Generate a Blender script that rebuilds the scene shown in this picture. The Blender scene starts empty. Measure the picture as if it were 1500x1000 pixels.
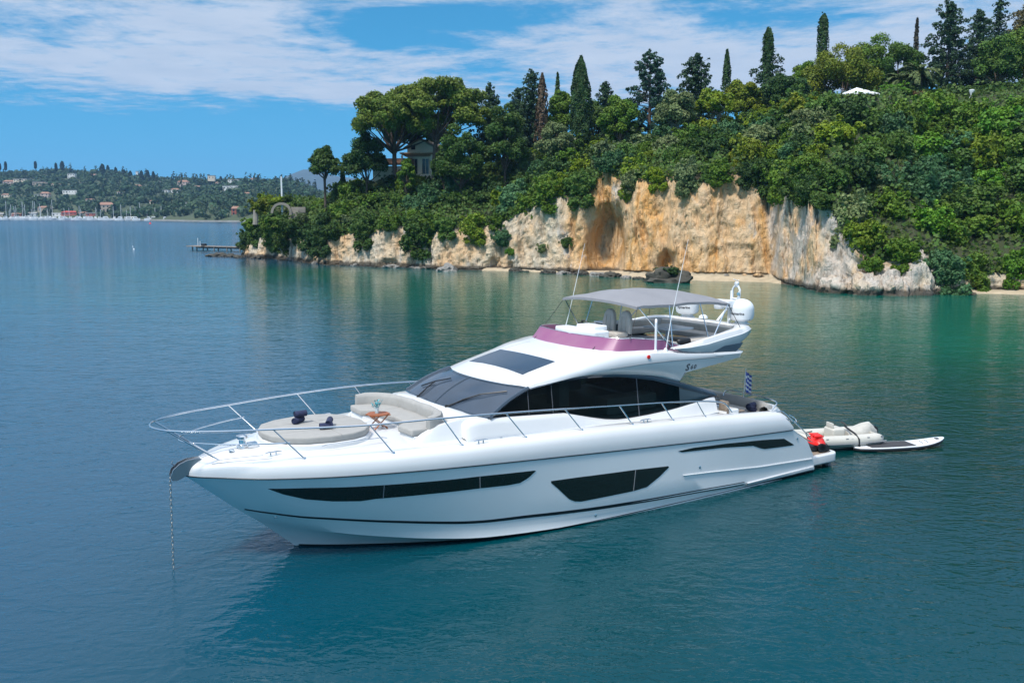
import bpy, bmesh, math, random
import numpy as np
from mathutils import Vector, Matrix, noise as mnoise
from mathutils.bvhtree import BVHTree
from mathutils.geometry import delaunay_2d_cdt
random.seed(7)
R = math.radians
SC = bpy.context.scene
COL = SC.collection

# ------------------------------------------------------------------ camera
CAM_H = 7.626
cam_d = bpy.data.cameras.new("camera")
cam = bpy.data.objects.new("camera", cam_d)
COL.objects.link(cam)
cam.location = (0, 0, CAM_H)
cam.rotation_euler = (R(90) - 0.1353, 0, 0)
cam_d.sensor_width = 36
cam_d.lens = 33.6
cam_d.clip_start = 0.3
cam_d.clip_end = 20000
SC.camera = cam

# ------------------------------------------------------------------ sun, sky, exposure
SUN_EL, SUN_AZ = R(57), R(217)          # azimuth clockwise from +Y
sun_dir = Vector((math.sin(SUN_AZ) * math.cos(SUN_EL), math.cos(SUN_AZ) * math.cos(SUN_EL), math.sin(SUN_EL)))
sd = bpy.data.lights.new("sun", 'SUN')
sd.energy = 2.6
sd.angle = R(9)
sd.color = (1.0, 0.955, 0.89)
sun = bpy.data.objects.new("sun", sd)
COL.objects.link(sun)
sun.location = (-30, -20, 60)
sun.rotation_euler = (-sun_dir).to_track_quat('-Z', 'Y').to_euler()

SC.view_settings.view_transform = 'Standard'
SC.view_settings.look = 'None'
SC.view_settings.exposure = 0.66
SC.view_settings.gamma = 1.0

W = bpy.data.worlds.new("World")
SC.world = W
W.use_nodes = True
nt = W.node_tree
nt.nodes.clear()
def wn(t, **k):
    n = nt.nodes.new(t)
    for a, b in k.items():
        setattr(n, a, b)
    return n
def wl(a, b): nt.links.new(a, b)
def wmath(op, a, b=None, c=None, clamp=False):
    n = wn('ShaderNodeMath', operation=op, use_clamp=clamp)
    for i, v in enumerate((a, b, c)):
        if v is None: continue
        if isinstance(v, (int, float)): n.inputs[i].default_value = v
        else: wl(v, n.inputs[i])
    return n.outputs[0]
sky = wn('ShaderNodeTexSky', sky_type='NISHITA')
sky.sun_disc = False
sky.sun_elevation = SUN_EL
sky.sun_rotation = SUN_AZ
sky.air_density = 1.0
sky.dust_density = 0.3
sky.ozone_density = 3.0
hs = wn('ShaderNodeHueSaturation')
hs.inputs['Saturation'].default_value = 1.12
hs.inputs['Value'].default_value = 0.95
tint = wn('ShaderNodeMix', data_type='RGBA', blend_type='MULTIPLY')
tint.inputs[0].default_value = 1
tint.inputs[7].default_value = (0.58, 1.08, 1.10, 1)
wl(sky.outputs[0], tint.inputs[6]); wl(tint.outputs[2], hs.inputs['Color'])
tc = wn('ShaderNodeTexCoord')
sep = wn('ShaderNodeSeparateXYZ')
lift = wn('ShaderNodeVectorMath', operation='ADD')      # the deep blue reaches down to the horizon
lift.inputs[1].default_value = (0, 0, 0.15)
wl(tc.outputs['Generated'], lift.inputs[0]); wl(lift.outputs[0], sky.inputs[0])
wl(tc.outputs['Generated'], sep.inputs[0])
zc = wmath('MAXIMUM', sep.outputs[2], 0.004)
zz = wmath('ADD', zc, 0.03)
u = wmath('DIVIDE', sep.outputs[0], zz)
v = wmath('DIVIDE', sep.outputs[1], zz)
cmb = wn('ShaderNodeCombineXYZ')
wl(u, cmb.inputs[0]); wl(v, cmb.inputs[1])
mp = wn('ShaderNodeMapping')
mp.inputs['Location'].default_value = (3.1, 1.7, 0)
mp.inputs['Rotation'].default_value = (0, 0, R(14))
mp.inputs['Scale'].default_value = (1.0, 1.0, 1)
wl(cmb.outputs[0], mp.inputs['Vector'])
n1 = wn('ShaderNodeTexNoise')
n1.inputs['Scale'].default_value = 1.0
n1.inputs['Detail'].default_value = 9
n1.inputs['Roughness'].default_value = 0.72
n1.inputs['Distortion'].default_value = 0.5
wl(mp.outputs[0], n1.inputs['Vector'])
# how much cloud there is at each height and bearing of the sky
el = wmath('ARCSINE', sep.outputs[2])
az = wmath('ARCTAN2', sep.outputs[0], sep.outputs[1])
bias = wmath('MULTIPLY', wn('ShaderNodeMapRange').outputs[0], 1.0)
mr = [n for n in nt.nodes if n.type == 'MAP_RANGE'][0]
mr.interpolation_type = 'SMOOTHSTEP'
wl(el, mr.inputs['Value'])
mr.inputs['From Min'].default_value = R(4.2)
mr.inputs['From Max'].default_value = R(7.0)
mr.inputs['To Min'].default_value = -0.30
mr.inputs['To Max'].default_value = 0.09
def skyspot(a0, e0, ra, re, amount):
    """a clearing (negative) or a bank (positive) at bearing a0, height e0, in degrees"""
    da = wmath('DIVIDE', wmath('SUBTRACT', az, R(a0)), R(ra))
    de = wmath('DIVIDE', wmath('SUBTRACT', el, R(e0)), R(re))
    r2 = wmath('ADD', wmath('MULTIPLY', da, da), wmath('MULTIPLY', de, de))
    return wmath('MULTIPLY', wmath('POWER', 2.718, wmath('MULTIPLY', r2, -1.0)), amount)
SPOTS = [(22, 22, 26, 7, -0.10), (-34, 24, 26, 10, 0.16), (-7.5, 10.2, 4.5, 1.0, -0.24), (-1.5, 11.0, 5.0, 0.7, -0.22), (14, 11.0, 5.5, 1.1, -0.26), (-28, 12.2, 4, .5, -.2),  # the bank and clearing above the view are added for the water's reflections
         (-6, 6.8, 5, 0.8, 0.12), (9, 8.5, 8, 2.5, 0.16), (-20, 8.5, 9, 2.6, 0.14), (22, 8.0, 9, 3.5, 0.1)]
over = wn('ShaderNodeMapRange')
wl(el, over.inputs['Value'])
over.inputs['From Min'].default_value = R(32)
over.inputs['From Max'].default_value = R(52)
over.inputs['To Max'].default_value = 0.20
tot = wmath('ADD', bias, over.outputs[0])      # cloud cover added overhead, out of view, for whiter fill
for sp in SPOTS:
    tot = wmath('ADD', tot, skyspot(*sp))
n3 = wn('ShaderNodeTexNoise')
n3.inputs['Scale'].default_value = 4.2
n3.inputs['Detail'].default_value = 8
n3.inputs['Roughness'].default_value = 0.65
wl(mp.outputs[0], n3.inputs['Vector'])
dens = wmath('ADD', wmath('ADD', n1.outputs['Fac'], tot), wmath('MULTIPLY', wmath('SUBTRACT', n3.outputs['Fac'], 0.5), 0.55))
cr = wn('ShaderNodeMapRange')
cr.interpolation_type = 'SMOOTHSTEP'
wl(dens, cr.inputs['Value'])
cr.inputs['From Min'].default_value = 0.41
cr.inputs['From Max'].default_value = 0.75
cr.inputs['To Max'].default_value = 0.92
n2 = wn('ShaderNodeTexNoise')
n2.inputs['Scale'].default_value = 2.6
n2.inputs['Detail'].default_value = 6
wl(mp.outputs[0], n2.inputs['Vector'])
ccol = wn('ShaderNodeMix', data_type='RGBA')
ccol.inputs[6].default_value = (3.4, 4.15, 5.3, 1)
ccol.inputs[7].default_value = (5.0, 5.5, 6.3, 1)
wl(n2.outputs['Fac'], ccol.inputs[0])
hi = wn('ShaderNodeMapRange')
wl(el, hi.inputs['Value'])
hi.inputs['From Min'].default_value = R(35)
hi.inputs['From Max'].default_value = R(60)
hi.inputs['To Min'].default_value = 0.92
hi.inputs['To Max'].default_value = 2.0
bright = wn('ShaderNodeVectorMath', operation='SCALE')      # the unseen cloud overhead is brightened for softer fill light
wl(ccol.outputs[2], bright.inputs[0]); wl(hi.outputs[0], bright.inputs['Scale'])
mx = wn('ShaderNodeMix', data_type='RGBA')
wl(cr.outputs[0], mx.inputs[0])
wl(hs.outputs[0], mx.inputs[6])
wl(bright.outputs[0], mx.inputs[7])
bg = wn('ShaderNodeBackground')
bg.inputs['Strength'].default_value = 0.1
wl(mx.outputs[2], bg.inputs['Color'])
wo = wn('ShaderNodeOutputWorld')
wl(bg.outputs[0], wo.inputs[0])

SC.cycles.max_bounces = 6
SC.cycles.diffuse_bounces = 2
SC.cycles.glossy_bounces = 4
SC.cycles.transmission_bounces = 4
SC.cycles.transparent_max_bounces = 8
SC.cycles.caustics_reflective = False
SC.cycles.caustics_refractive = False
SC.cycles.use_denoising = True

# ------------------------------------------------------------------ helpers
def mat(name, color, rough=0.5, metal=0.0, spec=0.5, coat=0.0, var=0.0, scale=3.0, var_color=None, bump=0.0, bscale=20.0, alpha=1.0, trans=0.0, detail=6):
    m = bpy.data.materials.new(name)
    m.use_nodes = True
    t = m.node_tree
    b = t.nodes['Principled BSDF']
    b.inputs['Base Color'].default_value = (*color, 1)
    b.inputs['Roughness'].default_value = rough
    b.inputs['Metallic'].default_value = metal
    b.inputs['Specular IOR Level'].default_value = spec
    b.inputs['Coat Weight'].default_value = coat
    b.inputs['Alpha'].default_value = alpha
    b.inputs['Transmission Weight'].default_value = trans
    if var or bump:
        c = t.nodes.new('ShaderNodeTexCoord')
        if var:
            n = t.nodes.new('ShaderNodeTexNoise')
            n.inputs['Scale'].default_value = scale
            n.inputs['Detail'].default_value = detail
            t.links.new(c.outputs['Object'], n.inputs['Vector'])
            r = t.nodes.new('ShaderNodeMapRange')
            r.inputs['From Min'].default_value = 0.3
            r.inputs['From Max'].default_value = 0.7
            t.links.new(n.outputs['Fac'], r.inputs['Value'])
            x = t.nodes.new('ShaderNodeMix')
            x.data_type = 'RGBA'
            c2 = var_color or tuple(max(0, k * (1 - var)) for k in color)
            x.inputs[6].default_value = (*color, 1)
            x.inputs[7].default_value = (*c2, 1)
            t.links.new(r.outputs[0], x.inputs[0])
            t.links.new(x.outputs[2], b.inputs['Base Color'])
        if bump:
            n = t.nodes.new('ShaderNodeTexNoise')
            n.inputs['Scale'].default_value = bscale
            n.inputs['Detail'].default_value = 5
            t.links.new(c.outputs['Object'], n.inputs['Vector'])
            q = t.nodes.new('ShaderNodeBump')
            q.inputs['Strength'].default_value = bump
            q.inputs['Distance'].default_value = 0.05
            t.links.new(n.outputs['Fac'], q.inputs['Height'])
            t.links.new(q.outputs[0], b.inputs['Normal'])
    return m

def mesh_obj(name, V, F, m, parent=None, angle=38, loc=None, smooth=True):
    me = bpy.data.meshes.new(name)
    me.from_pydata([tuple(v) for v in V], [], F)
    if m is not None:
        for q in (m if isinstance(m, (list, tuple)) else [m]):
            me.materials.append(q)
    if smooth:
        me.polygons.foreach_set('use_smooth', [True] * len(me.polygons))
        me.set_sharp_from_angle(angle=R(angle))
    me.update()
    o = bpy.data.objects.new(name, me)
    COL.objects.link(o)
    if parent is not None: o.parent = parent
    if loc is not None: o.location = loc
    return o

def tag(o, label=None, cat=None, group=None, kind=None):
    if label: o['label'] = label
    if cat: o['category'] = cat
    if group: o['group'] = group
    if kind: o['kind'] = kind
    return o

def empty(name, loc=(0, 0, 0), rz=0.0, label=None, cat=None, group=None):
    o = bpy.data.objects.new(name, None)
    o.empty_display_size = 0.2
    COL.objects.link(o)
    o.location = loc
    o.rotation_euler = (0, 0, rz)
    return tag(o, label, cat, group)

class MB:
    """collects shapes and builds them as ONE mesh object"""
    def __init__(s): s.V, s.F = [], []
    def add(s, V, F):
        k = len(s.V)
        s.V += [Vector(v) for v in V]
        s.F += [tuple(i + k for i in f) for f in F]
        return s
    def box(s, c, d, rz=0.0, bev=0.0, M=None):
        bm = bmesh.new()
        bmesh.ops.create_cube(bm, size=1)
        for v in bm.verts: v.co = Vector((v.co.x * d[0], v.co.y * d[1], v.co.z * d[2]))
        if bev:
            bmesh.ops.bevel(bm, geom=list(bm.edges), offset=min(bev, min(d) * .48), segments=2, profile=.6, affect='EDGES')
        X = Matrix.Translation(c) @ Matrix.Rotation(rz, 4, 'Z')
        if M is not None: X = X @ M
        bm.verts.index_update()
        V = [X @ v.co for v in bm.verts]
        F = [[v.index for v in f.verts] for f in bm.faces]
        bm.free()
        return s.add(V, F)
    def tube(s, pts, r, n=8, cap=True):
        pts = [Vector(p) for p in pts]
        rs = r if isinstance(r, (list, tuple)) else [r] * len(pts)
        V, F = [], []
        up = None
        for i, p in enumerate(pts):
            d = (pts[min(i + 1, len(pts) - 1)] - pts[max(i - 1, 0)]).normalized()
            if up is None:
                a = Vector((0, 0, 1)) if abs(d.z) < .9 else Vector((1, 0, 0))
                x = d.cross(a).normalized()
            else:
                x = (up - d * up.dot(d)).normalized()
            up = x
            y = d.cross(x)
            for k in range(n):
                a = 2 * math.pi * k / n
                V.append(p + (x * math.cos(a) + y * math.sin(a)) * rs[i])
        for i in range(len(pts) - 1):
            for k in range(n):
                F.append((i * n + k, i * n + (k + 1) % n, (i + 1) * n + (k + 1) % n, (i + 1) * n + k))
        if cap:
            F.append(tuple(range(n))[::-1]); F.append(tuple(range((len(pts) - 1) * n, len(pts) * n)))
        return s.add(V, F)
    def lathe(s, prof, c=(0, 0, 0), n=20, M=None):
        V, F = [], []
        for (r, z) in prof:
            for k in range(n):
                a = 2 * math.pi * k / n
                q = Vector((r * math.cos(a), r * math.sin(a), z))
                if M is not None: q = M @ q
                V.append(q + Vector(c))
        for i in range(len(prof) - 1):
            for k in range(n):
                F.append((i * n + k, i * n + (k + 1) % n, (i + 1) * n + (k + 1) % n, (i + 1) * n + k))
        F.append(tuple(range(n))[::-1]); F.append(tuple(range((len(prof) - 1) * n, len(prof) * n)))
        return s.add(V, F)
    def grid(s, rows, close=False, flip=False):
        n = len(rows[0])
        V = [p for r in rows for p in r]
        F = []
        for i in range(len(rows) - 1):
            for k in range(n if close else n - 1):
                q = (i * n + k, i * n + (k + 1) % n, (i + 1) * n + (k + 1) % n, (i + 1) * n + k)
                F.append(q[::-1] if flip else q)
        return s.add(V, F)
    def prism(s, poly, h0, h1, f=lambda a, b, h: (a, b, h), inset=0.0):
        """a 2-D outline extruded from h0 to h1; f places (a, b, h) in 3-D"""
        n = len(poly)
        V = [f(a, b, h0) for a, b in poly] + [f(a, b, h1) for a, b in poly]
        F = [tuple(range(n))[::-1], tuple(range(n, 2 * n))]
        F += [(k, (k + 1) % n, n + (k + 1) % n, n + k) for k in range(n)]
        return s.add(V, F)
    def pillow(s, poly, z0, z1, bev=.05, f=lambda a, b, h: (a, b, h)):
        """a cushion: outline with a rounded upper and lower rim"""
        bm = bmesh.new()
        n = len(poly)
        a = [bm.verts.new((x, y, z0)) for x, y in poly]
        b = [bm.verts.new((x, y, z1)) for x, y in poly]
        bm.faces.new(a[::-1]); top = bm.faces.new(b)
        for k in range(n): bm.faces.new((a[k], a[(k + 1) % n], b[(k + 1) % n], b[k]))
        bmesh.ops.recalc_face_normals(bm, faces=list(bm.faces))
        es = [e for e in bm.edges if abs(e.verts[0].co.z - e.verts[1].co.z) < 1e-6 or n < 9]
        bmesh.ops.bevel(bm, geom=es, offset=bev, segments=3, profile=.6, affect='EDGES')
        bm.verts.index_update()
        V = [f(*v.co) for v in bm.verts]
        F = [[v.index for v in q.verts] for q in bm.faces]
        bm.free()
        return s.add(V, F)
    def build(s, name, m, parent=None, angle=38, fix=True, **k):
        o = mesh_obj(name, s.V, s.F, m, parent, angle, **k)
        if fix:
            bm = bmesh.new(); bm.from_mesh(o.data)
            bmesh.ops.recalc_face_normals(bm, faces=list(bm.faces))
            bm.to_mesh(o.data); bm.free()
            o.data.polygons.foreach_set('use_smooth', [True] * len(o.data.polygons))
            o.data.set_sharp_from_angle(angle=R(angle))
        return o

def lerp(a, b, t): return a + (b - a) * t
def interp(x, X, Y): return float(np.interp(x, X, Y))
def smooth_curve(P, n):
    """Catmull-Rom through P, n points per span"""
    P = [np.array(p, float) for p in P]
    out = []
    for i in range(len(P) - 1):
        p0 = P[max(i - 1, 0)]; p1 = P[i]; p2 = P[i + 1]; p3 = P[min(i + 2, len(P) - 1)]
        for k in range(n):
            t = k / n
            out.append(.5 * ((2 * p1) + (p2 - p0) * t + (2 * p0 - 5 * p1 + 4 * p2 - p3) * t * t + (3 * p1 - p0 - 3 * p2 + p3) * t ** 3))
    out.append(P[-1])
    return [tuple(float(c) for c in q) for q in out]
def text_mesh(s, size):
    """letters as flat mesh data: (verts, faces) in the XY plane"""
    c = bpy.data.curves.new('txt', 'FONT')
    c.body = s; c.size = size; c.offset = .035 * size; c.resolution_u = 2; c.align_x = 'CENTER'
    o = bpy.data.objects.new('txt', c)
    COL.objects.link(o)
    dg = bpy.context.evaluated_depsgraph_get()
    me = bpy.data.meshes.new_from_object(o.evaluated_get(dg))
    V = [tuple(v.co) for v in me.vertices]; F = [tuple(p.vertices) for p in me.polygons]
    bpy.data.objects.remove(o); bpy.data.curves.remove(c); bpy.data.meshes.remove(me)
    return V, F
# ------------------------------------------------------------------ the sea
def sea_material():
    m = bpy.data.materials.new("sea_water")
    m.use_nodes = True
    t = m.node_tree
    b = t.nodes['Principled BSDF']
    def N(k, **kw):
        n = t.nodes.new(k)
        for a, c in kw.items(): setattr(n, a, c)
        return n
    L = t.links.new
    def M(op, a, c=None, cl=False):
        n = N('ShaderNodeMath', operation=op, use_clamp=cl)
        for i, q in enumerate((a, c)):
            if q is None: continue
            if isinstance(q, (int, float)): n.inputs[i].default_value = q
            else: L(q, n.inputs[i])
        return n.outputs[0]
    geo = N('ShaderNodeNewGeometry')
    sp = N('ShaderNodeSeparateXYZ'); L(geo.outputs['Position'], sp.inputs[0])
    X, Y = sp.outputs[0], sp.outputs[1]
    # large patches of the bed showing through
    pn = N('ShaderNodeTexNoise'); pn.inputs['Scale'].default_value = 0.045; pn.inputs['Detail'].default_value = 4
    L(geo.outputs['Position'], pn.inputs['Vector'])
    def blob(x0, y0, rx, ry):
        a = M('DIVIDE', M('SUBTRACT', X, x0), rx); c = M('DIVIDE', M('SUBTRACT', Y, y0), ry)
        r = M('ADD', M('MULTIPLY', a, a), M('MULTIPLY', c, c))
        return M('POWER', 2.718, M('MULTIPLY', r, -1.0))
    shallow = M('ADD', blob(36, 64, 36, 21), M('MULTIPLY', blob(5, 98, 50, 26), .9), True)
    shallow = M('ADD', shallow, M('MULTIPLY', blob(-30, 122, 30, 14), .6), True)
    shallow = M('MULTIPLY', shallow, M('ADD', .55, M('MULTIPLY', pn.outputs['Fac'], 1.1)), True)
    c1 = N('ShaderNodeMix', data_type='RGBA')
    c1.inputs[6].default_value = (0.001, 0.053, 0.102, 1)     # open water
    c1.inputs[7].default_value = (0.000, 0.043, 0.051, 1)     # teal by the anchorage: the yacht's reflection area put into the colour
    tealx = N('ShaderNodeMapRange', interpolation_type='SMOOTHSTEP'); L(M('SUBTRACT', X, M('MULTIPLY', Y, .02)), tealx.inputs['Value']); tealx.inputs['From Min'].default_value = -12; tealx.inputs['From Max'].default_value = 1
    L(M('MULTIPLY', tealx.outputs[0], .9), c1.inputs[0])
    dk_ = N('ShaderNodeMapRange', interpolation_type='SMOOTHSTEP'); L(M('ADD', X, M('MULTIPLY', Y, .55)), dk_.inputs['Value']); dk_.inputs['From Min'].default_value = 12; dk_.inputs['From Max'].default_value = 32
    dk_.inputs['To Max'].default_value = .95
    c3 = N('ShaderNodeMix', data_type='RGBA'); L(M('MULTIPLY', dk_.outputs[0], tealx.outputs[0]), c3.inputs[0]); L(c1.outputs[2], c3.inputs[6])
    c3.inputs[7].default_value = (0.0, 0.023, 0.023, 1)      # the hill's dark reflection off the cliff, put into the colour
    c2 = N('ShaderNodeMix', data_type='RGBA')
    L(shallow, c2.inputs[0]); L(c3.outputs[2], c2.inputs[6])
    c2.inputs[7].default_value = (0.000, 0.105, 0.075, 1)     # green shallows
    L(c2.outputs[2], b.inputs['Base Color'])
    rr_ = N('ShaderNodeMapRange'); L(Y, rr_.inputs['Value']); rr_.inputs['From Min'].default_value = 120; rr_.inputs['From Max'].default_value = 600
    rr_.inputs['To Min'].default_value = 0.05; rr_.inputs['To Max'].default_value = 0.20; L(rr_.outputs[0], b.inputs['Roughness'])
    b.inputs['IOR'].default_value = 1.333
    b.inputs['Specular IOR Level'].default_value = 0.6
    # ripples: long swell, wind waves, small ripples
    def wave(scale, sx, sy, rot, detail, dist):
        mp = N('ShaderNodeMapping'); mp.inputs['Scale'].default_value = (sx, sy, 1); mp.inputs['Rotation'].default_value = (0, 0, R(rot))
        L(geo.outputs['Position'], mp.inputs['Vector'])
        n = N('ShaderNodeTexNoise'); n.inputs['Scale'].default_value = scale; n.inputs['Detail'].default_value = detail
        n.inputs['Roughness'].default_value = .5; n.inputs['Distortion'].default_value = dist
        L(mp.outputs[0], n.inputs['Vector'])
        return n.outputs['Fac']
    w1 = wave(0.22, 1, 1.9, 12, 2, .3)
    w2 = wave(0.95, 1, 1.7, -14, 3, .5)
    w3 = wave(3.6, 1, 1.5, 20, 3, .4)
    calm = wave(0.035, 1, 2.0, 8, 2, .2)
    amp = M('ADD', .55, M('MULTIPLY', calm, .9))
    # the lee of the hull and the open left side are calmer than the right side
    lee = M('SUBTRACT', 1.0, M('MULTIPLY', blob(-4, 14, 9, 12), .25))
    amp = M('MULTIPLY', amp, lee)
    close = M('MINIMUM', 1.0, M('DIVIDE', 30.0, M('MAXIMUM', Y, 1.0)))
    w4 = wave(8.5, 1, 1.3, -8, 2, .3)
    rough_ = N('ShaderNodeMapRange', interpolation_type='SMOOTHSTEP'); L(X, rough_.inputs['Value']); rough_.inputs['From Min'].default_value = -14; rough_.inputs['From Max'].default_value = 16
    rough_.inputs['To Min'].default_value = .85; rough_.inputs['To Max'].default_value = 1.15
    amp = M('MULTIPLY', amp, rough_.outputs[0])
    w2 = M('SUBTRACT', 1.0, M('ABSOLUTE', M('SUBTRACT', M('MULTIPLY', w2, 2.0), 1.0)))      # sharp little crests
    h = M('ADD', M('ADD', M('MULTIPLY', w1, .10), M('MULTIPLY', M('MULTIPLY', w4, .0095), close)), M('ADD', M('MULTIPLY', w2, .060), M('MULTIPLY', M('MULTIPLY', w3, .034), close)))
    bp = N('ShaderNodeBump'); bp.inputs['Distance'].default_value = 1.0
    L(M('MULTIPLY', h, amp), bp.inputs['Height']); bp.inputs['Strength'].default_value = 0.62
    L(bp.outputs[0], b.inputs['Normal'])
    return m
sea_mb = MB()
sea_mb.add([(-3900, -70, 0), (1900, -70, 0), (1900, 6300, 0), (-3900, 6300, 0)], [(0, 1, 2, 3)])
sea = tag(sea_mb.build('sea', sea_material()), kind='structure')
# ------------------------------------------------------------------ the motor yacht
# yacht coordinates: s aft from the bow tip, t to port, z up from the water
YX, YY, YAW = -7.003, 19.892, 0.5829
white = mat('gelcoat_white', (0.70, 0.705, 0.71), rough=0.22, coat=0.35, var=.05, scale=1.2)
whull = mat('hull_gelcoat', (0.86, 0.86, 0.86), rough=0.16, coat=0.5, var=.05, scale=.8)
antif = mat('black_antifouling', (0.012, 0.014, 0.016), rough=.45)
blackg = mat('black_hull_glass', (0.006, 0.010, 0.010), rough=.08, spec=.5, var=.6, scale=60, var_color=(0.016, 0.026, 0.022))
darkg = mat('saloon_glass', (0.004, 0.006, 0.006), rough=.04, spec=.3, var=.6, scale=2.4, var_color=(.012, .018, .016), detail=9)
def tinted(m, tint):
    t = m.node_tree; b = t.nodes['Principled BSDF']; tp = t.nodes.new('ShaderNodeBsdfTransparent'); ms = t.nodes.new('ShaderNodeMixShader'); fr = t.nodes.new('ShaderNodeFresnel')
    tp.inputs[0].default_value = (*tint, 1); fr.inputs[0].default_value = 1.5
    ad = t.nodes.new('ShaderNodeMath'); ad.operation = 'ADD'; ad.use_clamp = True; ad.inputs[1].default_value = .22; t.links.new(fr.outputs[0], ad.inputs[0])
    t.links.new(ad.outputs[0], ms.inputs[0]); t.links.new(tp.outputs[0], ms.inputs[1]); t.links.new(b.outputs[0], ms.inputs[2]); t.links.new(ms.outputs[0], t.nodes['Material Output'].inputs[0])
tinted(darkg, (.42, .48, .47))
stripem = mat('navy_stripe', (0.012, 0.017, 0.022), rough=.3)
screenm = mat('screen_mesh_cover', (0.05, 0.07, 0.10), rough=.12, spec=.5, var=.2, scale=1.5)
bandm = mat('grey_blue_trim', (0.045, 0.065, 0.09), rough=.18, coat=.5)
steel = mat('polished_steel', (0.72, 0.74, 0.76), rough=.16, metal=1.0)
grey_cush = mat('grey_beige_fabric', (0.36, 0.35, 0.33), rough=.85, var=.12, scale=6, bump=.15, bscale=60)
grey_cush2 = mat('grey_beige_fabric_side', (0.29, 0.28, 0.265), rough=.85, var=.12, scale=6)
fabric = mat('bimini_canvas', (0.38, 0.38, 0.405), rough=.85, var=.10, scale=2.5, bump=.3, bscale=14)
def canvas_through(m, k):
    t = m.node_tree; b = t.nodes['Principled BSDF']; tr = t.nodes.new('ShaderNodeBsdfTranslucent'); ms = t.nodes.new('ShaderNodeMixShader')
    tr.inputs[0].default_value = (.5, .5, .52, 1); ms.inputs[0].default_value = k
    t.links.new(b.outputs[0], ms.inputs[1]); t.links.new(tr.outputs[0], ms.inputs[2]); t.links.new(ms.outputs[0], t.nodes['Material Output'].inputs[0])
canvas_through(fabric, .35)
teak = mat('teak_deck', (0.30, 0.235, 0.18), rough=.65, var=.35, scale=9)
vinyl = mat('taupe_seat_vinyl', (0.54, 0.50, 0.45), rough=.55, var=.12, scale=8)
blackp = mat('black_plastic', (0.012, 0.013, 0.015), rough=.4)
redm = mat('red_plastic', (0.75, 0.02, 0.015), rough=.35)
navy = mat('navy_towelling', (0.04, 0.05, 0.115), rough=.95, var=.4, scale=25, bump=.6, bscale=90)
pink = mat('tinted_fly_screen', (0.29, 0.125, 0.21), rough=.35, spec=.25, coat=.0, var=.28, scale=1.6, var_color=(0.26, 0.085, 0.19))
pvc = mat('white_plastic', (0.78, 0.80, 0.82), rough=.35)
greyl = mat('grey_print', (0.08, 0.085, 0.1), rough=.5)
groovem = mat('grey_joint', (0.25, 0.26, 0.28), rough=.5)

yacht = empty('motor_yacht', (YX, YY, 0), YAW, 'large white motor yacht with grey bimini and black hull windows anchored off the cliff', 'yacht')
YM = Matrix.Translation((YX, YY, 0)) @ Matrix.Rotation(YAW, 4, 'Z')
def P(s, t, z): return Vector((s, -t, z))
def on_yacht(name, s, t, z, label, cat, group=None, rz=0.0):
    w = YM @ P(s, t, z)
    return empty(name, w, YAW + rz, label, cat, group)

SH = np.array([(0, 0, 2.02), (.2, .32, 2.03), (.53, .64, 2.04), (1.0, 1.03, 2.035), (1.56, 1.39, 2.03), (2.75, 1.96, 2.03), (4.16, 2.37, 2.02), (5.76, 2.59, 1.97), (8.78, 2.7, 1.83), (11.7, 2.68, 1.67), (13.9, 2.66, 1.55), (16.24, 2.58, 1.44), (18, 2.48, 1.36)])
STR = np.array([(1.03, 0, 1.14), (1.34, .3, 1.09), (1.7, .59, 1.04), (2.19, .94, .97), (2.81, 1.26, .9), (3.91, 1.73, .77), (5.74, 2.22, .55), (7.23, 2.43, .48), (8.9, 2.57, .39), (10.78, 2.62, .31), (12.86, 2.61, .24), (14.4, 2.56, .17), (17.5, 2.45, .09), (19, 2.4, .05)])
CHN = np.array([(1.61, 0, .69), (2.2, .48, .6), (3, 1.0, .46), (4, 1.47, .31), (5.2, 1.93, .17), (6.5, 2.26, .08), (9, 2.50, .02), (13, 2.52, -.02), (17.6, 2.36, -.06)])
WLN = np.array([(2.39, 0, 0), (3.1, .5, 0), (4.1, 1.05, 0), (5, 1.5, 0), (6, 1.9, 0), (7.4, 2.3, 0), (8.9, 2.47, -.03), (11, 2.50, -.06), (13, 2.44, -.08), (17.7, 2.26, -.1)])
def at_line(L, s): return interp(s, L[:, 0], L[:, 1]), interp(s, L[:, 0], L[:, 2])
def dense(L, n=6):
    q = np.array(smooth_curve(L, n)); q[:, 1] = np.maximum(q[:, 1], 0); return q
SHd, STRd, CHNd, WLNd = dense(SH), dense(STR), dense(CHN), dense(WLN)

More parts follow.
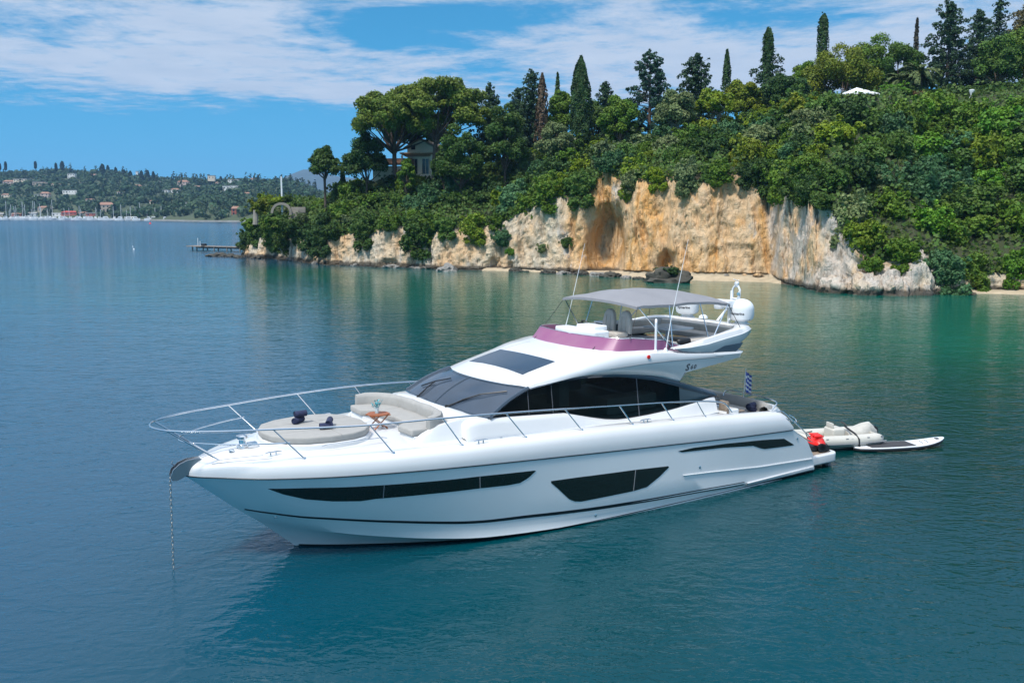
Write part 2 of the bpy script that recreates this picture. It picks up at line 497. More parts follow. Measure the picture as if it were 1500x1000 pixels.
def line_pt(L, s0, s1, u):
    s = s0 + (s1 - s0) * u
    t, z = at_line(L, s)
    return s, t, z
def stripe_pt(u, dz=0.0):
    s, t, z = line_pt(STRd, 1.03, 17.47, u); return s, t, z + dz
def hull_rows(side):
    rows = []
    for i in range(81):
        u = (i / 80) ** 1.45
        a = line_pt(SHd, 0, 16.34, u); b = stripe_pt(u)
        c = line_pt(CHNd, 1.61, 17.5, u); d = line_pt(WLNd, 2.39, 17.5, u)
        k = min(1, c[1] / .5)
        row = [a]
        for f in (.33, .66): row.append(tuple(lerp(a[q], b[q], f) for q in range(3)))
        if u > .9:     # the raked quarter: the middle of the side reaches further aft than the sheer
            g = (u - .9) / .1
            row[1] = (row[1][0] + .32 * g, row[1][1] - .03 * g, row[1][2] + .02 * g)
            row[2] = (row[2][0] + .24 * g, row[2][1], row[2][2])
        row.append(b)
        mf = .5; m = tuple(lerp(b[q], c[q], mf) for q in range(3)); row.append((m[0], m[1] - .02 * k, m[2]))
        k *= interp(c[0], [0, 5, 9], [1, 1, .35])
        row.append((c[0], c[1] + .05 * k, c[2] + .03 * k))
        row.append((c[0], c[1] - .05 * k, c[2] - .02 * k))
        e = tuple(lerp(c[q], d[q], .55) for q in range(3))
        row.append((e[0], e[1], max(e[2], min(.07, c[2] - .03))))
        row.append((d[0], d[1], d[2]))
        row.append((d[0] + .25, d[1] * .8, -.35)); row.append((d[0] + .5, 0, -.6 - .3 * min(1, u * 4)))
        rows.append([P(q[0], side * q[1], q[2]) for q in row])
    return rows
hb = MB()
hb.grid(hull_rows(1)); hb.grid(hull_rows(-1), flip=True)
pr, sr = hull_rows(1)[-1], hull_rows(-1)[-1]
hb.grid([pr, sr])                                            # transom below deck
hull = hb.build('hull', [whull, antif], yacht, angle=24, fix=False)
for p in hull.data.polygons:
    if max(hull.data.vertices[i].co.z for i in p.vertices) < .03: p.material_index = 1
hbm = bmesh.new(); hbm.from_mesh(hull.data); bmesh.ops.remove_doubles(hbm, verts=hbm.verts, dist=.0005)
bmesh.ops.recalc_face_normals(hbm, faces=hbm.faces); hbm.to_mesh(hull.data); HULL_BVH = BVHTree.FromBMesh(hbm); hbm.free()
hull.data.polygons.foreach_set('use_smooth', [True] * len(hull.data.polygons)); hull.data.set_sharp_from_angle(angle=R(24))

def side_hit(bvh, s, z, side=1):
    h = bvh.ray_cast(Vector((s, -side * 8, z)), Vector((0, side, 0)))
    return None if h[0] is None else -h[0].y
def patch(name, poly, tf, m, parent, off=.008, step=.12, side=1, depth=.02, closed_map=None):
    """a panel let into a surface: its outline in (s, z), tf(s, z) gives the surface's t"""
    pts = []
    n = len(poly)
    for i in range(n):
        a, b = Vector(poly[i]), Vector(poly[(i + 1) % n])
        k = max(1, int((b - a).length / step))
        pts += [a.lerp(b, j / k) for j in range(k)]
    nb = len(pts)
    x0, x1 = min(p.x for p in pts), max(p.x for p in pts); z0, z1 = min(p.y for p in pts), max(p.y for p in pts)
    def inside(q):
        c = False
        for i in range(nb):
            a, b = pts[i], pts[(i + 1) % nb]
            if (a.y > q.y) != (b.y > q.y) and q.x < (b.x - a.x) * (q.y - a.y) / (b.y - a.y) + a.x: c = not c
        return c
    def edge_d(q):
        return min((q - p).length for p in pts)
    ins = []
    x = x0 + step / 2
    while x < x1:
        z = z0 + step / 2
        while z < z1:
            q = Vector((x, z))
            if inside(q) and edge_d(q) > step * .45: ins.append(q)
            z += step
        x += step
    r = delaunay_2d_cdt(pts + ins, [(i, (i + 1) % nb) for i in range(nb)], [list(range(nb))], 1, 1e-5)
    V2, F = r[0], [tuple(f) for f in r[2]]
    T = [tf(v.x, v.y) for v in V2]
    V = [P(v.x, side * (T[i] + off), v.y) for i, v in enumerate(V2)]
    k = len(V)
    V += [P(v.x, side * (T[i] + off - depth), v.y) for i, v in enumerate(V2[:nb])]
    F += [(i, (i + 1) % nb, k + (i + 1) % nb, k + i) for i in range(nb)]
    mb = MB(); mb.add(V, F)
    return mb.build(name, m, parent, angle=30)
def hull_tf(s, z):
    h = side_hit(HULL_BVH, s, z)
    return h if h is not None else interp(s, SH[:, 0], SH[:, 1])

W1 = [(1.42, 1.775), (1.73, 1.62), (2.18, 1.47), (2.7, 1.395), (3.25, 1.37), (3.56, 1.405), (4.7, 1.41), (5.85, 1.40), (6.60, 1.37), (6.91, 1.38), (7.12, 1.47), (7.32, 1.62), (7.28, 1.635), (5.80, 1.70), (4.22, 1.735), (3.04, 1.755), (2.16, 1.775)]
W2 = [(7.77, 1.30), (8.5, 1.28), (10.32, 1.20), (11.45, 1.125), (11.48, 1.09), (11.15, .88), (10.75, .68), (10.33, .645), (8.70, .635), (8.50, .67), (8.33, .76), (7.96, 1.10), (7.78, 1.25)]
W3 = [(11.78, 1.475), (12.34, 1.49), (13.6, 1.43), (15.00, 1.33), (15.94, 1.235), (16.42, .985), (16.35, .975), (15.6, 1.02), (15.14, 1.05), (14.95, 1.1), (14.64, 1.215), (13.4, 1.34), (11.93, 1.425)]
for side in (1, -1):
    f1 = patch('hull_window', W1, hull_tf, blackg, hull, side=side)
    f2 = patch('hull_window', W2, hull_tf, blackg, hull, side=side)
    patch('side_vent', W3, hull_tf, blackg, hull, side=side)
    for (sa, za, sb, zb, f) in ((3.66, 1.74, 3.70, 1.41, f1), (5.84, 1.69, 5.88, 1.405, f1), (10.34, 1.19, 10.31, .655, f2)):
        mb = MB(); mb.tube([P(sa, side * (hull_tf(sa, za) + .010), za), P(sb, side * (hull_tf(sb, zb) + .010), zb)], .009, 6)
        mb.build('mullion', groovem, f)
    # the stripe above the waterline, the black joint under the deck moulding and the pale spray rails
    def strip(name, fn, s0, s1, h0, h1, m, off=.007, n=60, pw=1.3):
        rows = []
        for i in range(n + 1):
            s = s0 + (s1 - s0) * (i / n) ** pw
            t, z = fn(s); h = lerp(h0, h1, i / n)
            ta = hull_tf(s, z + h); tb = hull_tf(s, z - h)
            rows.append([P(s, side * (ta - .02), z + h), P(s, side * (ta + off), z + h), P(s, side * (tb + off), z - h), P(s, side * (tb - .02), z - h)])
        mb = MB(); mb.grid(rows, flip=side < 0)
        return mb.build(name, m, hull, angle=50)
    strip('boot_stripe', lambda s: at_line(STRd, s), 1.2, 14.4, .022, .05, stripem)
    strip('antifouling', lambda s: (0, .0), 2.45, 17.44, .045, .055, antif, off=.012, n=110)
    strip('rubbing_strake', lambda s: (0, interp(s, [14.5, 17.4], [.13, .16])), 14.5, 17.38, .035, .035, white, off=.05)
    strip('rubbing_strake', lambda s: (0, interp(s, [12.0, 13, 15, 17.3], [.79, .72, .55, .43])), 12.0, 17.3, .002, .018, white, off=.03)
    jb = MB(); jb.tube([P(s, side * (at_line(SHd, s)[0] + .012), at_line(SHd, s)[1]) for s in [16.28 * (i / 70) ** 1.4 for i in range(71)]], .014, 6)
    jb.build('rub_rail', stripem, hull)

for (s_, z_) in ((1.78, .93), (16.55, 1.15), (9.2, .18), (12.6, .92)):
    mb = MB(); mb.lathe([(.035, -.01), (.035, .008), (.02, .012), (.018, -.005)], (0, 0, 0), 12, Matrix.Rotation(R(90), 3, 'X')); q_ = mb.build('drain_outlet', steel, hull); q_.location = P(s_, hull_tf(s_, z_) + .004, z_)
# ---- deck moulding: side above the joint, bulwark, fore deck
ZB = ([0, .12, .3, .5, .8, 1.2, 2, 4.8, 7, 9.5, 11.7, 13, 15.3, 15.9, 16.15, 16.32], [2.07, 2.16, 2.26, 2.31, 2.36, 2.39, 2.43, 2.44, 2.41, 2.36, 2.25, 2.2, 2.04, 1.99, 1.86, 1.60])
def deck_profile(s):
    ts, zs = at_line(SHd, s)
    zb = interp(s, *ZB); k = min(1, ts / 1.3)
    h = zb - zs
    return [(ts, zs - .01), (ts + .015 * k, zs + .25 * h), (ts - .01 * k, zs + .6 * h), (ts - .07 * k, zs + .86 * h), (ts - .17 * k, zs + .975 * h), (ts - .30 * k, zb + .012)]
rows = []
ss = [13.9 * (i / 70) ** 1.5 for i in range(71)]
for s in ss:
    pr_ = deck_profile(s); zb = interp(s, *ZB)
    t5 = pr_[-1][0]
    prof = pr_ + [(t5 * .8, zb + .035), (t5 * .55, zb + .06), (t5 * .25, zb + .085), (0, zb + .09)]
    rows.append([P(s, t, z) for t, z in prof] + [P(s, -t, z) for t, z in prof[-2::-1]])
dk = MB(); dk.grid(rows)
for side in (1, -1):     # bulwarks beside the cockpit
    rr = []
    for s in [13.9 + 2.42 * i / 24 for i in range(25)]:
        pf = deck_profile(s)
        zi = pf[-1][1]
        rr.append([P(s, side * t, z) for t, z in pf] + [P(s, side * (pf[-1][0] - .10), zi - .03), P(s, side * (pf[-1][0] - .14), min(1.5, zi - .08))])
    dk.grid(rr, flip=side < 0)
    dk.add([P(16.32, side * 2.58, 1.42), P(16.30, side * 2.2, 1.5), P(17.38, side * 2.2, .9), P(17.38, side * 2.48, .9)], [(0, 1, 2, 3)])
# cockpit sole and the step down to the bathing platform
dk.add([P(13.88, 2.3, 1.5), P(13.88, -2.3, 1.5), P(16.3, -2.3, 1.5), P(16.3, 2.3, 1.5), P(17.4, 2.46, .42), P(17.4, -2.46, .42)], [(0, 1, 2, 3), (3, 2, 5, 4)])
dk.add([P(13.9, 2.3, 2.2), P(13.9, -2.3, 2.2), P(13.9, 2.3, 1.5), P(13.9, -2.3, 1.5)], [(0, 1, 3, 2)])
deck = dk.build('deck', white, yacht, angle=40)
dbm = bmesh.new(); dbm.from_mesh(deck.data); DECK_BVH = BVHTree.FromBMesh(dbm); dbm.free()
def deck_z(s, t):
    h = DECK_BVH.ray_cast(Vector((s, -t, 8)), Vector((0, 0, -1)))
    return h[0].z if h[0] is not None else 2.4
for (s0, s1, fr) in ((.45, 1.55, .80), (.62, 1.45, .62)):    # non-slip grooves on the bow
    mb = MB(); mb.tube([P(s, fr * at_line(SHd, s)[0], deck_z(s, fr * at_line(SHd, s)[0]) + .002) for s in [lerp(s0, s1, i / 12) for i in range(13)]], .008, 6)
    mb.build('deck_groove', groovem, deck)

# ---- bathing platform
def rrect(x0, x1, y0, y1, r, n=6):
    out = []
    for cx, cy, a0 in ((x1 - r, y1 - r, 0), (x0 + r, y1 - r, 90), (x0 + r, y0 + r, 180), (x1 - r, y0 + r, 270)):
        for k in range(n + 1):
            a = R(a0 + 90 * k / n); out.append((cx + r * math.cos(a), cy + r * math.sin(a)))
    return out
bp_ = MB(); bp_.pillow(rrect(17.25, 18.72, -2.36, 2.36, .28), .14, .42, .05)
plat = bp_.build('bathing_platform', white, yacht)
tb = MB(); tb.prism(rrect(17.42, 18.6, -2.22, 2.22, .2), .415, .428); tb.build('teak_pad', teak, plat)
tb = MB(); tb.box(P(18.45, 2.1, .06), (.12, .25, .16), bev=.02); tb.build('platform_bracket', groovem, plat)

# ---- coachroof trunk below the windows
def trunk_half(s):
    return interp(s, [5.0, 5.4, 6.0, 7, 9, 12, 13.2, 14.0], [1.86, 2.0, 2.10, 2.12, 2.12, 2.1, 2.06, 1.95])
WB = ([6.3, 8.55, 9.36, 10.0, 10.4, 10.99, 12.23, 13.5, 14.0], [2.88, 2.75, 2.56, 2.43, 2.40, 2.40, 2.46, 2.585, 2.60])   # lower edge of the side windows
rows = []
TS = [5.72, 5.76, 5.85, 6.0, 6.15, 6.3, 7, 7.8, 8.55, 9, 9.4, 9.8, 10.2, 10.6, 11.2, 12, 12.7, 13.4, 13.75]
for s in TS:
    th = trunk_half(s)
    zt = interp(s, [5.72, 5.76, 5.85, 6.0, 6.3], [2.5, 2.78, 2.84, 2.87, 2.88]) if s < 6.3 else interp(s, *WB)
    zi = interp(s, [5.72, 5.76, 5.85, 6.0, 6.2], [2.5, 2.8, 2.88, 2.93, 2.945]) if s < 6.3 else zt
    zd = 2.2
    prof = [(th + .22, zd), (th + .12, lerp(deck_z(s, th + .1), zt, .15)), (th + .04, lerp(deck_z(s, th), zt, .7)), (th - .02, zt - .015), (th - .06, zt), (th * .8, lerp(zt, zi, .4)), (th * .4, zi), (0, zi)]
    rows.append([P(s, t, z) for t, z in prof] + [P(s, -t, z) for t, z in prof[-2::-1]])
tk = MB(); tk.grid(rows)
trunk = tk.build('coachroof', white, yacht, angle=50)

# ---- windscreen
def ws_bottom(t): return P(6.08 + .30 * (abs(t) / 2.08) ** 2.2, t, 2.93 - .05 * (abs(t) / 2.08) ** 2)
def ws_top(t): return P(7.10 + .52 * (abs(t) / 1.88) ** 2.2, t, 3.475 - .045 * (abs(t) / 1.88) ** 2)
def ws_pt(a, b, off=0.0):
    """a across from -1 to 1, b up from 0 to 1"""
    p = ws_bottom(a * 2.08).lerp(ws_top(a * 1.88), b)
    p += Vector((-.06, 0, .10)) * math.sin(math.pi * b) * .5
    return p + Vector((-.5, 0, .86)) * off
rows = [[ws_pt(-1 + 2 * i / 40, j / 8) for i in range(41)] for j in range(9)]
ws = MB(); ws.grid(rows); wscreen = ws.build('windscreen', screenm, yacht, angle=60)
def ws_bar(name, a0, b0, a1, b1, r, m, off=.004):
    mb = MB(); mb.tube([ws_pt(lerp(a0, a1, i / 10), lerp(b0, b1, i / 10), off) for i in range(11)], r, 6); return mb.build(name, m, wscreen)
ws_bar('mullion', 0.0, .0, 0.0, 1, .022, bandm)
for side in (1, -1): ws_bar('pillar', side, 0, side, 1, .05, bandm)
mb = MB()
mb.tube([ws_pt(-1 + 2 * i / 40, 0, .0) for i in range(41)], .03, 6); mb.tube([ws_pt(-1 + 2 * i / 40, 1, .0) for i in range(41)], .03, 6)
mb.build('frame', bandm, wscreen)
for (a, c, d) in ((-.42, (-.05, .62), (-.05, .22)), (.30, (.34, .52), (.10, .62))):
    wp = MB()
    root_ = ws_pt(a, -.02, .03); mid = ws_pt(a + (c[0]) * .9 + .02, .5, .06)
    wp.tube([root_, root_.lerp(mid, .5) + Vector((0, 0, .03)), mid], .016, 6)
    wp.tube([root_ + Vector((0, .07, 0)), mid + Vector((0, .03, 0))], .012, 6)
    wp.tube([ws_pt(a + c[0] - .20, .26, .035), mid, ws_pt(a + c[0] + .22, .76, .035)], .017, 6)
    wp.lathe([(.035, -.02), (.035, .05)], root_, 8)
    wp.build('wiper', blackp, wscreen)

# ---- side windows: dark glass under a sweeping grey arch
ARCH = ([7.60, 7.75, 8.3, 8.86, 9.5, 10.3, 11.0, 11.5, 12.2, 12.8, 13.2, 13.55, 13.78], [3.40, 3.425, 3.48, 3.515, 3.52, 3.47, 3.36, 3.265, 3.07, 2.88, 2.75, 2.64, 2.585])
def win_t(s, z):
    base = trunk_half(s) - .03
    return base - .20 * min(1.2, max(0, (z - 2.45))) * interp(s, [7, 9, 13.8], [1.1, 1.0, 1.0])
SW = [(6.36, 2.895), (7.6, 3.40)]
nA = 40
lo = [6.36 + (13.75 - 6.36) * i / nA for i in range(nA + 1)]
outline = [(s, interp(s, *WB) + .004) for s in lo] + [(s, interp(s, *ARCH)) for s in [13.72 - (13.72 - 7.66) * i / nA for i in range(nA + 1)]]
BT = ([8.6, 9.34, 10.12, 10.94, 11.74, 12.58, 13.34, 13.75, 13.95], [.02, .06, .09, .10, .115, .13, .13, .11, .02])
for side in (1, -1):
    g = patch('side_window', outline, win_t, darkg, yacht, side=side, off=.0, step=.22, depth=.03)
    for (s, m_) in ((7.55, 0), (8.25, 0), (10.95, 1)):
        z0, z1 = interp(s, *WB), interp(s, *ARCH) if s > 7.6 else 3.36
        mb = MB(); mb.tube([P(s, side * (win_t(s, z0) + .004), z0), P(s + .03, side * (win_t(s, z1) + .004), z1)], .009 if not m_ else .016, 6); mb.build('mullion', greyl, g)
    # pale joint under the glass
    mb = MB(); mb.tube([P(s, side * (win_t(s, interp(s, *WB)) + .012), interp(s, *WB)) for s in lo], .014, 6); mb.build('sill', blackp, g)
    # the arch
    rows = []
    for i in range(61):
        s = lerp(7.62, 13.95, i / 60); z = interp(s, *ARCH) if s < 13.78 else lerp(2.585, 2.54, (s - 13.78) / .17)
        h = interp(s, [7.62] + BT[0], [.02] + BT[1]); t = win_t(s, z) + .012
        rows.append([P(s, side * (t - .08), z - .01), P(s, side * (t + .03), z - .012), P(s, side * (t + .055), z + h * .5), P(s, side * (t + .025), z + h), P(s, side * (t - .1), z + h + .01)])
    mb = MB(); mb.grid(rows, flip=side < 0); mb.build('window_arch', bandm, yacht, angle=60)

# ---- what shows through the tinted glass
wood_f = mat('walnut_floor', (.16, .10, .06), rough=.4, var=.3, scale=4)
mb = MB(); mb.grid([[P(s, t, interp(s, *WB) + .03) for t in (-1.82, 0, 1.82)] for s in [6.9 + .33 * i for i in range(17)]]); mb.build('saloon_floor', wood_f, yacht)
for (s0, s1, t0, t1, z0, z1) in ((9.0, 11.6, -1.75, -1.2, 2.5, 2.92), (9.4, 9.75, .1, .7, 2.5, 3.25), (10.2, 11.9, 1.15, 1.7, 2.4, 2.86), (8.0, 8.5, -1.0, .2, 2.7, 3.1)):
    mb = MB(); mb.box(P((s0 + s1) / 2, (t0 + t1) / 2, (z0 + z1) / 2), (s1 - s0, abs(t1 - t0), z1 - z0), bev=.08); mb.build('saloon_furniture', grey_cush, yacht)
# ---- roof and flybridge moulding
FL = {  # s: window top, fascia bottom, groove, shoulder, inner, centre   as (t, z)
 7.10: [(1.88, 3.41), (1.89, 3.425), (1.87, 3.44), (1.78, 3.462), (1.2, 3.482), (0, 3.492)],
 7.35: [(1.87, 3.435), (1.90, 3.46), (1.87, 3.49), (1.76, 3.53), (1.2, 3.555), (0, 3.565)],
 7.9: [(1.86, 3.47), (1.93, 3.50), (1.91, 3.55), (1.74, 3.66), (1.25, 3.70), (0, 3.715)],
 8.8: [(1.86, 3.53), (1.99, 3.59), (2.0, 3.655), (1.76, 3.845), (1.25, 3.89), (0, 3.905)],
 9.5: [(1.87, 3.54), (2.05, 3.63), (2.08, 3.71), (1.86, 3.99), (1.3, 4.04), (0, 4.055)],
 10.2: [(1.87, 3.50), (2.1, 3.64), (2.14, 3.745), (1.98, 4.08), (1.4, 4.14), (0, 4.155)],
 11.0: [(1.88, 3.40), (2.12, 3.59), (2.17, 3.76), (2.06, 4.07), (1.5, 4.13), (0, 4.145)],
 11.8: [(1.90, 3.28), (2.13, 3.50), (2.18, 3.765), (2.1, 4.02), (1.5, 4.08), (0, 4.10)],
 12.45: [(1.93, 3.10), (2.14, 3.405), (2.19, 3.755), (2.12, 3.93), (1.5, 4.0), (0, 4.05)],
 12.52: [(1.90, 3.34), (2.14, 3.40), (2.19, 3.75), (2.12, 3.925), (1.5, 4.0), (0, 4.05)],
 13.2: [(1.9, 3.42), (2.13, 3.475), (2.18, 3.73), (2.12, 3.87), (1.5, 3.95), (0, 4.0)],
 14.0: [(1.88, 3.52), (2.10, 3.555), (2.15, 3.705), (2.1, 3.83), (1.5, 3.92), (0, 3.97)],
 14.6: [(1.85, 3.60), (2.06, 3.625), (2.09, 3.70), (2.04, 3.80), (1.5, 3.9), (0, 3.95)],
 14.78: [(1.75, 3.70), (1.96, 3.71), (1.98, 3.735), (1.95, 3.78), (1.5, 3.88), (0, 3.93)]}
keys = sorted(FL)
def fl_prof(s):
    k = max(i for i in range(len(keys)) if keys[i] <= s + 1e-6); k = min(k, len(keys) - 2)
    f = (s - keys[k]) / (keys[k + 1] - keys[k])
    return [tuple(lerp(a[q], b[q], f) for q in (0, 1)) for a, b in zip(FL[keys[k]], FL[keys[k + 1]])]
rows = []
for s in [lerp(7.10, 9.5, i / 24) for i in range(24)] + [lerp(9.5, 12.45, i / 24) for i in range(25)] + [12.52] + [lerp(12.7, 14.6, i / 12) for i in range(13)] + [14.78]:
    pf = fl_prof(s)
    fade = max(0, min(1, (9.3 - s) / 2.2))
    # round the shoulder with extra points
    (a, b, c, d, e, f0) = pf
    prof = [a, b, c, (lerp(c[0], d[0], .35) + .035, lerp(c[1], d[1], .42)), (lerp(c[0], d[0], .75) + .03, lerp(c[1], d[1], .83)), (d[0] - .06, d[1] + .01), e, (.6, lerp(e[1], f0[1], .8)), f0]
    def place(t, z):
        return P(s + .52 * fade * (min(abs(t), 1.9) / 1.88) ** 2.2, t, z)
    rows.append([place(t, z) for t, z in prof] + [place(-t, z) for t, z in prof[-2::-1]])
rf = MB(); rf.grid(rows)
n9 = len(rows[0])
rf.add(rows[-1] + [], [tuple(range(n9))])
# underside of the overhang
rf.add([P(12.40, 1.9, 3.33), P(12.40, -1.9, 3.33), P(14.6, -1.85, 3.61), P(14.6, 1.85, 3.61)], [(0, 1, 2, 3)])
roof = rf.build('flybridge_moulding', white, yacht, angle=42)
rbm = bmesh.new(); rbm.from_mesh(roof.data); ROOF_BVH = BVHTree.FromBMesh(rbm); rbm.free()
def roof_z(s, t):
    h = ROOF_BVH.ray_cast(Vector((s, -t, 8)), Vector((0, 0, -1)))
    return h[0].z if h[0] is not None else 4.0
def roof_t(s, z):
    h = side_hit(ROOF_BVH, s, z); return h if h is not None else 2.1
# saloon aft bulkhead
sb = MB(); sb.add([P(12.42, 1.93, 3.4), P(12.42, -1.93, 3.4), P(12.42, -2.06, 2.2), P(12.42, 2.06, 2.2)], [(0, 1, 2, 3)])
sb.build('saloon_door', darkg, yacht)
# sunroof
def on_roof(poly, name, m, h=.012, step=.2):
    def f(a, b, k): return P(a, b, roof_z(a, b) + k)
    mb = MB()
    n0 = 9
    (p0, p1, p2, p3) = [np.array(q) for q in poly]
    r0 = [[f(*(lerp(lerp(p0, p1, i / n0), lerp(p3, p2, i / n0), j / n0)), h) for i in range(n0 + 1)] for j in range(n0 + 1)]
    mb.grid(r0)
    ring = [r0[0][i] for i in range(n0)] + [r0[j][n0] for j in range(n0)] + [r0[n0][n0 - i] for i in range(n0)] + [r0[n0 - j][0] for j in range(n0)]
    low = [q - Vector((0, 0, .03)) for q in ring]
    mb.grid([ring, low], close=True)
    return mb.build(name, m, roof, angle=50)
on_roof([(7.86, -1.27), (7.86, 1.27), (8.84, 1.27), (8.84, -1.27)], 'sunroof', screenm)
mb = MB(); mb.tube([P(8.0 + i * .13, -1.45 + .03 * i, roof_z(8.0 + i * .13, -1.45 + .03 * i)) for i in range(14)], .008, 5); mb.build('roof_joint', groovem, roof)
# model lettering on the fascia and the groove above it
for side in (1, -1):
    mb = MB(); mb.tube([P(s, side * (roof_t(s, z) + .004), z) for s, z in [(lerp(9.95, 13.85, i / 30), interp(lerp(9.95, 13.85, i / 30), [9.95, 11, 12, 13.85], [3.72, 3.765, 3.765, 3.715])) for i in range(31)]], .010, 5)
    mb.build('fascia_groove', groovem, roof)
    mb = MB()
    for ch, sz, s0, z0 in (('S', .25, 12.52, 3.45), ('6', .16, 12.68, 3.475), ('0', .16, 12.80, 3.475)):
        V, F = text_mesh(ch, sz)
        V = [(x * 1.15 + y * .22, y) for x, y, _ in V]
        mb.add([P(s0 + side * x, side * (roof_t(s0 + side * x, z0 + y) + .006), z0 + y) for x, y in V], F)
    mb.build('lettering', greyl, roof, smooth=False, fix=False)
mb = MB(); mb.lathe([(.0, 0), (.05, 0), (.05, .03), (0, .035)], (0, 0, 0), 10, Matrix.Rotation(R(90), 3, 'X'))
nl = mb.build('navigation_light', redm, roof); nl.location = P(11.15, roof_t(11.15, 3.93) + .01, 3.93)

# ---- wrap-round flybridge screen, tinted pink
def fly_path(a):      # a from -1 (starboard aft) to 1 (port aft)
    t = abs(a); sg = 1 if a > 0 else -1
    pts = [(9.82, 0), (9.84, .6), (9.92, 1.1), (10.05, 1.55), (10.35, 1.88), (10.9, 1.98), (11.8, 1.96), (12.75, 1.93)]
    q = np.array(pts); d = np.r_[0, np.cumsum(np.hypot(*np.diff(q, axis=0).T))]; d /= d[-1]
    return interp(t, d, q[:, 0]), sg * interp(t, d, q[:, 1])
rows = []
NA = 80
for j in range(7):
    r = []
    for i in range(NA + 1):
        a = -1 + 2 * i / NA
        s, t = fly_path(a)
        hgt = interp(abs(a), [0, .55, .8, 1.0], [.30, .34, .26, .10])
        b = j / 6
        z0 = roof_z(s, t) - .03
        k = math.cos(min(1, abs(a) / .55) * math.pi / 2)
        r.append(P(s + b * (.34 * k + .10), t * (1 - .05 * b), z0 + hgt * b))
    rows.append(r)
fs = MB(); fs.grid(rows); fly = fs.build('fly_screen', pink, yacht, angle=60)
mb = MB(); mb.tube([p + Vector((0, 0, .006)) for p in rows[-1]], .012, 6); mb.build('screen_rim', steel, fly)
for a in (.30, .83, -.30):
    s0, t0 = fly_path(a); i = int((a + 1) / 2 * NA)
    mb = MB(); mb.tube([rows[j][i] + Vector((.02 * j - .01, -.012 if a > 0 else .012, 0)) for j in range(7)], .017, 6); mb.build('screen_brace', blackp, fly)
# white coaming shelf behind the front of the screen, helm console, wheel
cz = 4.12
mb = MB(); mb.pillow([(10.35, -.95), (10.25, 0), (10.3, .75), (10.75, .75), (10.85, -.95)], cz, 4.50, .05)
mb.pillow([(10.5, -.75), (10.46, .0), (10.9, .0), (10.95, -.75)], 4.45, 4.62, .05)
helm = mb.build('helm_console', pvc, yacht)
mb = MB(); mb.box(P(10.98, -.38, 4.50), (.03, .35, .16), M=Matrix.Rotation(R(-25), 4, 'Y')); mb.build('instrument_panel', blackp, helm)
wh = MB()
WMx = Matrix.Translation(P(11.08, -.35, 4.47)) @ Matrix.Rotation(R(62), 4, 'Y')
ring = [WMx @ Vector((.19 * math.cos(2 * math.pi * k / 20), .19 * math.sin(2 * math.pi * k / 20), 0)) for k in range(21)]
wh.tube(ring, .022, 6, cap=False)
for k in range(3):
    a = 2 * math.pi * k / 3 + .5
    wh.tube([WMx @ Vector((0, 0, 0)), WMx @ Vector((.18 * math.cos(a), .18 * math.sin(a), 0))], .014, 6)
wh.tube([WMx @ Vector((0, 0, 0)), WMx @ Vector((0, 0, -.2))], .03, 8)
wh.build('steering_wheel', blackp, helm)
for t in (-.32, .36):
    st = MB()
    st.lathe([(.09, 0), (.06, .05), (.05, .14), (.12, .17)], P(11.55, t, 4.08), 10)
    st.pillow(rrect(11.36, 11.82, -t - .24, -t + .24, .08), 4.22, 4.36, .05)
    seat = st.build('helm_seat', vinyl, yacht)
    bk = MB()
    prof = [(-.25, 0), (-.25, .3), (-.20, .50), (-.11, .60), (0, .625), (.11, .60), (.20, .50), (.25, .3), (.25, 0)]
    bk.pillow(prof, -.06, .06, .045, lambda a, b, h: P(11.86 + h + b * .10, t + a, 4.30 + b))
    for q in (-.085, .085): bk.tube([P(11.795 + .1 * b, t + q, 4.30 + b) for b in (.05, .25, .45)], .012, 5)
    bk.build('backrest', vinyl, seat)
# settees, wet bar and table abaft the helm
fu = MB()
fu.pillow([(12.1, -1.75), (12.1, -1.1), (14.3, -1.1), (14.3, 1.1), (13.4, 1.1), (13.4, 1.62), (15.0, 1.5), (15.2, 0), (15.0, -1.6)], 4.0, 4.16, .05)
for (x0, x1, y0, y1, z1) in ((12.1, 14.9, -1.85, -1.62, 4.34), (14.85, 15.2, -1.5, 1.4, 4.36)):
    fu.pillow(rrect(x0, x1, -y1, -y0, .08), 4.1, z1, .05)
fu.build('fly_settee', vinyl, yacht)
mb = MB(); mb.box(P(12.3, -.75, 4.27), (.62, .7, .38), bev=.04); wb_ = mb.build('wet_bar', blackp, yacht)
mb = MB(); mb.box(P(12.3, -.75, 4.475), (.68, .76, .035), bev=.01); mb.build('worktop', pvc, wb_)
mb = MB(); mb.pillow(rrect(13.05, 14.0, -.9, .3, .1), 4.33, 4.37, .015); mb.lathe([(.06, 4.0), (.05, 4.33)], P(13.5, .3, 0), 8); mb.build('fly_table', pvc, yacht)
mb = MB(); mb.pillow(rrect(12.55, 13.05, -1.8, -1.35, .12), 4.05, 4.24, .08); mb.build('dark_cover', blackp, yacht)

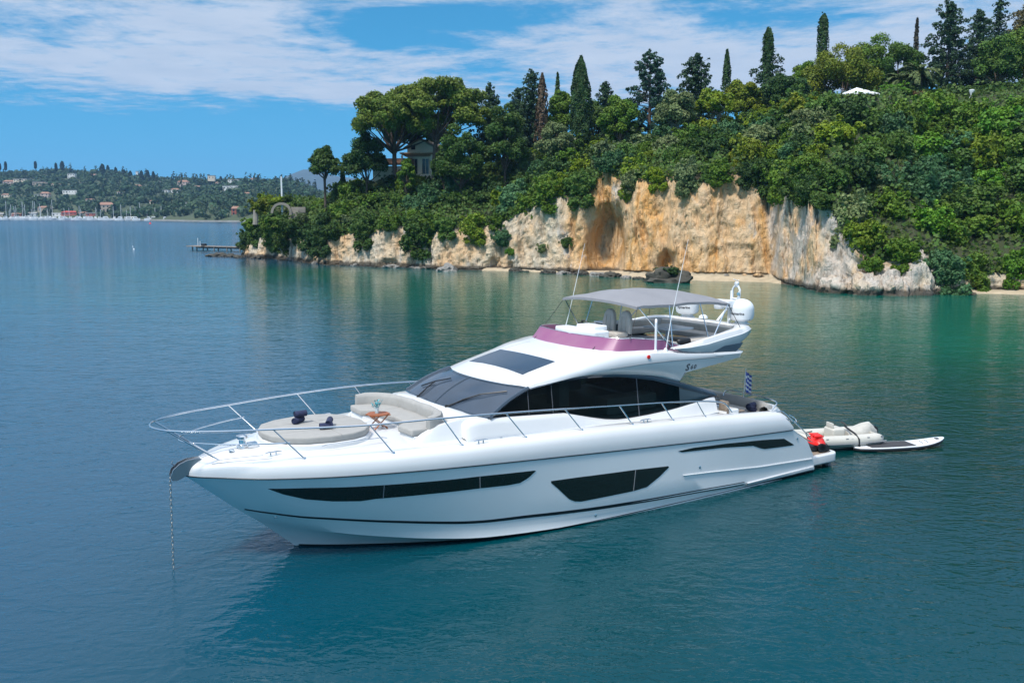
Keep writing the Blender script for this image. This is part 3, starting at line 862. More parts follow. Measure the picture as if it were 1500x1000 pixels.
# ---- the swept wing that carries the domes
def wing_path(a):
    """a 0 at the port front, 1 at the middle of the stern: s, t, z top, z bottom, thickness"""
    A = [0, .12, .28, .42, .55, .66, .76, .86, 1]
    return (interp(a, A, [12.05, 12.6, 13.35, 14.0, 14.55, 14.98, 15.38, 15.68, 15.85]), interp(a, A, [2.10, 2.13, 2.12, 2.09, 2.05, 1.96, 1.72, 1.2, 0]),
            interp(a, A, [4.07, 4.13, 4.24, 4.33, 4.39, 4.42, 4.42, 4.40, 4.38]), interp(a, A, [4.04, 3.93, 3.85, 3.86, 3.97, 4.14, 4.20, 4.22, 4.22]),
            interp(a, A, [.03, .10, .16, .22, .30, .40, .50, .52, .45]))
rows = []
NW = 48
for i in range(2 * NW + 1):
    a = i / NW if i <= NW else 2 - i / NW
    sg = 1 if i <= NW else -1
    s, t, zt, zb, th = wing_path(a)
    s2, t2, *_ = wing_path(max(0, a - .02)); s3, t3, *_ = wing_path(min(1, a + .02))
    d = Vector((s3 - s2, t3 - t2)).normalized()
    nx, ny = -d.y, d.x                       # inwards (towards the centre line, forward)
    if a > .985: nx, ny = -1, 0
    else:
        nx, ny = (d.y, -d.x) if (d.x * 0 + -d.x) < 0 else (-d.y, d.x)
        if Vector((nx, ny)).dot(Vector((13 - s, -t))) < 0: nx, ny = -nx, -ny
    def w(o, z): return P(s + nx * o, sg * (t + ny * o), z)
    hgt = zt - zb
    zg = zt - min(.13, hgt * .35)
    rows.append([w(.02, zb), w(.0, zb + .02), w(-.02, zg - .01), w(-.005, zg), w(.0, zg + .01), w(.05, zt - .015), w(.10, zt), w(max(th - .05, .11), zt + .005), w(max(th, .12), zt - .03), w(max(th * .9, .1), zb + .02)])
wg = MB(); wg.grid(rows, close=True)
wing = wg.build('radar_wing', white, yacht, angle=45)
wbm = bmesh.new(); wbm.from_mesh(wing.data); WING_BVH = BVHTree.FromBMesh(wbm); wbm.free()
def wing_t(s, z):
    h = side_hit(WING_BVH, s, z); return h if h is not None else wing_path(.5)[1]
INS = [(13.5, 3.862), (13.95, 3.995), (14.4, 4.01), (14.74, 4.02), (14.60, 3.90), (14.40, 3.79), (13.8, 3.80)]
def ins_t(s, z): return interp(s, [13.4, 14.0, 14.55, 14.98], [2.13, 2.105, 2.075, 1.99])
for side in (1, -1):
    patch('wing_insert', INS, ins_t, bandm, wing, off=.0, depth=.22, side=side, step=.2)
    mb = MB(); mb.tube([P(s, side * (2.13 + .005), z) for s, z in ((12.1, 4.05), (12.3, 3.98), (12.6, 3.91), (13.0, 3.87), (13.5, 3.85))], .014, 6); mb.build('wing_joint', bandm, wing)

# ---- domes, mast, aerials
def arc_text(txt, size, r, zc, a0, m, par, c):
    V, F = text_mesh(txt, size)
    mb = MB(); mb.add([Vector((r * math.cos(a0 + x / r), r * math.sin(a0 + x / r), zc + y)) + c for x, y, _ in V], F)
    return mb.build('lettering', m, par, smooth=False, fix=False)
for side in (1, -1):
    base = P(15.62, side * 1.117, 4.38)
    rd = .355
    prof = [(.22, 0), (.24, .02), (.18, .05), (.17, .09), (.27, .12), (.335, .17), (rd, .26), (rd, .45)] + [(rd * math.cos(R(k)), .45 + .29 * math.sin(R(k))) for k in range(10, 90, 10)] + [(.01, .74)]
    mb = MB(); mb.lathe(prof, base, 28); dome = mb.build('radome', pvc, yacht, angle=35)
    va = math.atan2(*(YM.inverted() @ Vector((0, 0, 0)) - base).to_2d().yx)
    arc_text('raymarine', .105, rd + .004, .30, va - .38, greyl, dome, base)
ms = MB()
for dy in (.22, -.22): ms.tube([P(15.55, .45 + dy, 4.40), P(15.9, .45 + dy * .8, 4.75), P(16.05, .45 + dy * .7, 5.0), P(16.05, .45 + dy * .7, 5.28)], .035, 8)
ms.tube([P(16.05, .61, 5.0), P(16.06, .61, 5.33), P(16.06, .55, 5.42), P(16.06, .40, 5.42), P(16.06, .33, 5.33), P(16.05, .33, 4.7)], .03, 8)
ms.tube([P(16.05, .63, 5.05), P(16.05, .27, 5.05)], .03, 8)
mast = ms.build('mast', pvc, yacht)
mb = MB(); mb.lathe([(.05, 0), (.07, .03), (.07, .10), (.04, .13)], P(16.06, .48, 5.43), 10); mb.tube([P(15.9, .5, 5.64), P(16.1, .47, 5.58), P(16.18, .45, 5.60)], .012, 5); mb.build('anchor_light', pvc, mast)
mb = MB(); mb.tube([P(15.85, .75, 5.22), P(16.05, .6, 5.22)], [.05, .02], 10); mb.tube([P(15.9, .72, 5.10), P(16.05, .6, 5.12)], [.05, .02], 10); mb.build('horn', steel, mast)
mb = MB(); mb.box(P(15.75, .1, 4.98), (.18, 1.25, .09), rz=R(16), bev=.03); mb.lathe([(.14, 4.74), (.16, 4.78), (.16, 4.9), (.1, 4.94)], P(15.75, .1, 0), 14); mb.build('radar_scanner', pvc, mast)
mb = MB(); mb.lathe([(.02, 0), (.14, .02), (.13, .08), (.06, .13), (.01, .14)], P(15.55, -.35, 4.40), 14); mb.build('satellite_puck', pvc, yacht)
mb = MB(); mb.box(P(15.25, .95, 4.98), (.34, .3, .2), bev=.03); mb.tube([P(15.25, .95, 4.9), P(15.3, .9, 4.38)], .02, 6); mb.build('floodlight', pvc, yacht)
ae = MB(); ae.tube([P(11.85, 2.04, 4.0), P(12.02, 2.02, 4.75), P(12.6, 2.0, 6.9)], [.014, .010, .004], 6); ae.lathe([(.06, 0), (.05, .06), (.025, .1)], P(11.85, 2.04, 3.99), 8); ae.build('aerial', pvc, yacht)
ae = MB(); ae.tube([P(11.3, -1.7, 4.1), P(11.5, -1.7, 4.7), P(12.05, -1.7, 6.7)], [.014, .010, .004], 6); ae.lathe([(.06, 0), (.05, .06), (.025, .1)], P(11.3, -1.7, 4.08), 8); ae.build('aerial', pvc, yacht)
mb = MB(); mb.tube([P(11.50, 2.04, 4.0), P(11.52, 2.02, 4.78), P(11.58, 1.95, 4.84)], .032, 8); mb.lathe([(.09, 0), (.07, .05), (.03, .1)], P(11.5, 2.04, 3.98), 10); mb.build('boarding_post', pvc, yacht)

# ---- bimini
def bim(a, b):
    """a 0..1 aft, b -1..1 to port"""
    s = lerp(11.2, 14.62, a) + .12 * (1 - b * b) * (-1 if a < .5 else 0) * (1 - a * 2 if a < .5 else 0)
    zc = interp(a, [0, .06, .3, .6, .85, 1], [5.27, 5.36, 5.47, 5.46, 5.36, 5.24])
    ze = interp(a, [0, .06, .3, .6, .85, 1], [5.16, 5.20, 5.17, 5.20, 5.15, 5.06])
    sag = .025 * math.sin(a * math.pi * 4) ** 2
    return P(s, b * (1.62 - .0 * a), ze + (zc - ze) * (1 - abs(b) ** 2.3) - sag * (1 - b * b * .5))
NBa, NBb = 28, 24
top = [[bim(i / NBa, -1 + 2 * j / NBb) for j in range(NBb + 1)] for i in range(NBa + 1)]
cv = MB(); cv.grid(top)
low = [[q - Vector((0, 0, .025)) for q in r] for r in top]
cv.grid(low, flip=True)
edge = top[0] + [top[i][NBb] for i in range(1, NBa + 1)] + top[NBa][-2::-1] + [top[i][0] for i in range(NBa - 1, 0, -1)]
cv.grid([edge, [q - Vector((0, 0, .07)) for q in edge]], close=True)
canopy = cv.build('bimini_canopy', fabric, yacht, angle=50)
for (a, hx) in ((.02, 12.15), (.33, 12.2), (.66, 13.55), (.97, 13.6)):
    fr = MB()
    arc = [bim(a, -1 + 2 * j / 14) - Vector((0, 0, .03)) for j in range(15)]
    fr.tube([P(hx, -1.93, 4.1)] + arc + [P(hx, 1.93, 4.08)], .016, 6)
    fr.build('bimini_hoop', steel, canopy)
st_ = MB()
for sg in (1, -1):
    for (a, sx, sz) in ((.02, 10.75, 4.35), (.98, 14.75, 4.42)):
        e_ = bim(a, sg * .98); st_.tube([e_, P(sx, sg * 1.9, sz)], .008, 5)
st_.build('bimini_stay', blackp, canopy)

# ---- pulpit and side rails
PR = [(-.66, 0, 3.17), (-.60, .28, 3.17), (-.40, .62, 3.165), (.1, 1.0, 3.16), (.7, 1.27, 3.15), (1.44, 1.52, 3.14), (2.4, 1.86, 3.125), (3.35, 2.13, 3.11), (5.0, 2.36, 3.10), (6.62, 2.42, 3.04), (8.28, 2.45, 2.95), (9.97, 2.45, 2.84), (11.39, 2.43, 2.75), (12.64, 2.42, 2.65), (13.35, 2.42, 2.56), (13.7, 2.42, 2.46), (13.97, 2.42, 2.2)]
MRl = [(-.09, 0, 2.81), (-.04, .22, 2.81), (.12, .48, 2.81), (.6, .92, 2.81), (1.2, 1.27, 2.81), (1.80, 1.53, 2.81)]
pc = smooth_curve(PR, 6)
rail = MB()
rail.tube([P(s, -t, z) for s, t, z in pc[::-1]] + [P(*q) for q in pc[1:]], .021, 8)
pulpit = rail.build('pulpit_rail', steel, yacht)
mc = smooth_curve(MRl, 5)
rail = MB(); rail.tube([P(s, -t, z) for s, t, z in mc[::-1]] + [P(*q) for q in mc[1:]], .015, 8); rail.build('middle_rail', steel, pulpit)
STN = [((1.44, 1.52, 3.14), (2.12, 1.50)), ((3.35, 2.13, 3.11), (3.90, 2.14)), ((5.0, 2.36, 3.10), (5.5, 2.36)), ((6.62, 2.42, 3.04), (7.17, 2.44)), ((8.28, 2.45, 2.95), (8.80, 2.46)), ((9.97, 2.45, 2.84), (10.40, 2.46)), ((11.39, 2.43, 2.75), (11.80, 2.44)), ((12.64, 2.42, 2.65), (12.97, 2.42))]
for side in (1, -1):
    for (a, b) in STN:
        mb = MB(); zf = deck_z(*b)
        mb.tube([P(a[0], side * a[1], a[2]), P(b[0], side * b[1], zf - .01)], .016, 7); mb.lathe([(.035, 0), (.03, .02), (.02, .04)], P(b[0], side * b[1], zf - .01), 8)
        mb.build('stanchion', steel, pulpit)
for side in (1, -1):
    mb = MB(); mb.tube([P(-.46, side * .50, 3.165), P(.62, side * .42, deck_z(.62, .42) - .01)], .018, 7); mb.build('stanchion', steel, pulpit)

# ---- bow roller, windlass, cleats
ar = MB()
out = [(.30, 2.385), (.05, 2.37), (-.12, 2.31), (-.26, 2.20), (-.31, 2.06), (-.26, 1.97), (-.20, 1.96), (-.08, 2.0), (.10, 2.10), (.5, 2.25)]
for t0 in (.09, -.12): ar.prism(out, t0, t0 + .02, lambda a, b, h: P(a, h, b))
ar.tube([P(-.24, -.12, 2.02), P(-.24, .1, 2.02)], .05, 10); ar.tube([P(-.2, .0, 2.27), P(-.27, 0, 2.33), P(-.24, 0, 2.38)], .015, 6)
ar.tube([P(.3, .10, 2.39), P(.05, .10, 2.375), P(-.12, .10, 2.315), P(-.26, .10, 2.205), P(-.31, .10, 2.06), P(-.27, .10, 1.97)], .013, 6)
ar.build('bow_roller', mat('brushed_steel', (.30, .33, .36), rough=.35, metal=.9), yacht)
wz = deck_z(1.3, 0)
wl_ = MB(); wl_.lathe([(.13, 0), (.13, .05), (.08, .07), (.075, .17), (.11, .19), (.11, .25), (.05, .28)], P(1.25, .05, wz), 16); wl_.box(P(1.42, .18, wz + .06), (.22, .16, .12), bev=.03)
wl_.tube([P(.35, 0, 2.40), P(.8, 0, wz + .03), P(1.2, .05, wz + .07)], .018, 6); wl_.lathe([(.06, 0), (.06, .03), (.03, .05)], P(.95, .22, wz - .02), 10)
wl_.build('windlass', steel, yacht)
def cleat(s, t, rz=0, k=1.0):
    z = deck_z(s, abs(t))
    mb = MB()
    for dx in (-.06, .06): mb.tube([P(s + dx * k, t, z - .005), P(s + dx * k, t, z + .075 * k)], .016 * k, 7)
    mb.tube([P(s - .19 * k, t, z + .07 * k), P(s - .12 * k, t, z + .085 * k), P(s + .12 * k, t, z + .085 * k), P(s + .19 * k, t, z + .07 * k)], [.008, .017 * k, .017 * k, .008], 7)
    return mb.build('cleat', steel, yacht)
for q in ((1.62, .98), (1.62, -.98), (5.95, 2.42), (5.95, -2.42), (10.85, 2.44), (10.85, -2.44)): cleat(*q)
mb = MB(); mb.lathe([(.035, 0), (.035, .015), (.015, .02)], P(6.6, 2.25, deck_z(6.6, 2.25)), 8); mb.build('filler_cap', steel, yacht)

# ---- sun pad, bow settee
def deckpad(poly, z0, z1, name, m, bev=.05):
    mb = MB(); mb.pillow([(s, -t) for s, t in poly], z0, z1, bev); return mb.build(name, m, yacht, angle=40)
base = MB()
hp = [(1.70, .0), (1.76, .45), (1.95, .85), (2.35, 1.14), (2.9, 1.28), (3.4, 1.26), (3.75, 1.08), (4.02, .70), (4.12, 0)]
padpoly = hp + [(s, -t) for s, t in hp[-2:0:-1]]
def grow(poly, k): c = np.mean(poly, axis=0); return [(c[0] + (s - c[0]) * k, c[1] + (t - c[1]) * k) for s, t in poly]
base.pillow([(s, -t) for s, t in grow(padpoly, 1.03)], 2.38, 2.60, .05); base.build('sun_pad_base', white, yacht)
pad = deckpad(padpoly, 2.60, 2.755, 'sun_pad', grey_cush, .045)
for (a, b) in (((3.1, -1.30), (3.1, 1.30)), ((1.9, .42), (4.06, .48)), ((1.9, -.42), (4.06, -.48))):
    mb = MB(); mb.tube([P(lerp(a[0], b[0], i / 6), lerp(a[1], b[1], i / 6), 2.7545) for i in range(7)], .006, 5); mb.build('seam', grey_cush2, pad)
mb = MB(); mb.tube([P(2.6, 1.40, 2.58), P(2.7, 1.43, 2.61), P(4.0, 1.50, 2.61), P(4.1, 1.48, 2.58)], .012, 6); mb.build('pad_rail', steel, pad)
mb = MB(); mb.tube([P(2.2, -1.2, 2.6), P(2.3, -1.23, 2.66), P(3.9, -1.50, 2.68), P(4.0, -1.5, 2.6)], .012, 6); mb.build('pad_rail', steel, pad)
sbm = MB(); sbm.pillow([(s, -t) for s, t in [(4.62, 1.95), (4.62, 1.15), (4.95, 1.0), (4.95, -1.0), (4.62, -1.15), (4.62, -1.95), (5.3, -2.0), (5.8, -1.2), (5.8, 1.2), (5.3, 2.0)]], 2.36, 2.60, .05)
sbm.build('settee_base', white, yacht)
seat_poly = [(4.60, 1.93), (4.58, 1.20), (4.92, .92), (4.92, -.92), (4.58, -1.20), (4.60, -1.93), (5.3, -1.98), (5.7, -1.2), (5.7, 1.2), (5.3, 1.98)]
sq = deckpad([(4.58, 1.93), (4.55, 1.18), (4.9, .9), (5.55, .9), (5.35, 1.95)], 2.60, 2.755, 'settee_cushion', grey_cush)
deckpad([(4.9, .895), (4.9, -.895), (5.6, -.895), (5.6, .895)], 2.60, 2.755, 'settee_cushion', grey_cush)
deckpad([(4.58, -1.93), (4.55, -1.18), (4.9, -.9), (5.55, -.9), (5.35, -1.95)], 2.60, 2.755, 'settee_cushion', grey_cush)
def back(path, name='settee_backrest'):
    mb = MB(); rows = []
    n = len(path)
    for i, (s, t) in enumerate(path):
        d = Vector(path[min(i + 1, n - 1)]) - Vector(path[max(i - 1, 0)]); d.normalize()
        nx, ny = (d.y, -d.x)
        if Vector((nx, ny)).dot(Vector((4.7 - s, -t))) < 0: nx, ny = -nx, -ny
        k = .6 if i in (0, n - 1) else 1
        def w(o, z): return P(s + nx * o, t + ny * o, z)
        rows.append([w(.13 * k, 2.75), w(.12 * k, 2.93 * 1), w(.07 * k, 3.01 - .03 * (k < 1)), w(-.02, 3.03 - .03 * (k < 1)), w(-.10 * k, 3.0), w(-.13 * k, 2.9), w(-.13 * k, 2.6)])
    mb.grid(rows, close=True); m0 = len(rows[0])
    mb.add(rows[0], [tuple(range(m0))]); mb.add(rows[-1], [tuple(range(m0))[::-1]])
    return mb.build(name, grey_cush, yacht, angle=50)
for side in (1, -1):       # white shoulder moulding round the ends of the settee
    rows = []
    for i in range(17):
        f = i / 16; s = lerp(4.55, 5.95, f); h = interp(f, [0, .15, .45, .8, 1], [2.50, 2.64, 2.80, 2.87, 2.88]); t = interp(s, [4.5, 5.2, 5.6, 6.0], [2.06, 2.09, 2.11, 2.11])
        w_ = interp(f, [0, .2, 1], [.05, .10, .13])
        rows.append([P(s, side * (t + .20), 2.3), P(s, side * (t + .10), lerp(2.46, h, .2)), P(s, side * (t + .03), lerp(2.46, h, .75)), P(s, side * (t - .02), h), P(s, side * (t - .02 - w_), h + .005), P(s, side * (t - .05 - w_), h - .05), P(s, side * (t - .05 - w_), 2.3)])
    mb = MB(); mb.grid(rows); mb.add(rows[0], [tuple(range(7))]); mb.build('settee_coaming', white, yacht, angle=50)
back([(4.75, -1.93), (5.0, -1.93), (5.25, -1.80), (5.48, -1.45), (5.6, -1.0)])
back([(5.6, -.995), (5.62, -.5), (5.62, 0)]); back([(5.62, .005), (5.62, .5), (5.6, .98)])
back([(5.6, .985), (5.50, 1.40), (5.28, 1.78), (5.05, 1.93), (4.98, 1.94)])
for o in yacht.children:
    if o.name.startswith(('settee_', 'sun_pad')): o.scale.y = .88 if o.name.startswith('settee') else .94

# ---- cockpit: settee round the stern, handrails, flagstaff
ck = MB()
ck.pillow([(s, -t) for s, t in [(14.5, 2.15), (15.5, 2.15), (16.05, 1.9), (16.1, -1.9), (15.5, -2.1), (14.5, -2.1), (14.5, -1.5), (15.4, -1.4), (15.4, 1.5), (14.5, 1.6)]], 1.5, 1.86, .06)
cock = ck.build('cockpit_settee', grey_cush, yacht)
mb = MB()
for path in ([(15.6, 2.18), (15.95, 2.05), (16.18, 1.6), (16.22, .8), (16.22, 0), (16.22, -.9), (16.15, -1.7), (15.9, -2.1)],):
    rows = []
    for (s, t) in path: rows.append([P(s - .16, t * .93, 1.84), P(s - .12, t * .94, 2.08), P(s - .03, t * .98, 2.13), P(s + .05, t, 2.08), P(s + .09, t * 1.02, 1.8)])
    mb.grid(rows)
mb.build('backrest', grey_cush, cock, angle=60)
cp = MB(); rows = []
for (s, t) in [(15.55, 2.30), (15.95, 2.26), (16.26, 1.9), (16.36, 1.0), (16.38, 0), (16.36, -1.0), (16.2, -1.9), (15.9, -2.25)]:
    rows.append([P(s - .10, t * .95, 1.7), P(s - .09, t * .96, 2.0), P(s, t, 2.06), P(s + .10, t * 1.02, 2.0), P(s + .14, t * 1.03, 1.8), P(s + .1, t, 1.5)])
cp.grid(rows); cp.build('stern_coaming', white, yacht, angle=50)
sr_ = MB(); sr_.tube([P(s, t, z) for s, t, z in smooth_curve([(16.05, .1, 2.06), (16.10, .15, 2.22), (16.16, .5, 2.25), (16.18, 1.2, 2.25), (16.12, 1.8, 2.24), (15.98, 2.22, 2.22), (15.8, 2.34, 2.16), (15.6, 2.38, 2.05)], 5)], .018, 7); sr_.build('stern_rail', steel, yacht)
hr = MB(); hr.tube([P(*q) for q in smooth_curve([(15.75, 2.42, 2.0), (16.0, 2.42, 1.98), (16.3, 2.40, 1.80), (16.85, 2.36, 1.42), (17.45, 2.30, .98)], 5)], .017, 7); hr.build('boarding_rail', steel, yacht)
hr = MB(); hr.tube([P(*q) for q in smooth_curve([(15.95, 2.50, 1.86), (16.2, 2.58, 1.72), (16.42, 2.58, 1.66), (16.46, 2.5, 1.74), (16.28, 2.45, 1.86)], 5)], .013, 7); hr.build('fairlead', steel, yacht)
gd = MB(); gd.box(P(13.98, 2.12, 2.2), (.1, .32, .55), bev=.04); gd.build('side_gate', teak, yacht)
cb = MB(); cb.pillow(rrect(14.0, 14.45, -2.25, -1.75, .05), 1.5, 2.22, .05); cb.build('cockpit_locker', white, yacht)
fsf = MB(); fsf.tube([P(16.16, .8, 2.05), P(16.22, .8, 2.98)], .012, 6); staff = fsf.build('flagstaff', pvc, yacht)
def flag_mat():
    m = bpy.data.materials.new('blue_white_flag'); m.use_nodes = True
    t = m.node_tree; b = t.nodes['Principled BSDF']; b.inputs['Roughness'].default_value = .8
    uv = t.nodes.new('ShaderNodeUVMap'); sp = t.nodes.new('ShaderNodeSeparateXYZ'); t.links.new(uv.outputs[0], sp.inputs[0])
    def M(op, a, c=None):
        n = t.nodes.new('ShaderNodeMath'); n.operation = op
        for i, q in enumerate((a, c)):
            if q is None: continue
            if isinstance(q, (int, float)): n.inputs[i].default_value = q
            else: t.links.new(q, n.inputs[i])
        return n.outputs[0]
    u_, v_ = sp.outputs[0], sp.outputs[1]
    blue = M('LESS_THAN', M('MODULO', M('ADD', M('MULTIPLY', v_, 9), 0.0), 2.0), 1.0)
    can = M('MULTIPLY', M('LESS_THAN', u_, 10 / 27), M('GREATER_THAN', v_, 4 / 9))
    cross = M('MAXIMUM', M('LESS_THAN', M('ABSOLUTE', M('SUBTRACT', u_, 5 / 27)), 1 / 27), M('LESS_THAN', M('ABSOLUTE', M('SUBTRACT', v_, 6.5 / 9)), .5 / 9))
    canb = M('SUBTRACT', 1.0, cross)
    f = M('ADD', M('MULTIPLY', can, canb), M('MULTIPLY', M('SUBTRACT', 1.0, can), blue))
    x = t.nodes.new('ShaderNodeMix'); x.data_type = 'RGBA'; x.inputs[6].default_value = (.8, .8, .8, 1); x.inputs[7].default_value = (.02, .06, .33, 1)
    t.links.new(f, x.inputs[0]); t.links.new(x.outputs[2], b.inputs['Base Color'])
    return m
fg = MB(); NU, NV = 14, 10
rows = []
for j in range(NV + 1):          # the flag hangs slack, folded along the staff
    v_ = j / NV
    rows.append([P(16.215 + .26 * (i / NU) * .75 + .02, .8 + .07 * math.sin(i * 1.1) * (i / NU), 2.30 + .60 * v_ - .16 * (i / NU)) for i in range(NU + 1)])
fg.grid(rows); flag = fg.build('flag', flag_mat(), staff, fix=False, angle=80)
uvl = flag.data.uv_layers.new(name='UVMap')
for lp in flag.data.loops:
    k = lp.vertex_index; uvl.data[lp.index].uv = ((k % (NU + 1)) / NU, (k // (NU + 1)) / NV)

# ---- loose things on deck
def rolled(name, s, t, z, ang, label, L=.36, r=.075, group=None):
    e = on_yacht(name, s, t, z, label, 'towel', group, R(ang))
    mb = MB()
    prof = []
    for k in range(0, 62):
        a = k * .35; rr = r * (.18 + .82 * k / 61)
        prof.append((rr * math.cos(a), rr * math.sin(a) + r))
    rows = [[Vector((x, p[0] * (1 - .10 * (abs(x) > L * .46)), p[1])) for p in prof] for x in (-L / 2, -L * .47, 0, L * .47, L / 2)]
    mb.grid(rows); mb.lathe([(.01, -L * .485), (r * .96, -L * .48), (r * .985, -L * .45), (r * .985, L * .45), (r * .96, L * .48), (.01, L * .485)], (0, 0, r), 14, Matrix.Rotation(R(90), 3, 'Y'))
    mb.build('roll', navy, e, angle=60)
    return e
g = 'rolled navy towels on the sun pad'
rolled('rolled_towel', 2.72, -.42, 2.757, 35, 'rolled navy towel lying flat on the bow sun pad, under another roll', group=g)
rolled('rolled_towel', 2.77, -.40, 2.757 + .145, 5, 'rolled navy towel lying on top of another roll on the bow sun pad', group=g, L=.30)
rolled('rolled_towel', 3.02, .52, 2.757, -12, 'rolled navy towel on the bow sun pad, crossed by a longer roll', group=g, L=.30)
rolled('rolled_towel', 3.16, .36, 2.757 + .05, 62, 'longest rolled navy towel, laid across a shorter roll on the sun pad', group=g, L=.50)
dz = deck_z(4.45, .2)
tt = on_yacht('folding_table', 4.45, .22, dz, 'small folding teak side table standing between the sun pad and the bow settee', 'table')
wood = mat('teak_varnish', (0.42, 0.13, 0.045), rough=.4, var=.35, scale=14)
mb = MB()
octo = [(.27 * math.cos(R(k * 45 + 22.5)), .27 * math.sin(R(k * 45 + 22.5))) for k in range(8)]
for k in range(6):
    x0, x1 = -.26 + k * .088, -.26 + k * .088 + .076
    def yl(x): return min(.25, .25 - max(0, abs(x) - .105) * .95)
    mb.prism([(x0, -yl(x0)), (x1, -yl(x1)), (x1, yl(x1)), (x0, yl(x0))], .35, .372)
mb.box((0, .15, .338), (.5, .03, .025)); mb.box((0, -.15, .338), (.5, .03, .025))
mb.build('tabletop', wood, tt)
for sy in (-1, 1):
    for sx in (-1, 1):
        mb = MB(); mb.tube([(.19 * sx, sy * .14, .335), (-.19 * sx, sy * (.14 + .03 * sx), .0)], .014, 6); mb.build('leg', wood, tt)
mb = MB(); mb.tube([(.16, -.16, .05), (.16, .16, .05)], .01, 6); mb.tube([(-.16, -.16, .05), (-.16, .16, .05)], .01, 6); mb.build('stretcher', wood, tt)
vs = on_yacht('flower_vase', 4.43, .20, dz + .373, 'glass vase of turquoise flowers standing on the folding teak table', 'vase')
mb = MB(); mb.lathe([(.045, 0), (.05, .02), (.045, .10), (.055, .15), (.05, .15), (.04, .1), (.03, .03)], (0, 0, 0), 14); mb.build('vase', mat('pale_glass', (.62, .78, .80), rough=.1, spec=.6), vs)
mb = MB(); rnd = random.Random(4)
for k in range(26):
    a = rnd.random() * 6.28; r = rnd.uniform(.03, .15); h = rnd.uniform(.16, .34)
    c = Vector((r * math.cos(a), r * math.sin(a), h)); d = Vector((math.cos(a), math.sin(a), .8)).normalized(); sdv = d.cross(Vector((0, 0, 1))).normalized()
    q = .04
    mb.add([c - d * q, c + sdv * q * .6, c + d * q * 1.3, c - sdv * q * .6], [(0, 1, 2, 3)])
    mb.tube([(0, 0, .08), c * .6 + Vector((0, 0, .03)), c], .003, 4)
mb.build('flowers', mat('turquoise_petals', (.10, .46, .52), rough=.7, var=.5, scale=15), vs, fix=False)
for (s, t, z, a, L, r, lab) in ((15.15, -.55, 1.865, 50, .5, .10, 'dark blue rolled towel in the cockpit by the end of the saloon arch'),
                                (15.95, 1.35, 1.875, 15, .48, .10, 'dark blue rolled towel against the stern backrest of the cockpit, nearest the stern rail'),
                                (15.72, 1.55, 1.865, 70, .30, .085, 'short dark blue rolled towel in front of the longer one by the stern')):
    rolled('rolled_towel', s, t, z, a, lab, L, r, 'dark blue towels in the cockpit')
pl = on_yacht('scatter_cushion', 15.25, .75, 1.865, 'navy and white scatter cushion lying on the cockpit settee below the flag', 'cushion', rz=R(30))
mb = MB(); mb.pillow(rrect(-.19, .19, -.19, .19, .05), 0, .13, .06); mb.build('cover', pvc, pl)
mb = MB(); mb.pillow(rrect(-.075, .075, -.19, .19, .03), .12, .137, .006); mb.build('stripe', navy, pl)
mb = MB(); mb.pillow([(s, -t) for s, t in [(14.5, 1.95), (14.5, 1.25), (15.0, 1.25), (15.0, 1.95)]], 2.02, 2.06, .015); mb.lathe([(.05, 1.5), (.04, 2.02)], P(14.75, 1.6, 0), 8); mb.build('cockpit_table', teak, yacht)

# red and black sea scooter on the bathing platform
sc = on_yacht('sea_scooter', 18.36, 1.75, .43, 'red and black underwater scooter lying on the teak bathing platform', 'sea scooter', rz=R(62))
mb = MB()
rows = []
for i in range(13):
    x = -.42 + .84 * i / 12; k = math.sin(math.pi * (i + .6) / 13.2) ** .55
    rows.append([Vector((x, .26 * k * math.cos(R(a)), .20 + .24 * k * math.sin(R(a)) * (.8 + .25 * math.sin(i * 1.3)))) for a in range(0, 181, 15)])
mb.grid(rows); mb.pillow(rrect(-.15, .2, -.1, .1, .04), .40, .46, .03)
for k in range(4): mb.box((-.2 + k * .13, 0, .43), (.05, .3, .05), bev=.015)
mb.build('shell', redm, sc)
mb = MB()
mb.tube([(-.46, 0, .15), (-.2, 0, .15), (.25, 0, .15), (.42, 0, .16)], [.12, .15, .15, .09], 16)
for sy in (-1, 1): mb.tube([(-.38, sy * .2, .11), (.0, sy * .24, .11), (.34, sy * .19, .12)], [.09, .105, .07], 14)
mb.lathe([(.13, -.02), (.13, .02), (.09, .03), (.09, -.02)], (-.47, 0, .15), 16, Matrix.Rotation(R(90), 3, 'Y'))
mb.tube([(.2, .18, .3), (.35, .2, .42), (.2, .05, .5)], .02, 6)
mb.build('body', blackp, sc)
bag = on_yacht('dry_bag', 17.72, 1.30, .43, 'small black dry bag standing on the bathing platform behind the red scooter', 'bag')
mb = MB(); mb.lathe([(.09, 0), (.12, .03), (.12, .32), (.08, .40), (.05, .46), (.09, .50), (.01, .51)], (0, 0, 0), 12); mb.tube([(.09, 0, .40), (.15, 0, .3), (.12, 0, .15)], .012, 5); mb.build('sack', blackp, bag)

# anchor chain from the bow roller into the water: links
ch = on_yacht('anchor_chain', -.31, 0, 0, 'steel anchor chain hanging from the bow roller straight into the water', 'chain')
mb = MB(); z = 1.98; k = 0
while z > -.6:
    ring = []
    for q in range(12):
        a = 2 * math.pi * q / 12
        x, y = .022 * math.cos(a), .042 * math.sin(a) + (.012 if math.sin(a) > 0 else -.012)
        ring.append(Vector((x, 0, y)) if k % 2 else Vector((0, x, y)))
    ring = [q + Vector((-.012 * (1.98 - z), 0, z)) for q in ring]
    mb.tube(ring + [ring[0]], .008, 5, cap=False); z -= .082; k += 1
mb.build('links', mat('galvanised_chain', (.42, .43, .42), rough=.45, metal=.8), ch)

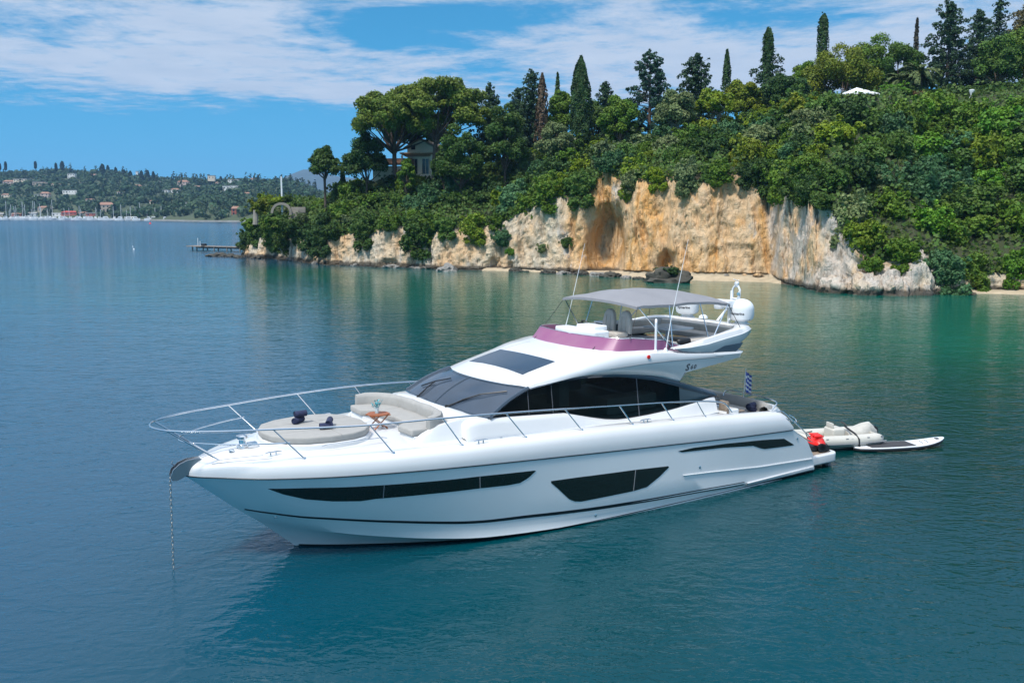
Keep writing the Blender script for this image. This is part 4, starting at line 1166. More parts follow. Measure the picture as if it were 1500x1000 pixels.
# ---- tender and paddle board
cream = mat('cream_tube', (0.56, 0.54, 0.48), rough=.5, var=.08, scale=3)
greyr = mat('grey_rubber', (.22, .23, .24), rough=.6)
tw = YM @ P(20.55, .72, 0)
td = empty('inflatable_tender', tw, R(16), 'cream inflatable tender with a covered outboard, floating behind the bathing platform', 'dinghy')
td.scale = (.95, .92, .88)
def tubeline(side):
    return smooth_curve([(1.55, side * .56, .34), (1.0, side * .60, .33), (0, side * .60, .33), (-.9, side * .54, .36), (-1.45, side * .30, .43), (-1.62, 0, .46)], 5)
a = tubeline(1); b = tubeline(-1)[::-1]
mb = MB(); pts = a + b[1:]
n = len(pts); mb.tube(pts, [.06, .13, .18] + [.215] * (n - 6) + [.18, .13, .06], 14)
tube_ = mb.build('buoyancy_tube', cream, td)
mb = MB(); mb.tube([(x, y + (.2 if y > 0 else -.2) * (1 if abs(y) > .2 else 0), z - .06) for x, y, z in pts if abs(y) > .25 and y < 0], .03, 6); mb.tube([(x, y + .2, z - .06) for x, y, z in pts if y > .25], .03, 6); mb.build('rubbing_strip', greyr, tube_)
mb = MB()
rows = [[Vector((x, -.5 * k, .30)), Vector((x, -.42 * k, .02)), Vector((x, 0, -.14)), Vector((x, .42 * k, .02)), Vector((x, .5 * k, .30))] for x, k in ((1.3, 1), (0, 1), (-.8, .9), (-1.35, .45), (-1.55, .05))]
mb.grid(rows); mb.box((1.28, 0, .32), (.06, .95, .42), bev=.02); mb.prism([(-1.3, -.2), (1.25, -.45), (1.25, .45), (-1.3, .2)], .27, .29); mb.build('hull', cream, td)
mb = MB(); mb.pillow(rrect(-.25, .25, -.3, .3, .08), .29, .72, .08); mb.box((-.18, 0, .80), (.06, .4, .22), bev=.03); mb.build('console', cream, td)
mb = MB(); rows = []
for i, (x, w_, h_) in enumerate(((.42, .28, .56), (.62, .34, .66), (.9, .34, .70), (1.12, .30, .80), (1.34, .22, .86), (1.52, .17, .72), (1.66, .10, .58))):
    rows.append([Vector((x, w_ * math.cos(R(q)), .38 + (h_ - .38) * math.sin(R(q)) ** .8 + .02 * math.sin(q + i * 2))) for q in range(0, 181, 18)])
mb.grid(rows); mb.add(rows[-1], [tuple(range(11))]); mb.add(rows[0], [tuple(range(11))]); mb.build('outboard_cover', mat('cream_cover', (.52, .50, .45), rough=.8, var=.15, scale=5, bump=.5, bscale=7), td)
mb = MB(); mb.tube([(.45, -.83, .12), (.44, -.80, .42), (.42, -.6, .58), (.40, -.3, .66), (.40, 0, .74)], .035, 7); mb.tube([(.40, -.1, .80), (.3, .05, .9), (.45, .15, .84)], .03, 6); mb.build('strap', blackp, td)
mb = MB()
for side in (-1, 1):
    gl = [(x, side * (abs(y) + .17), z + .12) for x, y, z in tubeline(1)[2:-6]]
    mb.tube([(x, y, z - .05 * abs(math.sin(i * .9))) for i, (x, y, z) in enumerate(gl)], .010, 5)
    for i in range(0, len(gl), 4): mb.box(gl[i], (.09, .03, .05))
mb.build('grab_line', greyr, tube_)
mb = MB(); mb.box((1.62, 0, .30), (.22, .14, .62), bev=.05); mb.box((1.50, 0, .62), (.3, .2, .12), bev=.04); mb.build('outboard_leg', blackp, td)
mb = MB(); mb.box((.98, -.02, .345), (.32, .80, .05), bev=.015); mb.box((-.75, 0, .36), (.35, .78, .06), bev=.015); mb.build('thwart', greyr, td)
sw = YM @ P(22.1, 2.06, .0)
sp_ = empty('paddle_board', sw, R(34 - 21), 'white stand-up paddle board with a dark grey deck pad floating beside the tender', 'paddle board')
Ls, Ws = 3.3, .42
darkpad = mat('dark_grey_foam', (.045, .045, .05), rough=.9)
def sup_out(k=1.0, x0=-1.0, x1=1.0, n=26):
    def hw(x): return Ws * k * max(0, 1 - abs(x) ** 2.8) ** .55 * (1 - .12 * max(0, x))
    xs = [x0 + (x1 - x0) * i / n for i in range(n + 1)]
    return [(x * Ls / 2, hw(x)) for x in xs], [(x * Ls / 2, -hw(x)) for x in xs]
def sup_z(x): return .11 * max(0, x / (Ls / 2) - .2) ** 2 * 2.2
def sup_piece(k, z0, z1, x0, x1, name, m, bev):
    U, Lw = sup_out(k, x0, x1)
    rows = []
    for (x, w_) in U:
        w_ = max(w_, .012); zz = sup_z(x); q = min(bev, w_ * .4)
        rows.append([Vector((x, y_, z_ + zz)) for y_, z_ in ((-w_ + q, z0), (-w_, z0 + q), (-w_, z1 - q), (-w_ + q, z1), (w_ - q, z1), (w_, z1 - q), (w_, z0 + q), (w_ - q, z0))])
    mb = MB(); mb.grid(rows, close=True); mb.add(rows[0], [tuple(range(8))]); mb.add(rows[-1], [tuple(range(8))[::-1]])
    return mb.build(name, m, sp_, angle=45)
sup_piece(1.0, .02, .10, -1, 1, 'board', blackp, .02)
sup_piece(.95, .095, .135, -.985, .985, 'deck', pvc, .015)
sup_piece(.80, .130, .146, -.70, .26, 'deck_pad', darkpad, .003)
mb = MB()
for q in (.75, .95): mb.tube([(q, -.18, .15 + sup_z(q)), (q + .1, .18, .15 + sup_z(q))], .008, 5)
mb.box((1.40, 0, .145 + sup_z(1.4)), (.12, .14, .02)); mb.build('bungee', blackp, sp_)
# ------------------------------------------------------------------ the headland: beach, cliff, slope, plateau
# each shore station: x, y of the water's edge, height of the cliff top, height of the plateau, run of the slope
SHORE = [(-30, 196, 2.0, 6.0, 5), (-38, 186, 2.2, 7.0, 5), (-44, 174, 2.6, 8.0, 5), (-46.5, 166, 2.9, 8.6, 5.5), (-44.0, 160.6, 3.9, 9.0, 7), (-38.9, 155.9, 3.7, 9.1, 8), (-32.6, 147.4, 3.7, 8.4, 9), (-30.2, 143.4, 3.9, 11.0, 12), (-26.5, 137.9, 4.2, 11.6, 13), (-22.2, 135.3, 4.9, 12.0, 15), (-18.0, 132.8, 5.5, 12.2, 17), (-14.0, 131.1, 5.7, 12.6, 18), (-9.1, 128.0, 5.8, 13.6, 20), (-4.5, 125.0, 5.8, 14.6, 22), (-0.9, 123.6, 6.3, 15.4, 23), (2.6, 122.1, 9.3, 16.4, 24), (4.3, 121.5, 10.2, 16.8, 24), (6.0, 120.8, 9.6, 17.0, 25), (9.3, 118.1, 10.6, 17.2, 25), (10.8, 116.2, 12.2, 17.4, 25), (13.6, 111.9, 10.6, 17.4, 25), (15.7, 109.6, 10.2, 17.5, 26), (17.4, 107.9, 11.4, 17.6, 26), (19.0, 106.3, 11.4, 17.8, 26), (22.4, 104.3, 10.8, 18.6, 27), (25.8, 103.2, 11.2, 19.8, 28), (28.6, 101.8, 10.6, 20.6, 29), (29.4, 97.6, 9.6, 20.8, 30), (29.6, 93.0, 8.2, 21.0, 32), (30.8, 90.9, 7.3, 21.3, 34), (32.2, 89.6, 5.3, 21.6, 35), (34.3, 88.6, 3.1, 21.8, 36), (36.8, 88.6, 4.0, 22.0, 37), (38.1, 88.6, 4.0, 22.3, 38), (39.5, 89.0, 2.7, 22.6, 40), (41.6, 89.4, 1.8, 22.9, 41), (44.8, 89.4, 1.7, 23.3, 43), (47.2, 87.9, 2.1, 23.6, 45), (51.8, 85.1, 2.6, 23.7, 45), (59.1, 82.4, 2.8, 23.8, 45), (72, 78, 3, 23.8, 45)]
SA = np.array(SHORE)
dS = np.r_[0, np.cumsum(np.hypot(np.diff(SA[:, 0]), np.diff(SA[:, 1])))]
SLEN = dS[-1]
def shore_at(d):
    return [interp(d, dS, SA[:, k]) for k in range(5)]
D0 = dS[4]           # the seaward tip of the point
def inland(d):
    if d < D0: a = lerp(5, 48, d / D0)
    elif d < D0 + 14: a = lerp(48, 76, (d - D0) / 14)
    else: a = 76
    return math.cos(R(a)), math.sin(R(a))
def nz(p, s, k=0.0): return mnoise.noise(Vector((p[0] * s + k, p[1] * s + k * .7, (p[2] if len(p) > 2 else 0) * s)))
def fbm(x, y, z, o=4):
    return mnoise.fractal(Vector((x, y, z)), 1.0, 2.0, o)
def beach_w(x):
    return interp(x, [-50, -5, -1, 1.5, 8, 12, 20, 27.5, 28.8, 30, 40, 42, 50, 60], [.3, .3, 1.4, .8, .5, 2.6, 4.0, 4.6, .6, .2, .2, 1.0, 2.2, 2.2])
NI, NF, NSL, NPL = 760, 60, 26, 12
LAND = []
for i in range(NI + 1):
    d = SLEN * i / NI
    x, y, zt, zp, run = shore_at(d)
    ix, iy = inland(d)
    x += .5 * fbm(d * .35, 3.3, 0); y += .9 * fbm(d * .3, 7.7, 0)
    zt += .9 * min(1, max(0, (x - 7) / 3)) * (1 if x < 29.5 else 0)
    zt *= 1 + .10 * fbm(d * .22, 1.1, 5)
    bw = beach_w(x)
    col = []
    FZ = lambda b_: interp(b_, [.5, .7, 2, 4], [.05, .28, .35, .75])
    for k in range(4):                       # under water, then the beach
        f = k / 3
        o = lerp(-3.0, bw, f); z = lerp(-1.2, FZ(bw), f) if k < 2 else lerp(.0, FZ(bw), (f - .5) / .5)
        col.append((x + ix * o, y + iy * o, z))
    lean = .20
    rug = 1.0 if -34 < x < 60 else .6
    for k in range(NF + 1):                  # the face
        f = k / NF; z = lerp(FZ(bw), zt, f)
        o = bw + lean * z + .25 * f * f * zt * .25
        rid = 1 - abs(fbm(d * .30, z * .07 + 4, 2, 3)) * 2.0
        o -= .75 * rid * math.sin(math.pi * min(1, f * .9 + .12)) ** .5 * min(1, zt / 6)
        gul = 1 - abs(fbm(d * .85 + .25 * z, z * .12, 9, 3)) * 2.2
        o -= .55 * gul * rug * min(1, zt / 5)
        o += .34 * fbm(d * 1.2, z * .8, 1.5, 5) + .16 * fbm(d * 3.4, z * 1.6, 8.5, 4)
        # a cave in the middle of the cliff and a smaller one beside it
        for (cx, cz, rx, rz_, dep) in ((11.0, 3.4, 2.0, 5.0, 5.0), (17.2, 1.2, .9, 1.9, 2.4), (33.3, .8, .7, 1.4, 1.3), (37.4, .8, .6, 1.6, 1.2), (-17, .5, 1.5, .6, .8), (-3.0, .7, .9, .9, .9), (-0.4, .5, .5, .8, .8)):
            r = ((x - cx) / rx) ** 2 + ((z - cz) / rz_) ** 2
            if r < 2.5: o += dep * math.exp(-r * r * 1.5)
        o -= .8 * math.exp(-((z - .2) / .5) ** 2) * (1 if bw < .6 else 0) * (.4 + .6 * fbm(d * .6, 0, 3))     # ledge at the waterline
        j = .05 * fbm(d * 4, z * 3, 4, 2)
        col.append((x + ix * o - iy * j, y + iy * o + ix * j, z))
    o_top = o
    for k in range(1, NSL + 1):              # the slope
        f = k / NSL
        g = f * (1.35 - .35 * f)
        z = lerp(zt, zp, g) + .5 * fbm(d * .15, f * 4, 3) * math.sin(math.pi * f)
        col.append((x + ix * (o_top + run * f), y + iy * (o_top + run * f), z))
    for k in range(1, NPL + 1):              # the plateau behind
        f = k / NPL
        z = zp + lerp(0, 1.5, f) if f < .7 else lerp(zp + 1.05, -3, (f - .7) / .3)
        wd = interp(d, [0, D0 + 10, D0 + 30, SLEN], [4, 5, 50, 90])
        if d < D0 + 20: z = lerp(zp, zp - 2.5, f) if f < .8 else lerp(zp - 2, -3, (f - .8) / .2)
        col.append((x + ix * (o_top + run + wd * f), y + iy * (o_top + run + wd * f), z))
    LAND.append(col)
NCOL = len(LAND[0])
JF0, JF1, JS1 = 4, 4 + NF, 4 + NF + NSL     # first face row, top of the face, end of the slope
def land_pt(d, j):
    i = max(0, min(NI - 1e-6, d / SLEN * NI)); a = int(i); f = i - a
    j = max(0, min(NCOL - 1 - 1e-6, j)); b = int(j); g = j - b
    q = [Vector(LAND[a + p][b + r]) for p in (0, 1) for r in (0, 1)]
    return q[0].lerp(q[1], g).lerp(q[2].lerp(q[3], g), f)
def d_of_x(x):                               # distance along the shore of the station at x
    m = dS >= D0
    return interp(x, SA[m, 0], dS[m])

d_of_x_late = d_of_x
def node_mat(name):
    m = bpy.data.materials.new(name); m.use_nodes = True
    t = m.node_tree; b = t.nodes['Principled BSDF']
    def N(k, ins=None, **kw):
        n = t.nodes.new(k)
        for a, c in kw.items(): setattr(n, a, c)
        for a, c in (ins or {}).items():
            if isinstance(c, bpy.types.NodeSocket): t.links.new(c, n.inputs[a])
            else: n.inputs[a].default_value = c
        return n
    def mix(f, a, c):
        n = N('ShaderNodeMix', data_type='RGBA')
        for i, q in ((0, f), (6, a), (7, c)):
            if isinstance(q, bpy.types.NodeSocket): t.links.new(q, n.inputs[i])
            elif isinstance(q, tuple): n.inputs[i].default_value = (*q, 1)
            else: n.inputs[i].default_value = q
        return n.outputs[2]
    def math_(op, a, c=None, cl=False):
        n = N('ShaderNodeMath', operation=op, use_clamp=cl)
        for i, q in enumerate((a, c)):
            if q is None: continue
            if isinstance(q, bpy.types.NodeSocket): t.links.new(q, n.inputs[i])
            else: n.inputs[i].default_value = q
        return n.outputs[0]
    def noise(vec, scale, detail=5, sc=(1, 1, 1), dist=0.0, rough=.55, loc=(0, 0, 0)):
        mp = N('ShaderNodeMapping', {'Vector': vec, 'Scale': sc, 'Location': loc})
        return N('ShaderNodeTexNoise', {'Vector': mp.outputs[0], 'Scale': scale, 'Detail': detail, 'Roughness': rough, 'Distortion': dist}).outputs['Fac']
    def ramp(v, a, c):
        n = N('ShaderNodeMapRange', {'Value': v, 'From Min': a, 'From Max': c}, interpolation_type='SMOOTHSTEP')
        return n.outputs[0]
    return m, t, b, N, mix, math_, noise, ramp

def rock_material():
    m, t, b, N, mix, math_, noise, ramp = node_mat('limestone_and_clay')
    geo = N('ShaderNodeNewGeometry'); pos = geo.outputs['Position']
    sp = N('ShaderNodeSeparateXYZ', {0: pos})
    big = noise(pos, .16, 4, (1, 1, .6), .4)
    warm = math_('MULTIPLY', ramp(sp.outputs[0], 4.0, 11.0), math_('SUBTRACT', 1.0, ramp(sp.outputs[0], 28.0, 30.5)))
    warm = math_('ADD', math_('MULTIPLY', warm, .55), math_('MULTIPLY', ramp(big, .42, .62), .55), True)
    streak = noise(pos, .55, 6, (1.3, 1.3, .22), .8)
    pale = mix(ramp(streak, .38, .64), (.50, .44, .35), (.70, .58, .42))
    orange = mix(ramp(streak, .36, .66), (.72, .465, .235), (.62, .32, .10))
    c = mix(warm, pale, orange)
    gr = noise(pos, .30, 5, (1, 1, .5), .6, loc=(13, 4, 7))
    pil = math_('MULTIPLY', ramp(sp.outputs[0], 28.3, 28.9), math_('SUBTRACT', 1.0, ramp(sp.outputs[0], 38.0, 41.0)))
    c = mix(math_('MULTIPLY', math_('MAXIMUM', ramp(gr, .60, .70), math_('MULTIPLY', pil, ramp(gr, .38, .58))), .75), c, (.50, .475, .445))
    fine = noise(pos, 2.2, 8, (1, 1, .45), .6)
    c = mix(math_('MULTIPLY', ramp(fine, .50, .74), .5), c, (.20, .12, .06))
    wh = noise(pos, 1.1, 6, (1, 1, .3), .5, loc=(3, 30, 2))
    c = mix(math_('MULTIPLY', ramp(wh, .56, .74), .4), c, (.64, .57, .46))
    n3 = noise(pos, .7, 4)
    wet = math_('SUBTRACT', 1.0, ramp(math_('SUBTRACT', sp.outputs[2], math_('MULTIPLY', n3, .9)), -.05, .35))
    c = mix(math_('MULTIPLY', wet, .88), c, (.045, .04, .032))
    t.links.new(c, b.inputs['Base Color'])
    b.inputs['Roughness'].default_value = .9
    b.inputs['Specular IOR Level'].default_value = .2
    h = math_('ADD', math_('MULTIPLY', noise(pos, 1.6, 9, (1, 1, .5), .7), .9), math_('MULTIPLY', noise(pos, 1.1, 7, (1.6, 1.6, .22), .9), 1.1))
    bp = N('ShaderNodeBump', {'Height': h, 'Strength': .9, 'Distance': .55})
    t.links.new(bp.outputs[0], b.inputs['Normal'])
    return m
rockm = rock_material()
sandm = mat('pale_sand', (.50, .40, .27), rough=.95, var=.25, scale=1.2, bump=.4, bscale=6)
soilm = mat('leaf_litter', (.045, .05, .022), rough=.95, var=.5, scale=.6, var_color=(.03, .045, .014))
V = [p for c in LAND for p in c]; F = []; MI = []
for i in range(NI):
    for j in range(NCOL - 1):
        F.append((i * NCOL + j, (i + 1) * NCOL + j, (i + 1) * NCOL + j + 1, i * NCOL + j + 1))
        xm = LAND[i][4][0]
        MI.append(1 if (j < JF0 - 1 and beach_w(xm) > .6) else (0 if j < JF1 else 2))
me = bpy.data.meshes.new('headland'); me.from_pydata(V, [], F)
for q in (rockm, sandm, soilm): me.materials.append(q)
me.polygons.foreach_set('material_index', MI); me.polygons.foreach_set('use_smooth', [True] * len(F)); me.update()
headland = bpy.data.objects.new('headland', me); COL.objects.link(headland); tag(headland, kind='structure')

# boulders along the water's edge
def boulder(x, y, r, sq, label, seed, m=None, z=-.1, group=None):
    bm = bmesh.new(); bmesh.ops.create_icosphere(bm, subdivisions=4, radius=1)
    for v in bm.verts:
        p = v.co.copy(); k = 1 + .34 * fbm(p.x * 1.3 + seed, p.y * 1.3, p.z * 1.3, 4) + .12 * (1 - abs(fbm(p.x * 3 + seed, p.y * 3, p.z * 3, 3)) * 3)
        v.co = Vector((p.x * r * k * 1.25, p.y * r * k, p.z * r * k * sq))
    V = [tuple(v.co) for v in bm.verts]; bm.verts.index_update(); F = [[v.index for v in f.verts] for f in bm.faces]; bm.free()
    o = mesh_obj('boulder', V, F, m or rockm, angle=50, loc=(x, y, z)); o.rotation_euler.z = seed
    return tag(o, label, 'rock', group)
greyrock = mat('grey_sea_rock', (.30, .285, .26), rough=.9, var=.5, scale=1.1, var_color=(.10, .095, .085), bump=.8, bscale=3)
darkrock = mat('dark_weedy_rock', (.075, .07, .055), rough=.9, var=.5, scale=1.3, bump=.8, bscale=4)
boulder(-8.3, 123.6, 1.15, .75, 'pale grey pointed boulder standing in the water before the pale cliffs', 1, greyrock)
boulder(-16.6, 132.2, 1.2, .42, 'low flat grey rock lying at the foot of the pale cliffs', 2, greyrock)
boulder(-12.6, 129.2, .7, .4, 'small low rock in the shallows between two larger grey rocks', 8, greyrock)
boulder(16.9, 104.2, 2.0, .8, 'large dark rock with scrub on it, behind the bimini of the yacht', 3, darkrock)
for k, (x, y, r, m_) in enumerate([(6.3, 118.2, .8, greyrock), (8.4, 117.0, 1.0, darkrock), (10.2, 115.3, .9, greyrock), (11.8, 113.2, 1.1, darkrock), (13.2, 111.0, .7, greyrock), (4.6, 119.6, .9, darkrock), (14.4, 109.2, .6, darkrock)]):
    boulder(x, y - .6, r, .55, 'weathered rock in the low row along the beach below the sea cave', 10 + k, m_, group='rocks below the sea cave')
brnd = random.Random(12)
for k in range(14):
    x = brnd.uniform(12.5, 28); i_ = d_of_x_late(x); ix_, iy_ = inland(i_); sx_, sy_ = shore_at(i_)[:2]
    o_ = brnd.uniform(3.0, 4.4); boulder(sx_ + ix_ * o_, sy_ + iy_ * o_, brnd.uniform(.18, .5), .65, 'small fallen rock on the sand at the foot of the orange cliff', 70 + k, rockm if k % 3 else greyrock, .5, 'fallen rocks under the orange cliff')
for k in range(22):
    x = brnd.uniform(-36, 2); i_ = d_of_x_late(x); ix_, iy_ = inland(i_); sx_, sy_ = shore_at(i_)[:2]
    o_ = brnd.uniform(-1.0, .5); boulder(sx_ + ix_ * o_, sy_ + iy_ * o_, brnd.uniform(.3, .75), .55, 'dark wet rock in the line along the foot of the pale cliffs', 110 + k, darkrock if k % 3 else greyrock, -.05, 'wet rocks under the pale cliffs')
for k, (x, y, r, lab) in enumerate([(-47.8, 163.0, 1.3, 'dark low rock just off the wooded point, nearest the point'), (-50.6, 164.6, 1.5, 'outermost dark low rock off the wooded point'), (-45.0, 159.6, 1.2, 'dark brown rock under the yellow cliff of the wooded point'), (-41.5, 156.8, 1.3, 'flat dark rock at the foot of the wooded point, right of the yellow cliff')]):
    boulder(x, y, r, .42, lab, 30 + k, darkrock)
for k, (x, y, r, sq, lab) in enumerate([(31.0, 89.7, 1.5, 1.1, 'pale grey rock at the foot of the grey pillar'), (33.0, 87.9, 1.55, 1.35, 'pale upright sea rock, second along from the grey pillar'), (35.0, 87.6, 1.45, 1.45, 'pale upright sea rock beside the split stack'), (37.2, 87.6, 1.35, 2.1, 'tallest split grey stack at the right end of the cliff'), (39.3, 88.2, 1.0, .9, 'rounded brown rock right of the split grey stack'), (42.0, 88.0, .9, .5, 'low rock on the small beach at the right edge')]):
    boulder(x, y + .8, r, sq, lab, 50 + k, greyrock if k in (6,) else None)
# ------------------------------------------------------------------ vegetation
def leaf_material(name, rough=.6, transl=.22):
    m, t, b, N, mix, math_, noise, ramp = node_mat(name)
    oi = N('ShaderNodeObjectInfo'); at = N('ShaderNodeAttribute', attribute_name='tint')
    sp = N('ShaderNodeSeparateColor', {0: at.outputs['Color']})
    hv = N('ShaderNodeHueSaturation', {'Color': oi.outputs['Color']})
    t.links.new(math_('ADD', .80, math_('MULTIPLY', sp.outputs[0], .95)), hv.inputs['Value'])
    t.links.new(math_('ADD', .470, math_('MULTIPLY', sp.outputs[1], .048)), hv.inputs['Hue'])
    hv.inputs['Saturation'].default_value = 1.08
    t.links.new(hv.outputs[0], b.inputs['Base Color'])
    b.inputs['Roughness'].default_value = rough; b.inputs['Specular IOR Level'].default_value = .25
    tr = N('ShaderNodeBsdfTranslucent', {'Color': hv.outputs[0]})
    ms = N('ShaderNodeMixShader', {0: transl, 1: b.outputs[0], 2: tr.outputs[0]})
    t.links.new(ms.outputs[0], t.nodes['Material Output'].inputs[0])
    return m
leafm = leaf_material('foliage')
barkm = mat('bark', (.13, .095, .07), rough=.9, var=.5, scale=2.0, bump=.8, bscale=6)
palebark = mat('pale_bark', (.30, .26, .21), rough=.9, var=.4, scale=2.0)

def leaf_mesh(name, C, Nn, S, T, aspect=1.0, A=None):
    """quads at C, facing Nn, size S, tint T (n x 2)"""
    n = len(C)
    rs = np.random.RandomState(n % 9973)
    ref = rs.normal(size=(n, 3)) if A is None else A
    u = np.cross(Nn, ref); u /= np.linalg.norm(u, axis=1)[:, None] + 1e-9
    v = np.cross(Nn, u)
    S = np.broadcast_to(np.asarray(S, float), (n,))[:, None]
    a = u * S * .5; c = v * S * .5 * aspect
    bend = Nn * S * .12
    P4 = np.stack([C - a - c * .2, C - c + bend, C + a + c * .2, C + c + bend], 1).reshape(-1, 3)
    me = bpy.data.meshes.new(name)
    me.vertices.add(4 * n); me.vertices.foreach_set('co', P4.ravel())
    me.loops.add(4 * n); me.loops.foreach_set('vertex_index', np.arange(4 * n, dtype=np.int32))
    me.polygons.add(n); me.polygons.foreach_set('loop_start', np.arange(0, 4 * n, 4, dtype=np.int32))
    me.update(calc_edges=True)
    at = me.attributes.new('tint', 'FLOAT_COLOR', 'FACE')
    col = np.ones((n, 4), np.float32); col[:, 0] = T[:, 0]; col[:, 1] = T[:, 1]
    at.data.foreach_set('color', col.ravel())
    me.materials.append(leafm)
    return me
def unit(rs, n):
    d = rs.normal(size=(n, 3)); return d / np.linalg.norm(d, axis=1)[:, None]
def blob_leaves(rs, blobs, n, size, up=.25, shell=.32, flat=1.0):
    """leaves over the shells of many small clumps; clump by clump the tint differs"""
    B = np.array(blobs); w = B[:, 3] ** 2; k = rs.choice(len(B), n, p=w / w.sum())
    d = unit(rs, n)
    d[:, 2] = np.where((d[:, 2] < -.3) & (rs.rand(n) < .6), -d[:, 2], d[:, 2])
    r = B[k, 3] * (1 - shell * rs.rand(n) ** 2.2) * (1 + .12 * rs.normal(size=n))
    C = B[k, :3] + d * r[:, None] * np.array([1, 1, flat])
    Nn = d * .75 + unit(rs, n) * .75 + np.array([0, 0, up]); Nn /= np.linalg.norm(Nn, axis=1)[:, None]
    bt = rs.rand(len(B)); bh = rs.rand(len(B))
    T = np.stack([.35 * bt[k] + .65 * rs.rand(n), .5 * bh[k] + .5 * rs.rand(n)], 1)
    return C, Nn, size * rs.uniform(.45, 1.5, n), T
def bush_mesh(seed, n=9000, size=.10, h=.8, drop=.0):
    rs = np.random.RandomState(seed)
    bl = []
    dom = [np.array([0, 0, .1, .62])] + [np.array([*(unit(rs, 1)[0] * rs.uniform(.30, .62) * np.array([1, 1, h])), rs.uniform(.30, .52)]) for _ in range(6)]
    while len(bl) < 60:
        q_ = dom[rs.randint(len(dom))]
        q = q_[:3] + unit(rs, 1)[0] * q_[3] * rs.uniform(.55, 1.0) * np.array([1, 1, h])
        if q[2] < -.5: continue
        bl.append((*q, rs.uniform(.10, .27)))
    for k in range(10):      # ragged shoots
        q = unit(rs, 1)[0] * rs.uniform(.85, 1.1); q[2] = abs(q[2]) * h
        bl.append((*q, rs.uniform(.06, .13)))
    if drop:
        for k in range(16): bl.append((rs.uniform(-.6, .6), rs.uniform(-.75, -.2), rs.uniform(-.3 - drop, -.2), rs.uniform(.14, .28)))
    C, Nn, S, T = blob_leaves(rs, bl, n, size)
    return leaf_mesh('bush', C, Nn, S, T)
BUSH = [bush_mesh(11 + k) for k in range(9)]
HANG = [bush_mesh(41 + k, 10000, .10, .75, .9) for k in range(5)]
GC = {'dark green': [(.042, .084, .017), (.050, .092, .022), (.038, .076, .022)], 'mid green': [(.080, .142, .022), (.088, .152, .026), (.072, .132, .030)],
      'yellow green': [(.130, .185, .022), (.118, .175, .024), (.142, .180, .026)], 'grey green': [(.125, .160, .068), (.112, .150, .066)], 'bright green': [(.085, .185, .026), (.10, .19, .028)], 'bluish green': [(.055, .120, .050), (.060, .126, .054)],
      'brown': [(.15, .105, .055)]}
prnd = random.Random(21)
def plant(name, me, loc, sc, colour, label, cat, group=None, rz=None, tilt=0.0):
    o = bpy.data.objects.new(name, me); COL.objects.link(o)
    o.location = loc; o.scale = sc if isinstance(sc, tuple) else (sc, sc, sc)
    o.rotation_euler = (tilt, 0, prnd.uniform(0, 6.28) if rz is None else rz)
    c = prnd.choice(GC[colour]); k = prnd.uniform(.85, 1.18)
    o.color = (c[0] * k, c[1] * k, c[2] * k, 1)
    return tag(o, label, cat, group)

# ---- bushes in rows from the cliff edge up to the plateau
def section(x):
    for lim, nm in ((-33, 'on the wooded point'), (-19, 'under the small lone tree'), (-7, 'below the white house'), (3, 'above the pale cliffs'), (13, 'above the sea cave'), (21, 'above the orange cliff'), (29, 'above the grey end of the cliff'), (37, 'above the split grey stack')):
        if x < lim: return nm
    return 'at the right edge'
ROWN = ['along the cliff edge', 'just behind the cliff edge', 'low on the slope', 'half-way up the slope', 'on the upper slope', 'near the slope top', 'at the top of the slope', 'on the crest', 'behind the crest', 'highest on the hill']
todo = []
HEIGHTS = {}
d = 1.0
for row in range(10):
    dd = prnd.uniform(0, 2)
    while dd < SLEN - 14:
        x, y, zt, zp, run = shore_at(dd)
        nrow = max(2, min(10, int(run / 4.3)))
        if row < nrow:
            f = (row + prnd.uniform(-.25, .25)) / (nrow - .3)
            f = max(-.03, min(1.02, f))
            p = land_pt(dd, JF1 + f * NSL)
            r = prnd.uniform(1.6, 2.8) * (1.18 if dd > dS[-8] else 1) * (1.0 if row else .9) * (1.12 if row > 2 else 1) * (.8 if dd < D0 + 18 else 1)
            xx = p.x
            sx = 750 + p.x / p.y * 1397; sy = 309.7 - (p.z + r * 1.05 - CAM_H) / p.y * 1386
            if sx > 1195 and sy < interp(sx, [1195, 1250, 1400, 1500, 1600], [154, 150, 142, 132, 120]): xx = 99
            if xx < 64: todo.append((row, dd, p, r, xx))
        dd += prnd.uniform(2.5, 4.4) * (1 if row < 5 else 1.1) * (1.25 if dd < D0 else 1)
def choose(row, x, p):
    q = prnd.random()
    sx = 750 + p.x / p.y * 1397
    if 1400 < sx < 1462 and row > 2: return 'bright green' if q < .6 else ('mid green' if q < .85 else 'yellow green')
    if x > 37: return ('mid green' if q < .4 else 'bluish green' if q < .65 else 'dark green' if q < .85 else 'bright green')
    if x < -20: return 'dark green' if q < .55 else 'grey green' if q < .75 else 'mid green'
    if x < -2: return 'dark green' if q < .5 else 'mid green' if q < .75 else 'bluish green' if q < .88 else 'yellow green'
    return 'mid green' if q < .34 else 'dark green' if q < .58 else 'yellow green' if q < .80 else 'grey green' if q < .94 else 'bluish green'
rows_ = {}
for t_ in todo:
    c = choose(t_[0], t_[4], t_[2]); key = (c, t_[0], section(t_[4])); rows_.setdefault(key, []).append(t_)
ORD = ['leftmost', 'second', 'third', 'fourth', 'fifth', 'sixth', 'seventh', 'eighth']
N_BUSH = 0
